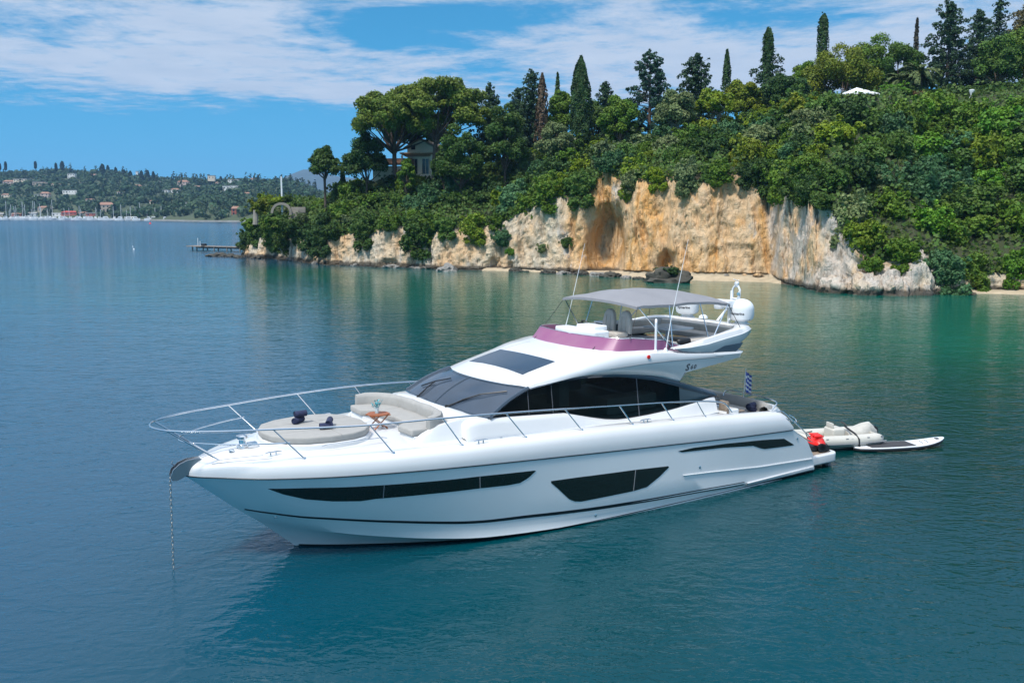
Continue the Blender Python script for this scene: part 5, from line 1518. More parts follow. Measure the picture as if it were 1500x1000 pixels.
for (c, row, sec), L in rows_.items():
    L.sort(key=lambda q: q[2].x / q[2].y)
    for k, (rw, dd, p, r, x) in enumerate(L):
        if len(L) == 1: lab = 'only %s bush %s %s' % (c, ROWN[row], sec)
        else: lab = '%s %s bush, %s, %s' % (ORD[min(k, 7)], c, ROWN[row], sec)
        ix, iy = inland(dd)
        if row == 0 and prnd.random() < .75:
            rz = math.atan2(iy, ix) - math.pi / 2
            plant('bush', prnd.choice(HANG), p + Vector((-ix * r * .22, -iy * r * .22, .08 * r)), (r * 1.05, r * .9, r * prnd.uniform(.85, 1.15)), c, lab, 'bush', 'bushes on the headland', rz=rz + prnd.uniform(-.3, .3))
        else:
            plant('bush', prnd.choice(BUSH), p + Vector((0, 0, .30 * r)), (r * prnd.uniform(.9, 1.15), r * prnd.uniform(.9, 1.15), r * prnd.uniform(.8, 1.15)), c, lab, 'bush', 'bushes on the headland')
        N_BUSH += 1
# bushes standing on the face itself, each by hand: x, share of the face's height, radius, colour, label
FACE = [(-27.5, .95, 2.4, 'dark green', 'dark green bush hanging down the pale cliff nearest the wooded point'), (-21, .9, 2.2, 'dark green', 'dark green bush hanging low over the grey rock left of the pale cliff'),
        (-12.6, .8, 2.9, 'dark green', 'large dark ivy-like bush hanging almost to the sea below the white house'), (-0.6, 1.15, 3.0, 'bluish green', 'big blue-green round bush bulging over the left of the sea cliff'), (-1.2, .55, 1.6, 'bluish green', 'narrow blue-green bush trailing from the big round one to mid cliff'),
        (-0.2, .30, .7, 'bright green', 'small bright green tuft low on the pale cliff under the trailing bush'), (4.0, .25, .9, 'grey green', 'grey green tuft on the pale cliff left of the sea cave'), (6.4, .36, 1.0, 'dark green', 'upright dark shrub on the cliff just left of the sea cave'),
        (4.4, 1.0, 2.4, 'mid green', 'mid green bush overhanging the grey rock patch'), (13.4, 1.08, 2.6, 'yellow green', 'fresh green bush hanging furthest down over the right of the sea cave'), (11.0, 1.1, 1.9, 'yellow green', 'fresh green bush on the cliff edge over the sea cave mouth'),
        (20.9, .95, 1.2, 'mid green', 'small hanging bush in the middle of the orange cliff edge'), (26, 1.0, 1.5, 'dark green', 'dark bush hanging over the right part of the orange cliff'),
        (28.7, 1.04, 2.3, 'mid green', 'mid green bush hanging over the grey corner where the cliff turns'), (29.5, 1.0, 1.8, 'dark green', 'dark green bush on the grey corner where the cliff turns'), (32.4, 1.1, 2.6, 'grey green', 'large pale round bush above the sea rocks near the grey pillar'), (34.6, 1.3, 2.0, 'grey green', 'grey green bush right of the large pale round one'), (33.4, .7, 1.2, 'mid green', 'mid green bush between the sea rocks under the large pale one'),
        (41.6, 1.2, 2.4, 'mid green', 'mid green bush down by the water right of the split stack'), (44.2, 1.3, 2.6, 'bluish green', 'blue-green bush down by the water near the right edge'), (-36, .95, 2.0, 'dark green', 'dark green bush hanging over the right of the yellow cliff on the point'), (-43.6, 1.1, 2.2, 'mid green', 'mid green bush capping the yellow cliff of the wooded point')]
for (x, f, r, c, lab) in FACE:
    dd = d_of_x(x); p = land_pt(dd, JF0 + f * NF if f <= 1 else JF1 + (f - 1) * NSL); ix, iy = inland(dd)
    plant('bush', prnd.choice(HANG if r > 1.8 else BUSH), p + Vector((-ix * r * .3, -iy * r * .3, .1 * r)), (r, r * .85, r * 1.05), c, lab, 'bush', 'bushes on the headland', rz=math.atan2(iy, ix) - math.pi / 2)
for (px, py, Y, r, c, lab) in ((412, 324, 149, 2.0, 'dark green', 'dark bush hiding the lower half of the ring gate'), (384, 305, 153, 2.2, 'yellow green', 'olive-yellow bush round the ruined pillar on the wooded point'), (404, 331, 147, 2.3, 'mid green', 'mid green bush below the ring gate'), (428, 330, 144, 2.0, 'dark green', 'dark bush right below the ring gate'), (442, 322, 148, 1.7, 'grey green', 'grey green bush right of the ring gate'), (372, 330, 153, 1.9, 'mid green', 'mid green bush at the tip of the wooded point'), (408, 296, 157, 1.5, 'yellow green', 'brownish green bush behind the ring gate'), (393, 293, 158, 1.6, 'yellow green', 'olive bush left of the tall white pole'), (424, 292, 158, 1.3, 'dark green', 'dark small bush right of the foot of the tall white pole')):
    plant('bush', prnd.choice(BUSH), ((px - 750) / 1400 * Y * 1.002, Y, CAM_H + (309.7 - py) / 1400 * Y * 1.01), (r, r, r * .85), c, lab, 'bush', 'bushes on the headland')
o = plant('bush', BUSH[2], (16.9, 103.9, 1.1), (1.7, 1.3, .8), 'dark green', 'low dark scrub growing on the large rock behind the bimini', 'bush')

# ---- undergrowth between the bushes: nobody could count it
rs = np.random.RandomState(5); n = 80000
C = np.zeros((n, 3)); TT = np.zeros((n, 2))
dv = rs.uniform(0, SLEN - 4, n); jv = JF1 - 2.5 + rs.rand(n) * (NSL + NPL * .35)
G = np.array(LAND)
ii = np.clip((dv / SLEN * NI).astype(int), 0, NI - 1); jj = np.clip(jv.astype(int), 0, NCOL - 2); ff = jv - jj
C = G[ii, jj] * (1 - ff[:, None]) + G[ii, jj + 1] * ff[:, None] + rs.normal(size=(n, 3)) * .12
C[:, 2] += rs.rand(n) ** 2 * 1.3
Nn = unit(rs, n) + np.array([-.2, -.6, .8]); Nn /= np.linalg.norm(Nn, axis=1)[:, None]
TT[:, 0] = rs.rand(n) * .6 + .4 * (np.sin(C[:, 0] * .9) * np.sin(C[:, 1] * .8) > 0); TT[:, 1] = rs.rand(n)
ug = bpy.data.objects.new('undergrowth', leaf_mesh('undergrowth', C, Nn, rs.uniform(.25, .6, n), TT)); COL.objects.link(ug)
ug.color = (.055, .095, .022, 1); tag(ug, 'low green scrub covering the slope between the bushes', 'undergrowth', kind='stuff')

# ---- trees
def limb(mb, a, b, r0, r1, seed, bow=.08, n=6):
    rr = random.Random(seed); a, b = Vector(a), Vector(b); L = (b - a).length
    pts = []
    off = Vector((rr.uniform(-1, 1), rr.uniform(-1, 1), 0)) * bow * L
    for i in range(n + 1):
        f = i / n; pts.append(a.lerp(b, f) + off * math.sin(math.pi * f))
    mb.tube(pts, [lerp(r0, r1, i / n) for i in range(n + 1)], 7)
    return pts
def tree(name, loc, crown_me, trunk_mb, colour, label, cat='tree', group=None, sc=1.0, rz=0.0, bark=None, clusters=None):
    e = empty(name, loc, rz, label, cat, group)
    e.scale = (sc, sc, sc)
    c = bpy.data.objects.new('crown', crown_me); COL.objects.link(c); c.parent = e
    q = prnd.choice(GC[colour]) if isinstance(colour, str) else colour
    c.color = (*q, 1)
    if trunk_mb is not None: trunk_mb.build('trunk', bark or barkm, e)
    return e
def crown(blobs, n, size, seed, flat=1.0, shell=.4, up=.25):
    return leaf_mesh('crown', *blob_leaves(np.random.RandomState(seed), blobs, n, size, up, shell, flat))
def stone_pine(loc, H, Wd, seed, label, base=.45, lean=(0, 0), group='umbrella pines by the white house'):
    rr = random.Random(seed); tb = MB(); bl = []
    top = Vector((lean[0], lean[1], H * .62))
    limb(tb, (0, 0, -1), (lean[0] * .5, lean[1] * .5, H * base), .45, .32, seed, .03)
    root_ = Vector((lean[0] * .5, lean[1] * .5, H * base))
    for k in range(22):
        a = k * 2.4 + rr.uniform(-.3, .3); r = Wd / 2 * (.20 + .78 * math.sqrt((k + .5) / 22))
        q = Vector((lean[0] + r * math.cos(a), lean[1] + r * math.sin(a), H * (.985 - .37 * (r / (Wd / 2)) ** 2.0) + rr.uniform(-.5, .3)))
        st = root_ + Vector((0, 0, rr.uniform(-.8, .6)))
        limb(tb, st, q - Vector((0, 0, .8)), .17, .05, seed * 31 + k, .10)
        for m_ in range(5):
            w = q + Vector((rr.gauss(0, 1.0), rr.gauss(0, 1.0), rr.uniform(-.75, .35))); bl.append((*w, rr.uniform(.7, 1.25)))
    for k in range(14):
        a = rr.uniform(0, 6.28); r = Wd / 2 * math.sqrt(rr.random()) * .8
        bl.append((lean[0] + r * math.cos(a), lean[1] + r * math.sin(a), H * (.95 - .28 * (r / (Wd / 2)) ** 2), rr.uniform(1.0, 1.6)))
    return tree('stone_pine', loc, crown(bl, 42000, .29, seed, .75), tb, (.098, .140, .026), label, 'tree', group)
def cypress_mesh(seed, n=5000, tip=1.0, wob=.16, size=.034, blunt=False):
    rs = np.random.RandomState(seed)
    z = rs.rand(n) ** .85
    ph = rs.uniform(0, 6.28, n)
    prof = np.interp(z, [0, .06, .25, .55, .8, .93, 1], [.55, .85, 1.0, .9, .62, .34, .03] if not blunt else [.6, .9, 1, 1, .95, .8, .3])
    lob = 1 + wob * np.sin(ph * 3 + z * 9 + seed) + wob * .7 * np.sin(ph * 5 - z * 23 + seed * 2)
    r = .5 * prof * lob * (1 - .35 * rs.rand(n) ** 2)
    C = np.stack([r * np.cos(ph), r * np.sin(ph), z + rs.normal(size=n) * .008], 1)
    Nn = np.stack([np.cos(ph), np.sin(ph), np.full(n, .25)], 1) + unit(rs, n) * .7; Nn /= np.linalg.norm(Nn, axis=1)[:, None]
    T = np.stack([.5 * rs.rand(n) + .5 * (np.sin(ph * 4 + z * 20) > 0), rs.rand(n)], 1)
    return C, Nn, size, T
def cypress(loc, H, Wd, seed, label, colour=(.030, .062, .020), n=5000, wob=.16, group=None, size=.26, blunt=False):
    C, Nn, _, T = cypress_mesh(seed, n, wob=wob, blunt=blunt)
    C = C * np.array([Wd, Wd, H]); C[:, 2] += .2
    me_ = leaf_mesh('crown', C, Nn, np.random.RandomState(seed).uniform(.6, 1.3, n) * size, T, 1.5)
    tb = MB(); tb.tube([(0, 0, -1.2), (0, 0, H * .8)], [.2, .05], 7)
    return tree('cypress_tree', loc, me_, tb, colour, label, 'tree', group)
def conifer(loc, H, Wd, seed, label, colour=(.034, .066, .032), open_=.5, droop=.1, group=None, n=9000, top=1.0):
    rr = random.Random(seed); tb = MB(); bl = []
    tb.tube([(0, 0, -1), (.1, 0, H * .5), (0, .05, H * .97)], [.32, .2, .04], 7)
    nb = int(150 * (1 - .45 * open_))
    ax = rr.uniform(0, 6.28)
    for k in range(nb):
        f = .12 + .88 * ((k + rr.random()) / nb) ** 1.0
        a = k * 2.399 + rr.uniform(-.5, .5)
        env = min(1, 1.25 * (1 - f) ** .62) * (1 + .30 * math.sin(f * 17 + seed + 2 * a) + .2 * math.sin(3 * a + f * 31 + seed)) + .05
        L = Wd * .62 * max(.08, env) * rr.uniform(.55, 1.12)
        z = H * f + L * (.25 - droop)
        e_ = Vector((math.cos(a) * L, math.sin(a) * L, z))
        if open_ > .4 or k % 3 == 0: tb.tube([(0, 0, H * f - .3), e_], [.06, .02], 5)
        m_ = 2 if L < 1.2 else 3
        for q in range(m_):
            g = (q + 1.0) / m_ if open_ < .5 else lerp(.55, 1, (q + .5) / m_)
            w = Vector((0, 0, H * f - .2)).lerp(e_, g); bl.append((w.x + rr.gauss(0, .15), w.y + rr.gauss(0, .15), w.z + rr.gauss(0, .2), rr.uniform(.30, .55) * (1.2 - .55 * f)))
    bl.append((0, 0, H * .985, .22)); bl.append((.1, 0, H * .95, .3))
    return tree('pine_tree', loc, crown(bl, int(n * 1.3), .27, seed, .85, .5), tb, colour, label, 'tree', group)
def broadleaf(loc, H, Wd, seed, label, colour, group=None, bark=None, low=.3, n=14000, stems=1, size=.27, name='broadleaf_tree'):
    rr = random.Random(seed); tb = MB(); bl = []
    for s_ in range(stems):
        ox = rr.uniform(-.5, .5) * (stems > 1)
        limb(tb, (ox, 0, -1), (ox * 1.5, 0, H * (low + .12)), .22, .15, seed + s_, .06)
    for k in range(44):
        a = rr.uniform(0, 6.28); e_ = math.asin(rr.uniform(-.35, 1)); q = rr.uniform(.55, .95)
        c_ = Vector((Wd / 2 * q * math.cos(a) * math.cos(e_), Wd / 2 * q * math.sin(a) * math.cos(e_), H * (low + (1 - low) * .42) + H * (1 - low) * .5 * q * math.sin(e_)))
        rad = rr.uniform(.16, .27) * min(Wd, H * (1 - low)) * .62
        bl.append((*c_, rad))
        if k % 4 == 0: limb(tb, (0, 0, H * (low + .08)), c_, .10, .03, seed * 7 + k, .08, 4)
    return tree(name, loc, crown(bl, int(n * 1.5), size * .88, seed, .9, .4), tb, colour, label, 'tree', group, bark=bark)
def on_land(x, y):
    """ground height under (x, y)"""
    h = LAND_BVH.ray_cast(Vector((x, y, 200)), Vector((0, 0, -1)))
    return h[0].z if h[0] is not None else 15
lbm = bmesh.new(); lbm.from_mesh(headland.data); LAND_BVH = BVHTree.FromBMesh(lbm); lbm.free()
def at(px, Y):
    """easting of a bearing given as the tangent (px - 750)/1400, at distance Y"""
    return (px - 750) / 1400 * Y * 1.002
def put(fn, px, Y, ytop, wpx, *a, ybase=None, **k):
    x = at(px, Y); g = on_land(x, Y)
    top = CAM_H + (309.7 - ytop) / 1400 * Y * 1.01
    return fn((x, Y, g), max(2.0, top - g), wpx / 1400 * Y, *a, **k)
put(stone_pine, 638, 145, 122, 118, 3, 'largest umbrella pine, with a broad domed crown over the white house', lean=(.6, 0))
put(stone_pine, 584, 147, 143, 122, 4, 'umbrella pine left of the largest one, its crown sloping towards the sea', lean=(-.6, 0), base=.4)
put(stone_pine, 612, 158, 165, 70, 6, 'umbrella pine standing behind and between the two big ones', base=.5)
put(broadleaf, 541, 146, 190, 62, 8, 'dark dense tree at the left foot of the umbrella pines', 'dark green', low=.15)
put(broadleaf, 481, 148, 215, 46, 9, 'small lone tree on the ridge, its bare trunk showing', 'dark green', low=.42, n=7000, stems=2)
put(cypress, 506, 150, 246, 7, 10, 'tiny cypress between the lone tree and the umbrella pines', n=900)
put(conifer, 718, 150, 136, 48, 11, 'dark pointed conifer just right of the umbrella pines', open_=.3)
put(conifer, 778, 152, 116, 44, 12, 'tall dark conifer beside the bare brown cypress', open_=.3)
put(conifer, 758, 156, 141, 40, 13, 'shorter dark conifer left of the tall one by the brown cypress', open_=.3)
put(cypress, 793, 146, 121, 17, 14, 'bare brown dead cypress among green trees', colour=(.115, .085, .055), n=2600, wob=.3)
put(cypress, 815, 162, 119, 10, 15, 'thin dark cypress tip showing behind the treetops', n=1200)
put(cypress, 848, 140, 98, 32, 16, 'tallest broad dark cypress standing alone in the middle of the slope', n=9000)
put(conifer, 883, 160, 132, 34, 17, 'small dark rounded pine right of the tallest cypress', open_=.1)
put(conifer, 946, 142, 89, 66, 18, 'open-branched bluish pine with bare gaps, tallest pine of the middle', colour=(.030, .068, .044), open_=.75, n=9000)
put(conifer, 1012, 146, 93, 62, 19, 'dense dark pine right of the open-branched one', open_=.25, n=11000)
put(cypress, 1055, 158, 88, 15, 20, 'slim cypress with a pointed tip right of the dense dark pine', n=2200)
put(conifer, 1113, 162, 81, 52, 21, 'sparse pine behind the narrow flat-topped cypress', open_=.8, n=4000)
put(cypress, 1113, 150, 59, 15, 22, 'narrow flat-topped cypress in front of a sparse pine', n=3000, blunt=True)
put(cypress, 1190, 155, 40, 15, 23, 'narrow twin-tipped cypress on the skyline above the big olive tree', n=3000, blunt=True)
put(cypress, 1322, 160, 45, 8, 24, 'thin withered cypress left of the dark conifers', colour=(.05, .045, .03), n=1200, wob=.3)
put(conifer, 1368, 148, 22, 62, 25, 'leftmost tall dark conifer above the right end of the terrace', open_=.3, n=11000)
put(conifer, 1410, 150, 32, 46, 26, 'middle dark conifer of those above the terrace', open_=.25, n=9000)
put(conifer, 1437, 156, 8, 30, 27, 'narrowest and tallest dark conifer above the terrace', open_=.2, n=6000)
put(broadleaf, 1482, 140, 26, 96, 28, 'big green domed tree filling the top right corner', 'mid green', low=.05, n=20000)
put(broadleaf, 1478, 158, 10, 60, 29, 'brownish feathery tree behind the big dome in the top right corner', (.10, .09, .035), low=.2, n=8000)
put(broadleaf, 1222, 146, 76, 108, 30, 'broad olive-yellow tree, the widest crown behind the parasol', (.125, .155, .024), low=.05, n=18000)
put(broadleaf, 1262, 154, 62, 74, 31, 'green domed tree behind the right side of the olive-yellow one', 'mid green', low=.05)
put(broadleaf, 1302, 150, 70, 62, 32, 'rounded green tree between the olive-yellow tree and the palm', 'mid green', low=.05)
put(broadleaf, 1165, 150, 96, 56, 33, 'rounded green tree left of the olive-yellow one', 'mid green', low=.05)
put(broadleaf, 1140, 138, 118, 66, 34, 'dark green tree right of the pale-stemmed grove', 'dark green', low=.05)
put(broadleaf, 1085, 142, 118, 56, 35, 'light green tree under the narrow flat-topped cypress', 'yellow green', low=.1)
put(broadleaf, 1040, 132, 138, 62, 36, 'light green tree on several pale stems, middle of the slope', 'yellow green', low=.42, stems=5, bark=palebark)
put(broadleaf, 985, 130, 140, 58, 37, 'grey green tree left of the pale-stemmed one', 'grey green', low=.3, stems=3, bark=palebark)
put(broadleaf, 905, 134, 140, 54, 38, 'mid green tree right of the tallest cypress', 'mid green', low=.1)
put(broadleaf, 812, 136, 178, 50, 39, 'silvery small tree in front of the brown cypress', 'grey green', low=.15, n=8000)
put(broadleaf, 740, 138, 150, 62, 40, 'dark broad tree below the pointed conifer', 'dark green', low=.1)
put(broadleaf, 676, 137, 182, 66, 41, 'dark round tree right of the white house', 'dark green', low=.05)
put(broadleaf, 822, 150, 132, 52, 42, 'green round tree behind the brown cypress', 'mid green', low=.1)
put(broadleaf, 1440, 138, 62, 60, 43, 'light green tree in front of the dark conifers at the right', 'mid green', low=.08)
put(broadleaf, 870, 148, 150, 60, 44, 'dark green tree behind the tallest cypress', 'dark green', low=.1)

put(broadleaf, 652, 140, 205, 34, 61, 'small dark tree in front of the right end of the white house', 'dark green', low=.05, n=7000)
put(broadleaf, 598, 141, 232, 26, 62, 'small green tree in front of the left corner of the white house', 'mid green', low=.05, n=5000)
# palm on the terrace
def palm(loc, H, Wd, seed, label):
    rr = random.Random(seed); tb = MB(); fr = MB(); C, Nn, T, A = [], [], [], []
    tb.tube([(0, 0, -1), (0, 0, H * .5)], [.42, .36], 10)
    for k in range(46):
        a = k * 2.4; up = rr.uniform(-.15, 1.1); L = Wd / 2 * rr.uniform(.85, 1.15)
        p = Vector((0, 0, H * .52)); dv_ = Vector((math.cos(a) * math.cos(up), math.sin(a) * math.cos(up), math.sin(up)))
        for s_ in range(14):
            side_ = dv_.cross(Vector((0, 0, 1))).normalized()
            for sg in (-1, 1):
                for _ in range(2):
                    c_ = p + side_ * sg * .22 * (1 - s_ / 18) + Vector((rr.gauss(0, .04), rr.gauss(0, .04), -.08))
                    C.append(c_); nn = dv_.cross(side_ * sg + Vector((0, 0, -.5))).normalized(); Nn.append(nn + Vector((rr.gauss(0, .2), rr.gauss(0, .2), .3))); T.append((rr.random(), rr.random()))
            p = p + dv_ * L / 13; dv_ = (dv_ + Vector((0, 0, -.14))).normalized()
    Nn = np.array(Nn); Nn /= np.linalg.norm(Nn, axis=1)[:, None]
    me_ = leaf_mesh('crown', np.array(C), Nn, .42, np.array(T), 1.0)
    e = tree('palm_tree', loc, me_, tb, (.085, .115, .045), label, 'palm tree')
    return e
put(palm, 1330, 132, 92, 62, 50, 'date palm with arching fronds standing on the terrace')
put(palm, 1302, 136, 103, 44, 51, 'smaller palm half hidden behind the clipped round shrub')
plant('clipped_shrub', BUSH[1], (at(1297, 131), 131, on_land(at(1297, 131), 131) + .9), (2.1, 1.6, 1.3), 'bright green', 'clipped round green shrub between the white parasol and the palm', 'shrub')
plant('flowering_shrub', BUSH[3], (at(1329, 130), 130, on_land(at(1329, 130), 130) + .5), (1.0, .9, .7), 'brown', 'small reddish shrub at the foot of the date palm', 'shrub')
# hedge along the terrace edge
rs = np.random.RandomState(77); n = 16000
hx = rs.uniform(at(1195, 128), at(1520, 128), n)
C = np.stack([hx, np.zeros(n), np.zeros(n)], 1)
hy = np.interp(hx, [38, 44, 52, 60, 72], [126.5, 128.5, 131, 131, 129]); 
gz = np.array([on_land(a, b) for a, b in zip(np.linspace(38, 72, 60), np.interp(np.linspace(38, 72, 60), [38, 44, 52, 60, 72], [126.5, 128.5, 131, 131, 129]))])
f_ = rs.randint(0, 3, n); oy = rs.uniform(-.5, .5, n); oz = rs.uniform(0, 1.0, n)
oy = np.where(f_ == 0, -.5, oy); oz = np.where(f_ == 1, 1.0, oz)
C[:, 1] = hy + oy + rs.normal(size=n) * .05; C[:, 2] = np.interp(hx, np.linspace(38, 72, 60), gz) + oz + rs.normal(size=n) * .05 - .1
Nn = unit(rs, n) * .8 + np.where((f_ == 1)[:, None], np.array([0, 0, 1.]), np.array([0, -1., .2])); Nn /= np.linalg.norm(Nn, axis=1)[:, None]
hd = bpy.data.objects.new('hedge', leaf_mesh('hedge', C, Nn, rs.uniform(.2, .36, n), rs.rand(n, 2))); COL.objects.link(hd); hd.color = (.045, .085, .02, 1)
tag(hd, 'long clipped hedge along the edge of the terrace on the hill', 'hedge')
# ------------------------------------------------------------------ the far shore, its wood, villas and marina
def hill_h(x, y):
    """height of the far hills; the water's edge runs at about y = 860 + .42 x further right nearer"""
    ys = far_edge(x)
    d = y - ys
    if d < 0: return -1.5
    px = 750 + x / y * 1400 / 1.002
    crest = interp(px, [-200, -60, 0, 60, 100, 150, 170, 200, 240, 270, 320, 380, 420, 450, 480, 520, 600], [52, 56, 55, 57, 58, 57, 55, 53, 47, 45, 42, 42, 40, 34, 24, 15, 8])
    f = min(1, d / 420)
    h = crest * (f ** .8) * (1 - .0 * f) + 5 * fbm(x * .012, y * .012, 3, 4) * min(1, d / 60) + 1.2
    if d > 420: h -= (d - 420) * .12
    return h
def far_edge(x): return interp(x, [-900, -480, -380, -300, -230, -150, 0, 200], [985, 900, 868, 790, 700, 660, 640, 640])
XS = np.linspace(-900, 160, 150); YS = np.r_[np.linspace(0, 420, 46), np.linspace(450, 800, 8)]
V, F = [], []
for x in XS:
    for d in YS:
        y = far_edge(x) - 6 + d
        V.append((x, y, hill_h(x, y) if d > 6 else lerp(-1.5, .6, d / 6)))
m_ = len(YS)
for i in range(len(XS) - 1):
    for j in range(m_ - 1): F.append((i * m_ + j, (i + 1) * m_ + j, (i + 1) * m_ + j + 1, i * m_ + j + 1))
hillm = mat('far_hill_ground', (.040, .060, .026), rough=.95, var=.5, scale=.03, var_color=(.07, .085, .035))
hills = tag(mesh_obj('far_hills', V, F, hillm, angle=180), kind='structure')
# the blue mountain beyond
V, F = [], []
MX = np.linspace(-2400, 600, 90)
for x in MX:
    px = 750 + x / 5200 * 1400
    h = interp(px, [100, 300, 400, 418, 436, 452, 466, 480, 500, 540, 600, 760, 900], [20, 60, 150, 185, 212, 232, 228, 206, 190, 175, 150, 90, 20]) + 9 * fbm(x * .006, 1, 1, 4)
    for (dy, k) in ((-900, 0), (-500, .45), (-150, .86), (0, 1), (300, .7), (900, 0)):
        V.append((x, 5200 + dy, h * k + (8 * fbm(x * .01, dy * .01, 2) if 0 < k < 1 else 0)))
for i in range(89):
    for j in range(5): F.append((i * 6 + j, (i + 1) * 6 + j, (i + 1) * 6 + j + 1, i * 6 + j + 1))
tag(mesh_obj('far_mountain', V, F, mat('far_mountain_scrub', (.07, .09, .06), rough=.95, var=.3, scale=.01), angle=180), kind='structure')

# the wood on the hills: one mass
CLEAR = []     # villas keep a clearing
VILLAS = [  # px, py of the middle, width px, height px, roof, wall, label
 (24.5, 269, 15, 8, 'terracotta', 'pink', 'wide pinkish villa, left half of the large pair on the far hill'),
 (44, 268.5, 22, 11, 'grey', 'cream', 'largest cream villa with several storeys on the left of the far hill'),
 (70, 270, 20, 6, 'grey', 'stone', 'low grey sprawling house right of the largest cream villa'),
 (78, 260, 9, 6, 'grey', 'stone', 'small stone house above the low sprawling one'),
 (116, 259.5, 11, 8, 'grey', 'white', 'white two-storey villa high on the far hill'),
 (145, 259.5, 16, 6, 'terracotta', 'stone', 'long low villa right of the white two-storey one'),
 (62, 288, 10, 6, 'grey', 'white', 'white house above the marina beside a red-roofed one'),
 (76, 286, 13, 9, 'terracotta', 'pink', 'red-roofed house above the marina beside a white one'),
 (114, 282, 22, 6, 'grey', 'white', 'long white house half hidden in the middle of the far wood'),
 (210, 274.5, 10, 6, 'terracotta', 'yellow', 'small yellow house in the middle of the far hill'),
 (236, 269.5, 14, 6, 'grey', 'cream', 'cream house above a lower pale one, right part of the hill'),
 (230, 274.5, 9, 4, 'grey', 'white', 'low pale house just under the cream one'),
 (276, 270, 15, 10, 'terracotta', 'pink', 'orange-roofed pink villa on the right part of the far hill'),
 (264, 280, 12, 7, 'terracotta', 'white', 'white house below the orange-roofed pink villa'),
 (350, 268, 17, 8, 'grey', 'white', 'upper block of the white hillside hotel near the right end of the hill'),
 (345, 276, 24, 7, 'grey', 'white', 'lower terrace block of the white hillside hotel'),
 (368, 285, 12, 6, 'terracotta', 'pink', 'pink house below the white hillside hotel'),
 (317, 261, 10, 6, 'grey', 'cream', 'small cream house on the ridge left of the white hotel'),
 (379, 264, 12, 5, 'terracotta', 'stone', 'stone house on the ridge right of the white hotel'),
 (210, 258, 3.2, 11, 'grey', 'white', 'slim white tower on the ridge between cypresses'),
 (163, 303, 22, 14, 'terracotta', 'stone', 'large stone building behind the marina between cypresses'),
 (74, 306, 18, 9, 'terracotta', 'stone', 'stone building with red roof behind the left moorings'),
 (350, 308, 12, 13, 'terracotta', 'red', 'red-brown waterside house at the right end of the far shore'),
 (338, 296, 14, 6, 'grey', 'cream', 'pale house above the red-brown waterside one'),
 (110, 312, 22, 7, 'red', 'red', 'red-roofed shed with a red awning on the marina quay'),
 (93, 314, 16, 6, 'white', 'white', 'white marquee on the marina quay left of the red shed'),
 (140, 314, 13, 5, 'white', 'red', 'low red and white kiosk on the marina quay'),
]
def far_point(px, py):
    """where the line of sight first meets the far hills"""
    for Y in np.arange(600, 1500, 4.0):
        x = at(px, Y); z = CAM_H + (309.7 - py) / 1400 * Y * 1.01
        if Y > far_edge(x) and hill_h(x, Y) >= z: return x, Y, z
    return at(px, 1250), 1250, CAM_H + (309.7 - py) / 1400 * 1250
VILLAS += [(8, 262, 9, 5, 'grey', 'white', 'small white house at the left end of the far hill'), (92, 272, 12, 5, 'terracotta', 'cream', 'cream house right of the low sprawling one'), (132, 271, 10, 5, 'grey', 'stone', 'grey house below the long low villa'), (165, 266, 9, 5, 'terracotta', 'cream', 'cream house below the row of firs'), (186, 283, 11, 5, 'terracotta', 'white', 'white house in the wood above the ketch'), (250, 281, 9, 5, 'grey', 'white', 'white house left of the one below the pink villa'), (296, 276, 12, 6, 'terracotta', 'cream', 'cream house between the pink villa and the hillside hotel'), (310, 286, 10, 5, 'grey', 'white', 'white house left below the hillside hotel'), (328, 270, 11, 5, 'terracotta', 'cream', 'cream house just left of the hillside hotel'), (20, 287, 13, 6, 'terracotta', 'cream', 'cream house above the left moorings'), (140, 294, 12, 6, 'terracotta', 'white', 'white house left above the large stone building'), (232, 296, 11, 6, 'terracotta', 'cream', 'cream house above the moorings right of the ketch'), (285, 299, 12, 6, 'grey', 'white', 'white house near the shore right of the blue-hulled yacht')]
wallc = {'pink': (.52, .42, .37), 'cream': (.66, .58, .46), 'stone': (.44, .37, .30), 'white': (.72, .71, .68), 'yellow': (.66, .47, .20), 'red': (.42, .13, .09)}
roofc = {'terracotta': (.34, .19, .13), 'grey': (.33, .31, .29), 'red': (.50, .07, .05), 'white': (.75, .75, .74)}
wm = {k: mat('render_' + k, c, rough=.9, var=.15, scale=.4) for k, c in wallc.items()}
rm = {k: mat('roof_' + k, c, rough=.9, var=.25, scale=.8) for k, c in roofc.items()}
winm = mat('dark_window', (.03, .035, .04), rough=.2)
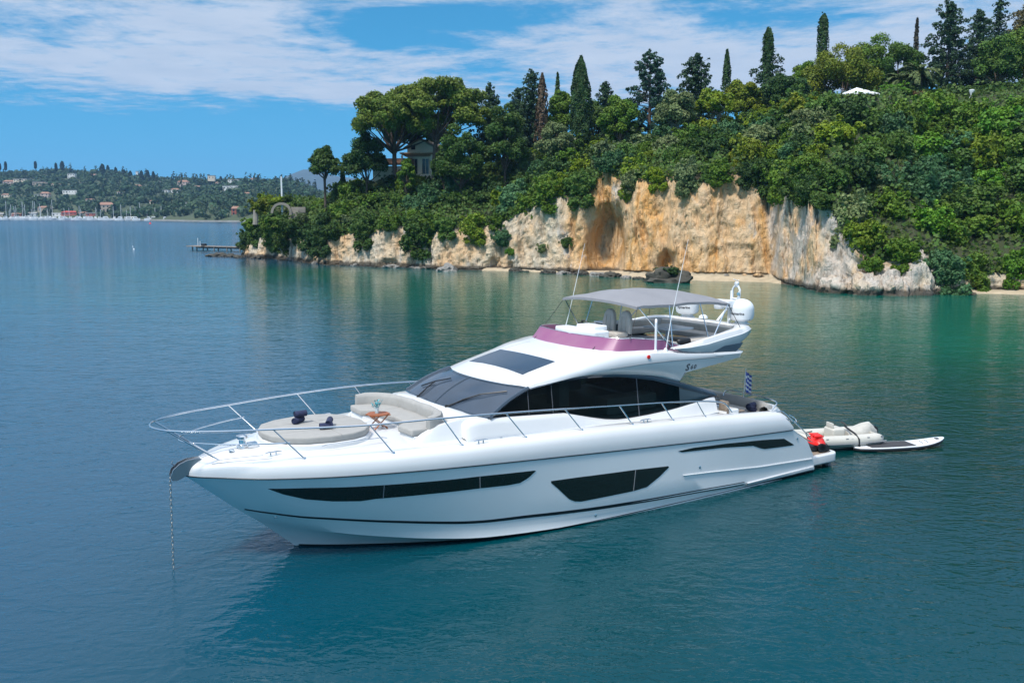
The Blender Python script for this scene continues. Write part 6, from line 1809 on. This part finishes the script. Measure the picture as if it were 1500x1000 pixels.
for k, (px, py, w, h, ro, wa, lab) in enumerate(VILLAS):
    x, Y, z = far_point(px, py + h / 2)
    Wm, Hm = w / 1400 * Y, max(2.6, h / 1400 * Y)
    e = empty('villa', (x, Y, z - .5), random.Random(k).uniform(-.25, .25), lab, 'house', 'buildings on the far shore')
    Dp = max(4, min(10, Wm * .5)); rh = Hm * (.28 if ro in ('terracotta', 'red') else .08) if w > 4 else .4
    mb = MB(); mb.box((0, 0, (Hm - rh) / 2 - 1), (Wm, Dp, Hm - rh + 2))
    if w > 12: mb.box((Wm * .22, -Dp * .5, (Hm - rh) * .28 - 1), (Wm * .5, Dp * .4, (Hm - rh) * .55 + 2)); mb.box((-Wm * .3, 0, (Hm - rh) * .72), (Wm * .3, Dp * .8, Hm * .5))
    mb.build('wall', wm[wa], e, smooth=False)
    mb = MB(); a, c, o = Wm / 2 + .4, Dp / 2 + .4, Hm - rh + .05
    if rh > .8: mb.add([(-a, -c, o), (a, -c, o), (a, c, o), (-a, c, o), (-a * .6, 0, o + rh), (a * .6, 0, o + rh)], [(0, 1, 5, 4), (1, 2, 5), (2, 3, 4, 5), (3, 0, 4), (3, 2, 1, 0)])
    else: mb.box((0, 0, o + rh / 2), (Wm + .6, Dp + .6, max(.3, rh)))
    mb.build('roof', rm[ro], e, smooth=False)
    nf = max(1, int(Hm / 3)); nw = max(2, int(Wm / 3.2))
    if w > 4:
        for f in range(nf):
            for q in range(nw):
                mb = MB(); zz_ = (Hm - rh) * (f + .55) / nf; mb.box((-Wm / 2 + Wm * (q + .5) / nw, -Dp / 2 - .03 - (Dp * .2 + .02 if w > 12 and abs(-Wm / 2 + Wm * (q + .5) / nw - Wm * .22) < Wm * .25 and zz_ < (Hm - rh) * .55 else 0), zz_), (1.1, .12, 1.4)); mb.build('window', winm, e, smooth=False)
    CLEAR.append((x, Y, Wm * .62, Hm))
rs = np.random.RandomState(9)
Cs, Ns, Ss, Ts = [], [], [], []
NT = 5200
for k in range(NT):
    x = rs.uniform(-780, 120); d = rs.uniform(2, 470) if k % 5 else rs.uniform(380, 450); y = far_edge(x) + d
    if any(abs(x - a) < w_ and -34 - 30 * (y < 1000) < y - b < 4 for a, b, w_, hh in CLEAR): continue
    g = hill_h(x, y); pts = rs.normal(size=(34, 3))
    pts /= np.linalg.norm(pts, axis=1)[:, None]
    tall = rs.rand()
    if d > 370: tall *= .8
    r = rs.uniform(2.6, 5.2)
    if tall < .07: sc_ = np.array([r * .42, r * .42, r * 1.8]); hue = .15
    else: sc_ = np.array([r, r, r * .85]); hue = rs.rand()
    c = pts * sc_ * rs.uniform(.75, 1.0, (34, 1)) + np.array([x, y, g + sc_[2] * .7])
    Cs.append(c); nn = pts + unit(rs, 34) * .5; Ns.append(nn / np.linalg.norm(nn, axis=1)[:, None]); Ss.append(np.full(34, r * .62 if tall >= .07 else r * .5))
    Ts.append(np.stack([np.clip((.0 if tall < .07 else rs.uniform(.1, 1)) + rs.uniform(0, .2, 34), 0, 1), np.full(34, hue)], 1))
fw = bpy.data.objects.new('far_wood', leaf_mesh('far_wood', np.concatenate(Cs), np.concatenate(Ns), np.concatenate(Ss), np.concatenate(Ts))); COL.objects.link(fw)
fw.color = (.036, .066, .032, 1); tag(fw, 'mixed green wood covering the hills across the bay', 'wood', kind='stuff')
# single cypresses one can tell apart on the far ridge
for k, (px, pt, pb, w, lab) in enumerate([(1, 238, 252, 5, 'cypress at the very left end of the far ridge'), (12.5, 240, 250, 3.5, 'small pointed tree second on the far ridge'), (21, 237, 250, 3.4, 'slim cypress third on the far ridge'), (64, 237, 248, 3.4, 'slim cypress on the far ridge left of a round tree'), (93.5, 239, 252, 3.6, 'slim cypress just left of the broad pointed tree on the far ridge'), (102.5, 236, 250, 6, 'broad pointed tree tallest on the left part of the far ridge'), (160, 240, 254, 8, 'dark clump at the start of the row of firs on the far ridge'), (168, 242, 258, 5, 'fir second in the row on the far ridge'), (179, 245, 260, 5, 'fir third in the row on the far ridge'), (191, 248, 264, 5, 'fir fourth in the row on the far ridge'), (200, 250, 266, 6, 'fir fifth in the row, nearest the white tower'), (216, 249, 268, 6, 'first dark fir right of the white tower'), (225, 248, 268, 6, 'second dark fir right of the white tower'), (233, 250, 268, 5, 'third dark fir right of the white tower'), (364, 262, 274, 3.5, 'slim cypress on the ridge beside the white hotel'), (330, 259, 270, 4, 'slim cypress on the ridge left of the white hotel'), (152, 296, 316, 4, 'cypress on the marina front left of the large stone building'), (174, 297, 316, 4, 'cypress on the marina front right of the large stone building')]):
    x, Y, z = far_point(px, pb)
    cypress((x, Y, z - 1), (pb - pt) / 1400 * Y * .78 + 1.0, w / 1400 * Y, 200 + k, lab, (.018, .036, .02), n=420, group='single conifers on the far shore', size=1.5)

# the marina: masts and hulls along the far quay
alum = mat('mast_alloy', (.62, .63, .63), rough=.4)
hullw = mat('white_yacht_hull', (.74, .75, .76), rough=.3)
blueh = mat('blue_yacht_hull', (.03, .07, .18), rough=.3)
def boat_hull(mb, L, B, h, z0=-.3):
    rows = []
    for i in range(9):
        f = i / 8; k = math.sin(math.pi * min(1, .18 + f * .82)) ** .7 if f < 1 else .02
        x = L * (f - .5); hh = h * (1 + .25 * f * f)
        rows.append([Vector((x, -B / 2 * k, hh)), Vector((x, -B / 2 * k * .7, z0)), Vector((x, B / 2 * k * .7, z0)), Vector((x, B / 2 * k, hh))])
    mb.grid(rows); mb.add([r[0] for r in rows] + [r[3] for r in rows[::-1]], [tuple(range(18))]); mb.add(rows[0], [(0, 1, 2, 3)])
def sail_yacht(px, yt, wpx, lab, two=False, blue=False):
    x = at(px, 850); Y = far_edge(x) - 9; x = at(px, Y)
    e = empty('sailing_yacht', (x, Y, 0), random.Random(int(px * 7)).uniform(-.5, .5) + (math.pi if int(px) % 2 else 0), lab, 'sailing yacht', 'sailing yachts moored along the far quay')
    L = wpx / 1400 * Y; H = (318 - yt) / 1400 * Y
    mb = MB(); boat_hull(mb, L, L * .3, 1.3); mb.build('hull', blueh if blue else hullw, e, angle=50)
    mb = MB(); mb.pillow(rrect(-L * .25, L * .18, -L * .09, L * .09, .3), 1.3, 2.1, .25); mb.build('cabin', hullw, e)
    for q in ([.08] if not two else [.14, -.2]):
        mb = MB(); hh = H if q > 0 else H * .75; mb.tube([(L * q, 0, 1), (L * q, 0, hh)], [.22, .16], 6); mb.tube([(L * q, -L * .05, hh * .55), (L * q, L * .05, hh * .55)], .07, 5); mb.build('mast', alum, e)
        mb = MB(); mb.tube([(L * q, 0, 2.6), (L * (q - .33), 0, 2.7)], .26, 6); mb.build('boom', blueh if int(px) % 3 == 0 else hullw, e)
    mb = MB(); mb.tube([(L * .49, 0, 1.6), (L * .08, 0, H * .97)], .05, 4); mb.build('forestay', alum, e)
for a in [(16, 291, 14, 'sailing yacht with the leftmost mast at the far quay'), (25, 296, 12, 'short-masted sailing yacht second from the left at the far quay'), (30.5, 298, 13, 'shortest-masted sailing yacht in the left group at the far quay'), (40, 292, 13, 'sailing yacht fourth from the left at the far quay'), (45.5, 296, 12, 'sailing yacht fifth from the left, short mast close to a taller one'), (57, 291, 14, 'left of two close tall masts below the white house'), (59.8, 292, 14, 'right of two close tall masts below the white house'), (67, 295, 13, 'sailing yacht moored just right of the two close masts'), (85.5, 289, 15, 'tall-masted sailing yacht left of the white marquee'), (122, 297, 13, 'sailing yacht before the low red and white kiosk'), (182.5, 295, 13, 'lone-masted sailing yacht right of the large stone building'), (208, 292, 20, 'two-masted ketch, the largest sailing vessel on the far shore', True), (243, 297, 13, 'sailing yacht with a lone mast right of the ketch'), (276, 296, 15, 'blue-hulled sailing yacht furthest right on the far shore', False, True), (268, 302, 10, 'small sailing yacht left of the blue-hulled one')]: sail_yacht(*a)
def motor_boat(px, wpx, lab, dy=14, flip=0):
    x = at(px, 840); Y = far_edge(x) - dy; x = at(px, Y); L = wpx / 1400 * Y
    e = empty('motor_cruiser', (x, Y, 0), .12 * math.sin(px) + math.pi * flip, lab, 'motor boat', 'motor boats moored along the far quay')
    mb = MB(); boat_hull(mb, L, L * .3, 1.5); mb.build('hull', hullw, e, angle=50)
    mb = MB(); mb.prism([(-L * .36, 1.4), (L * .22, 1.5), (L * .08, 2.7), (-.02 * L, 3.3), (-L * .3, 3.3), (-L * .36, 2.4)], -L * .1, L * .1, lambda a, b, h: (a, h, b)); mb.build('cabin', hullw, e, angle=30)
    mb = MB(); mb.box((-.06 * L, 0, 2.35), (L * .36, L * .205, .5)); mb.build('window', winm, e)
for k, (px, w, lab) in enumerate([(6, 20, 'white motor boat at the left edge of the far quay'), (27, 17, 'white motor boat among the left masts at the far quay'), (49, 19, 'white motor boat below the two close masts'), (73, 24, 'larger white motor boat left of the white marquee'), (101, 22, 'white motor boat in front of the red shed'), (118, 16, 'small white motor boat right of the red shed'), (136, 20, 'white motor boat in front of the kiosk'), (158, 17, 'white motor boat in front of the large stone building'), (196, 14, 'small white motor boat left of the ketch'), (228, 18, 'white motor boat right of the ketch'), (254, 20, 'white motor boat between the last masts of the far quay')]): motor_boat(px, w, lab, 14 + 5 * (k % 2), k % 2)
for k in range(16):
    px = 4 + k * 15.3 + 5 * math.sin(k * 2.3); sail_yacht(px, 297 + 6 * abs(math.sin(k * 1.7)), 10, 'slender white sailing yacht with a bare mast in the crowded far moorings')
for k in range(12):
    px = 14 + k * 21 + 6 * math.sin(k * 3.1); motor_boat(px, 11 + 3 * math.sin(k), 'small white motor boat in the front row of the crowded far moorings', 24 + 4 * (k % 3), (k + 1) % 2)
for k, (px, w, h, wa, ro, lab) in enumerate([(8, 14, 6, 'stone', 'grey', 'grey workshop shed at the left end of the far quay'), (34, 15, 6, 'red', 'terracotta', 'reddish shed behind the left masts of the far quay'), (56, 12, 7, 'white', 'grey', 'white shed behind the two close masts'), (128, 12, 8, 'cream', 'terracotta', 'cream building on the quay right of the red shed'), (190, 12, 6, 'white', 'grey', 'white shed on the quay left of the ketch'), (222, 13, 6, 'cream', 'grey', 'cream shed on the quay right of the ketch'), (262, 16, 5, 'stone', 'grey', 'long grey shed near the right end of the far quay'), (300, 12, 4, 'white', 'grey', 'low white kiosk on the beach at the right of the far quay')]):
    x = at(px, 850); Y = far_edge(x) + 16; x = at(px, Y); Wm = w / 1400 * Y; Hm = h / 1400 * Y
    e = empty('quay_shed', (x, Y, 1.0), .1 * math.sin(k * 4), lab, 'shed', 'buildings on the far shore')
    mb = MB(); mb.box((0, 0, Hm / 2 - .5), (Wm, 6, Hm + 1)); mb.build('wall', wm[wa], e, smooth=False)
    mb = MB(); a_, c_, o_ = Wm / 2 + .3, 3.4, Hm; mb.add([(-a_, -c_, o_), (a_, -c_, o_), (a_, 0, o_ + 1.3), (-a_, 0, o_ + 1.3), (a_, c_, o_), (-a_, c_, o_)], [(0, 1, 2, 3), (3, 2, 4, 5), (0, 3, 5), (1, 4, 2)]); mb.build('roof', rm[ro], e, smooth=False)
    mb = MB(); mb.box((0, -3.02, Hm * .4), (Wm * .3, .12, Hm * .75)); mb.build('door', winm, e, smooth=False)
# quay wall, small boat sheds of the yard and buoys
mb = MB(); mb.grid([[Vector((x, far_edge(x) - 2, -1)), Vector((x, far_edge(x) - 2, 1.1)), Vector((x, far_edge(x) + 10, 1.2))] for x in np.linspace(-620, -180, 60)]); tag(mb.build('quay', mat('quay_concrete', (.40, .38, .35), rough=.9, var=.3, scale=.2)), 'long low concrete quay along the far shore', 'quay')
def buoy(px, py, r, m_, lab, stick=False):
    dn = 1400 * .1349 + (py - 500) * .9909; fw_ = 1400 * .9909 - (py - 500) * .1349
    Y = CAM_H * fw_ / dn; x = (px - 750) * CAM_H / dn
    e = empty('mooring_buoy', (x, Y, 0), 0, lab, 'buoy')
    mb = MB(); mb.lathe([(.02, -r * .6), (r * .7, -r * .45), (r, 0), (r * .85, r * .6), (r * .3, r * .95), (.03, r * 1.1)], (0, 0, 0), 14); mb.tube([(r * .3 * math.cos(a), 0, r * 1.15 + r * .25 * math.sin(a)) for a in np.linspace(0, 6.28, 9)], r * .07, 5); mb.build('float', m_, e)
    if stick:
        mb = MB(); mb.tube([(0, 0, r), (0, 0, r + 1.1)], .035, 5); mb.build('pole', alum, e)
buoy(220, 328, .75, redm, 'red mooring buoy far out in front of the ketch')
buoy(196, 365, .17, pvc, 'small white mooring buoy in the open water left of the jetty')
buoy(194.5, 361, .10, pvc, 'tiny white float beside the small white buoy')

# ---- the jetty, the tower pole, the ring gate and the white house on the headland
j0 = Vector((-63.8, 193, 0)); j1 = Vector((-44.5, 182, 0))
jt = empty('jetty', j0, math.atan2(j1.y - j0.y, j1.x - j0.x), 'low timber jetty reaching out from the wooded point', 'jetty')
jl = (j1 - j0).length
plank = mat('weathered_planks', (.30, .25, .21), rough=.9, var=.4, scale=2)
mb = MB(); mb.box((jl / 2 + 1, 0, .72), (jl, 1.5, .16)); mb.box((1.4, -.3, .72), (4.2, 2.6, .17)); mb.build('deck', plank, jt)
mb = MB(); mb.box((jl / 2 + 1, -.5, .50), (jl, .12, .30)); mb.box((jl / 2 + 1, .5, .50), (jl, .12, .30)); mb.build('beam', blackp, jt)
for q in (0, 3, 6, 9.5, 13, 16.5, 20):
    for s_ in (-.55, .55): mb = MB(); mb.tube([(q, s_, -1), (q, s_, .68)], .12, 8); mb.build('pile', plank, jt)
mb = MB(); mb.tube([(.4, .5, .8), (.4, .5, 2.3)], .05, 6); mb.build('post', pvc, jt)
mb = MB(); mb.tube([(.9, .6, .8), (.9, .6, 1.7)], .05, 6); mb.build('post', pvc, jt)
mb = MB(); mb.pillow(rrect(2.2, 3.2, -.4, .3, .1), .8, 1.25, .12); tag(mb.build('covered_crate', blackp, loc=j0), 'dark covered crate standing on the jetty', 'crate'); bpy.data.objects['covered_crate'].rotation_euler.z = jt.rotation_euler.z
x, Y = at(417.5, 158), 158
lp = empty('flag_pole', (x, Y, on_land(x, Y) - .2), 0, 'tall plain white pole on the wooded point', 'pole')
mb = MB(); mb.tube([(0, 0, 0), (0, 0, CAM_H + (309.7 - 260) / 1400 * Y - lp.location.z)], [.17, .14], 10); mb.lathe([(.5, 0), (.5, .3), (.3, .5)], (0, 0, 0), 10); mb.build('shaft', pvc, lp)
stonew = mat('old_render', (.30, .27, .22), rough=.95, var=.4, scale=1.2, var_color=(.24, .22, .19))
x, Y = at(416, 152), 152; zc = CAM_H + (309.7 - 312) / 1400 * Y
rg = empty('ring_gate', (x, Y, zc), .1, 'round grey stone ring gate standing among the bushes of the wooded point', 'gate')
mb = MB(); NR = 40
rows = [[Vector(((r_) * math.cos(2 * math.pi * k / NR), y_, r_ * math.sin(2 * math.pi * k / NR))) for (r_, y_) in ((1.25, -.25), (1.62, -.25), (1.62, .25), (1.25, .25))] for k in range(NR + 1)]
mb.grid(rows, close=True); mb.build('ring', stonew, rg)
mb = MB(); mb.box((2.1, .3, -.4), (1.1, .4, 1.6), bev=.05); mb.box((2.6, .5, .45), (2.2, .5, .9), bev=.03); mb.box((0, .1, -2.0), (4.5, .5, 1.2)); mb.build('wall', stonew, rg)
x, Y = at(378, 152), 152
st2 = empty('stone_pillar', (x, Y, CAM_H + (309.7 - 318) / 1400 * Y - 1.2), .3, 'short pale ruined pillar left of the ring gate', 'pillar')
mb = MB(); mb.tube([(0, 0, 0), (.05, 0, 1.2), (0, 0, 2.3)], [.5, .42, .3], 9); mb.build('shaft', stonew, st2)
# the villa between the umbrella pines
x, Y = at(622, 152), 152; g = on_land(x, Y); zt = CAM_H + (309.7 - 207) / 1400 * Y
hs_ = empty('white_house', (x, Y, g), R(-18), 'white house with tiled roofs and a veranda among the umbrella pines', 'house')
H_ = max(3.5, zt - g)
wh_ = mat('white_plaster', (.88, .72, .55), rough=.9, var=.12, scale=1); tile = mat('pale_roof_tiles', (.60, .42, .29), rough=.9, var=.35, scale=3)
mb = MB(); mb.box((0, 1.5, (H_ - 1.2) / 2 - .5), (4.4, 5, H_ - 1.2 + 1)); mb.box((.2, -1.6, .3), (5, 1.6, 1.6)); mb.prism([(-2.2, H_ - 1.2), (2.2, H_ - 1.2), (0, H_ - .15)], -.98, -.8, lambda a, b, h: (a, h, b)); mb.build('wall', wh_, hs_, smooth=False)
mb = MB(); mb.add([(-2.7, -1.5, H_ - 1.35), (0, -1.5, H_), (0, 4.4, H_), (-2.7, 4.4, H_ - 1.35), (2.7, -1.5, H_ - 1.35), (2.7, 4.4, H_ - 1.35)], [(0, 1, 2, 3), (1, 4, 5, 2)])
mb.add([(-2.7, -1.5, H_ - 1.5), (0, -1.5, H_ - .15), (0, 4.4, H_ - .15), (-2.7, 4.4, H_ - 1.5), (2.7, -1.5, H_ - 1.5), (2.7, 4.4, H_ - 1.5)], [(3, 2, 1, 0), (2, 5, 4, 1)])
rfh = mb.build('roof', tile, hs_, smooth=False)
mb = MB(); zv = H_ * .62; mb.box((.2, -2.0, zv), (5.4, 2.6, .16), M=Matrix.Rotation(R(-9), 4, 'X') @ Matrix.Identity(4)); mb.build('veranda_roof', tile, hs_, smooth=False)
for q in (-2.2, 2.7): mb = MB(); mb.box((q, -3.0, zv / 2), (.22, .22, zv - .2)); mb.build('pillar', wh_, hs_, smooth=False)
for q in (-1.0, .9):
    mb = MB(); mb.box((q, -1.05, zv * .55), (1.1, .12, zv * .6)); w_ = mb.build('window', winm, hs_, smooth=False)
    mb = MB()
    for dx in (-.58, 0, .58): mb.box((q + dx, -1.13, zv * .55), (.07, .06, zv * .62))
    mb.build('frame', wh_, w_, smooth=False)
mb = MB(); mb.box((-1.2, -.98, H_ * .80), (.7, .1, .7)); mb.build('window', winm, hs_, smooth=False)
x2, Y2 = at(576, 150), 150; g2 = on_land(x2, Y2)
an = empty('garden_annex', (x2, Y2, g2), R(-10), 'low building with an orange tiled roof left of the white house', 'building')
hh = max(1.6, CAM_H + (309.7 - 238) / 1400 * Y2 - g2)
mb = MB(); mb.box((0, 1, hh / 2 - .8), (5.6, 3, hh)); mb.build('wall', wh_, an, smooth=False)
mb = MB(); mb.add([(-3.1, -.9, hh - .5), (3.1, -.9, hh - .5), (3.1, 1, hh + .45), (-3.1, 1, hh + .45), (3.1, 2.9, hh - .5), (-3.1, 2.9, hh - .5)], [(0, 1, 2, 3), (3, 2, 4, 5), (0, 3, 5), (1, 4, 2)]); mb.build('roof', mat('orange_roof_tiles', (.50, .25, .14), rough=.9, var=.35, scale=3), an, smooth=False)
for k, (px, r, c, lab) in enumerate([(610, 1.0, 'yellow green', 'yellowish flowering bush in front of the white house veranda'), (628, .9, 'yellow green', 'small yellowish bush right of the veranda steps'), (590, .9, 'yellow green', 'yellowish bush in front of the orange-roofed annex')]):
    xx = at(px, 145); plant('garden_bush', BUSH[k], (xx, 145, on_land(xx, 145) + .6), (r, r, r * .8), c, lab, 'bush')
# parasol, urn and wall on the terrace
x, Y = at(1241, 127), 127; g = on_land(x, Y)
pa = empty('garden_parasol', (x, Y, g), 0, 'big white square parasol open on the terrace hedge line', 'parasol')
zt = CAM_H + (309.7 - 135) / 1400 * Y - g
mb = MB(); mb.tube([(0, 0, 0), (0, 0, zt)], .06, 8); mb.build('pole', pvc, pa)
mb = MB(); a = 2.2
apex = (0, 0, zt); ring = []
for k in range(16):
    t_ = k / 4; sd_ = int(t_); f = t_ - sd_; cs = [(-a, -a), (a, -a), (a, a), (-a, a)]; p_, q_ = cs[sd_ % 4], cs[(sd_ + 1) % 4]
    ring.append((lerp(p_[0], q_[0], f), lerp(p_[1], q_[1], f), zt - 1.0 + .12 * math.sin(math.pi * f)))
mb.add([apex] + ring, [(0, k + 1, (k + 1) % 16 + 1) for k in range(16)])
mb.add(ring + [(x_, y_, z_ - .2) for x_, y_, z_ in ring], [(k, (k + 1) % 16, 16 + (k + 1) % 16, 16 + k) for k in range(16)])
mb.build('canopy', mat('white_canvas', (.78, .78, .77), rough=.8), pa, smooth=False)
x, Y = at(1405, 128), 128
mb = MB(); mb.lathe([(.25, 0), (.25, .2), (.12, .3), (.15, .5), (.33, .9), (.36, 1.1), (.28, 1.15)], (0, 0, 0), 12); tag(mb.build('garden_urn', pvc, loc=(x, Y, on_land(x, Y) + .2)), 'small white urn on the terrace hedge, below the dark conifers', 'urn')
x, Y = at(828, 139), 139
mb = MB(); mb.box((0, 0, .4), (4.2, .5, 1.6), bev=.04); tag(mb.build('garden_wall', stonew, loc=(x, Y, CAM_H + (309.7 - 212) / 1400 * Y - .6)), 'short pale garden wall left of the tallest cypress', 'wall')
# ------------------------------------------------------------------ the hillside runs on beyond the right of the picture
last = LAND[-1]; NX = 36
EXT = []
for k in range(NX + 1):
    f = k / NX; col = []
    for j, p in enumerate(last):
        q = Vector(p) + Vector((k * 2.6, k * .55 + 9 * f * f, 0))
        if j > 3: q += Vector((0, 1, .35)) * (1.2 * fbm(k * .35, j * .12, 4.4, 4)) * min(1, k / 3); q.z = max(.05, q.z * (1 - .25 * f))
        col.append(q)
    EXT.append(col)
V = [p for c in EXT for p in c]; F = []; MI = []
for i in range(NX):
    for j in range(NCOL - 1):
        F.append((i * NCOL + j, (i + 1) * NCOL + j, (i + 1) * NCOL + j + 1, i * NCOL + j + 1)); MI.append(1 if j < JF0 - 1 else (0 if j < JF1 else 2))
o = mesh_obj('hillside', V, F, [rockm, sandm, soilm], angle=180); o.data.polygons.foreach_set('material_index', MI); tag(o, kind='structure')
rs = np.random.RandomState(15); n = 34000
G2 = np.array([[tuple(p) for p in c] for c in EXT])
iv = rs.uniform(0, NX - .01, n); jv = JF1 - 2 + rs.rand(n) * (NSL + 2); a_ = iv.astype(int); b_ = jv.astype(int); fa = (iv - a_)[:, None]; fb = (jv - b_)[:, None]
C = (G2[a_, b_] * (1 - fa) + G2[a_ + 1, b_] * fa) * (1 - fb) + (G2[a_, b_ + 1] * (1 - fa) + G2[a_ + 1, b_ + 1] * fa) * fb + rs.normal(size=(n, 3)) * .2
C[:, 2] += rs.rand(n) ** 2 * 1.8
Nn = unit(rs, n) + np.array([-.2, -.6, .8]); Nn /= np.linalg.norm(Nn, axis=1)[:, None]
u2 = bpy.data.objects.new('undergrowth', leaf_mesh('undergrowth', C, Nn, rs.uniform(.35, .9, n), rs.rand(n, 2))); COL.objects.link(u2)
u2.color = (.055, .095, .022, 1); tag(u2, 'dense scrub on the hillside where it runs on past the terrace', 'undergrowth', kind='stuff')

# ------------------------------------------------------------------ the air over the bay
hz = bpy.data.materials.new('sea_air'); hz.use_nodes = True
t = hz.node_tree
for n in list(t.nodes):
    if n.type == 'BSDF_PRINCIPLED': t.nodes.remove(n)
pv = t.nodes.new('ShaderNodeVolumePrincipled')
pv.inputs['Color'].default_value = (.32, .60, 1.0, 1)
pv.inputs['Density'].default_value = 0.00013
pv.inputs['Anisotropy'].default_value = 0.2
t.links.new(pv.outputs[0], t.nodes['Material Output'].inputs['Volume'])
mb = MB(); mb.box((-1000, 3130, 149), (6000, 6500, 302))
air = mb.build('haze', hz, smooth=False); tag(air, kind='stuff')
SC.cycles.volume_bounces = 0
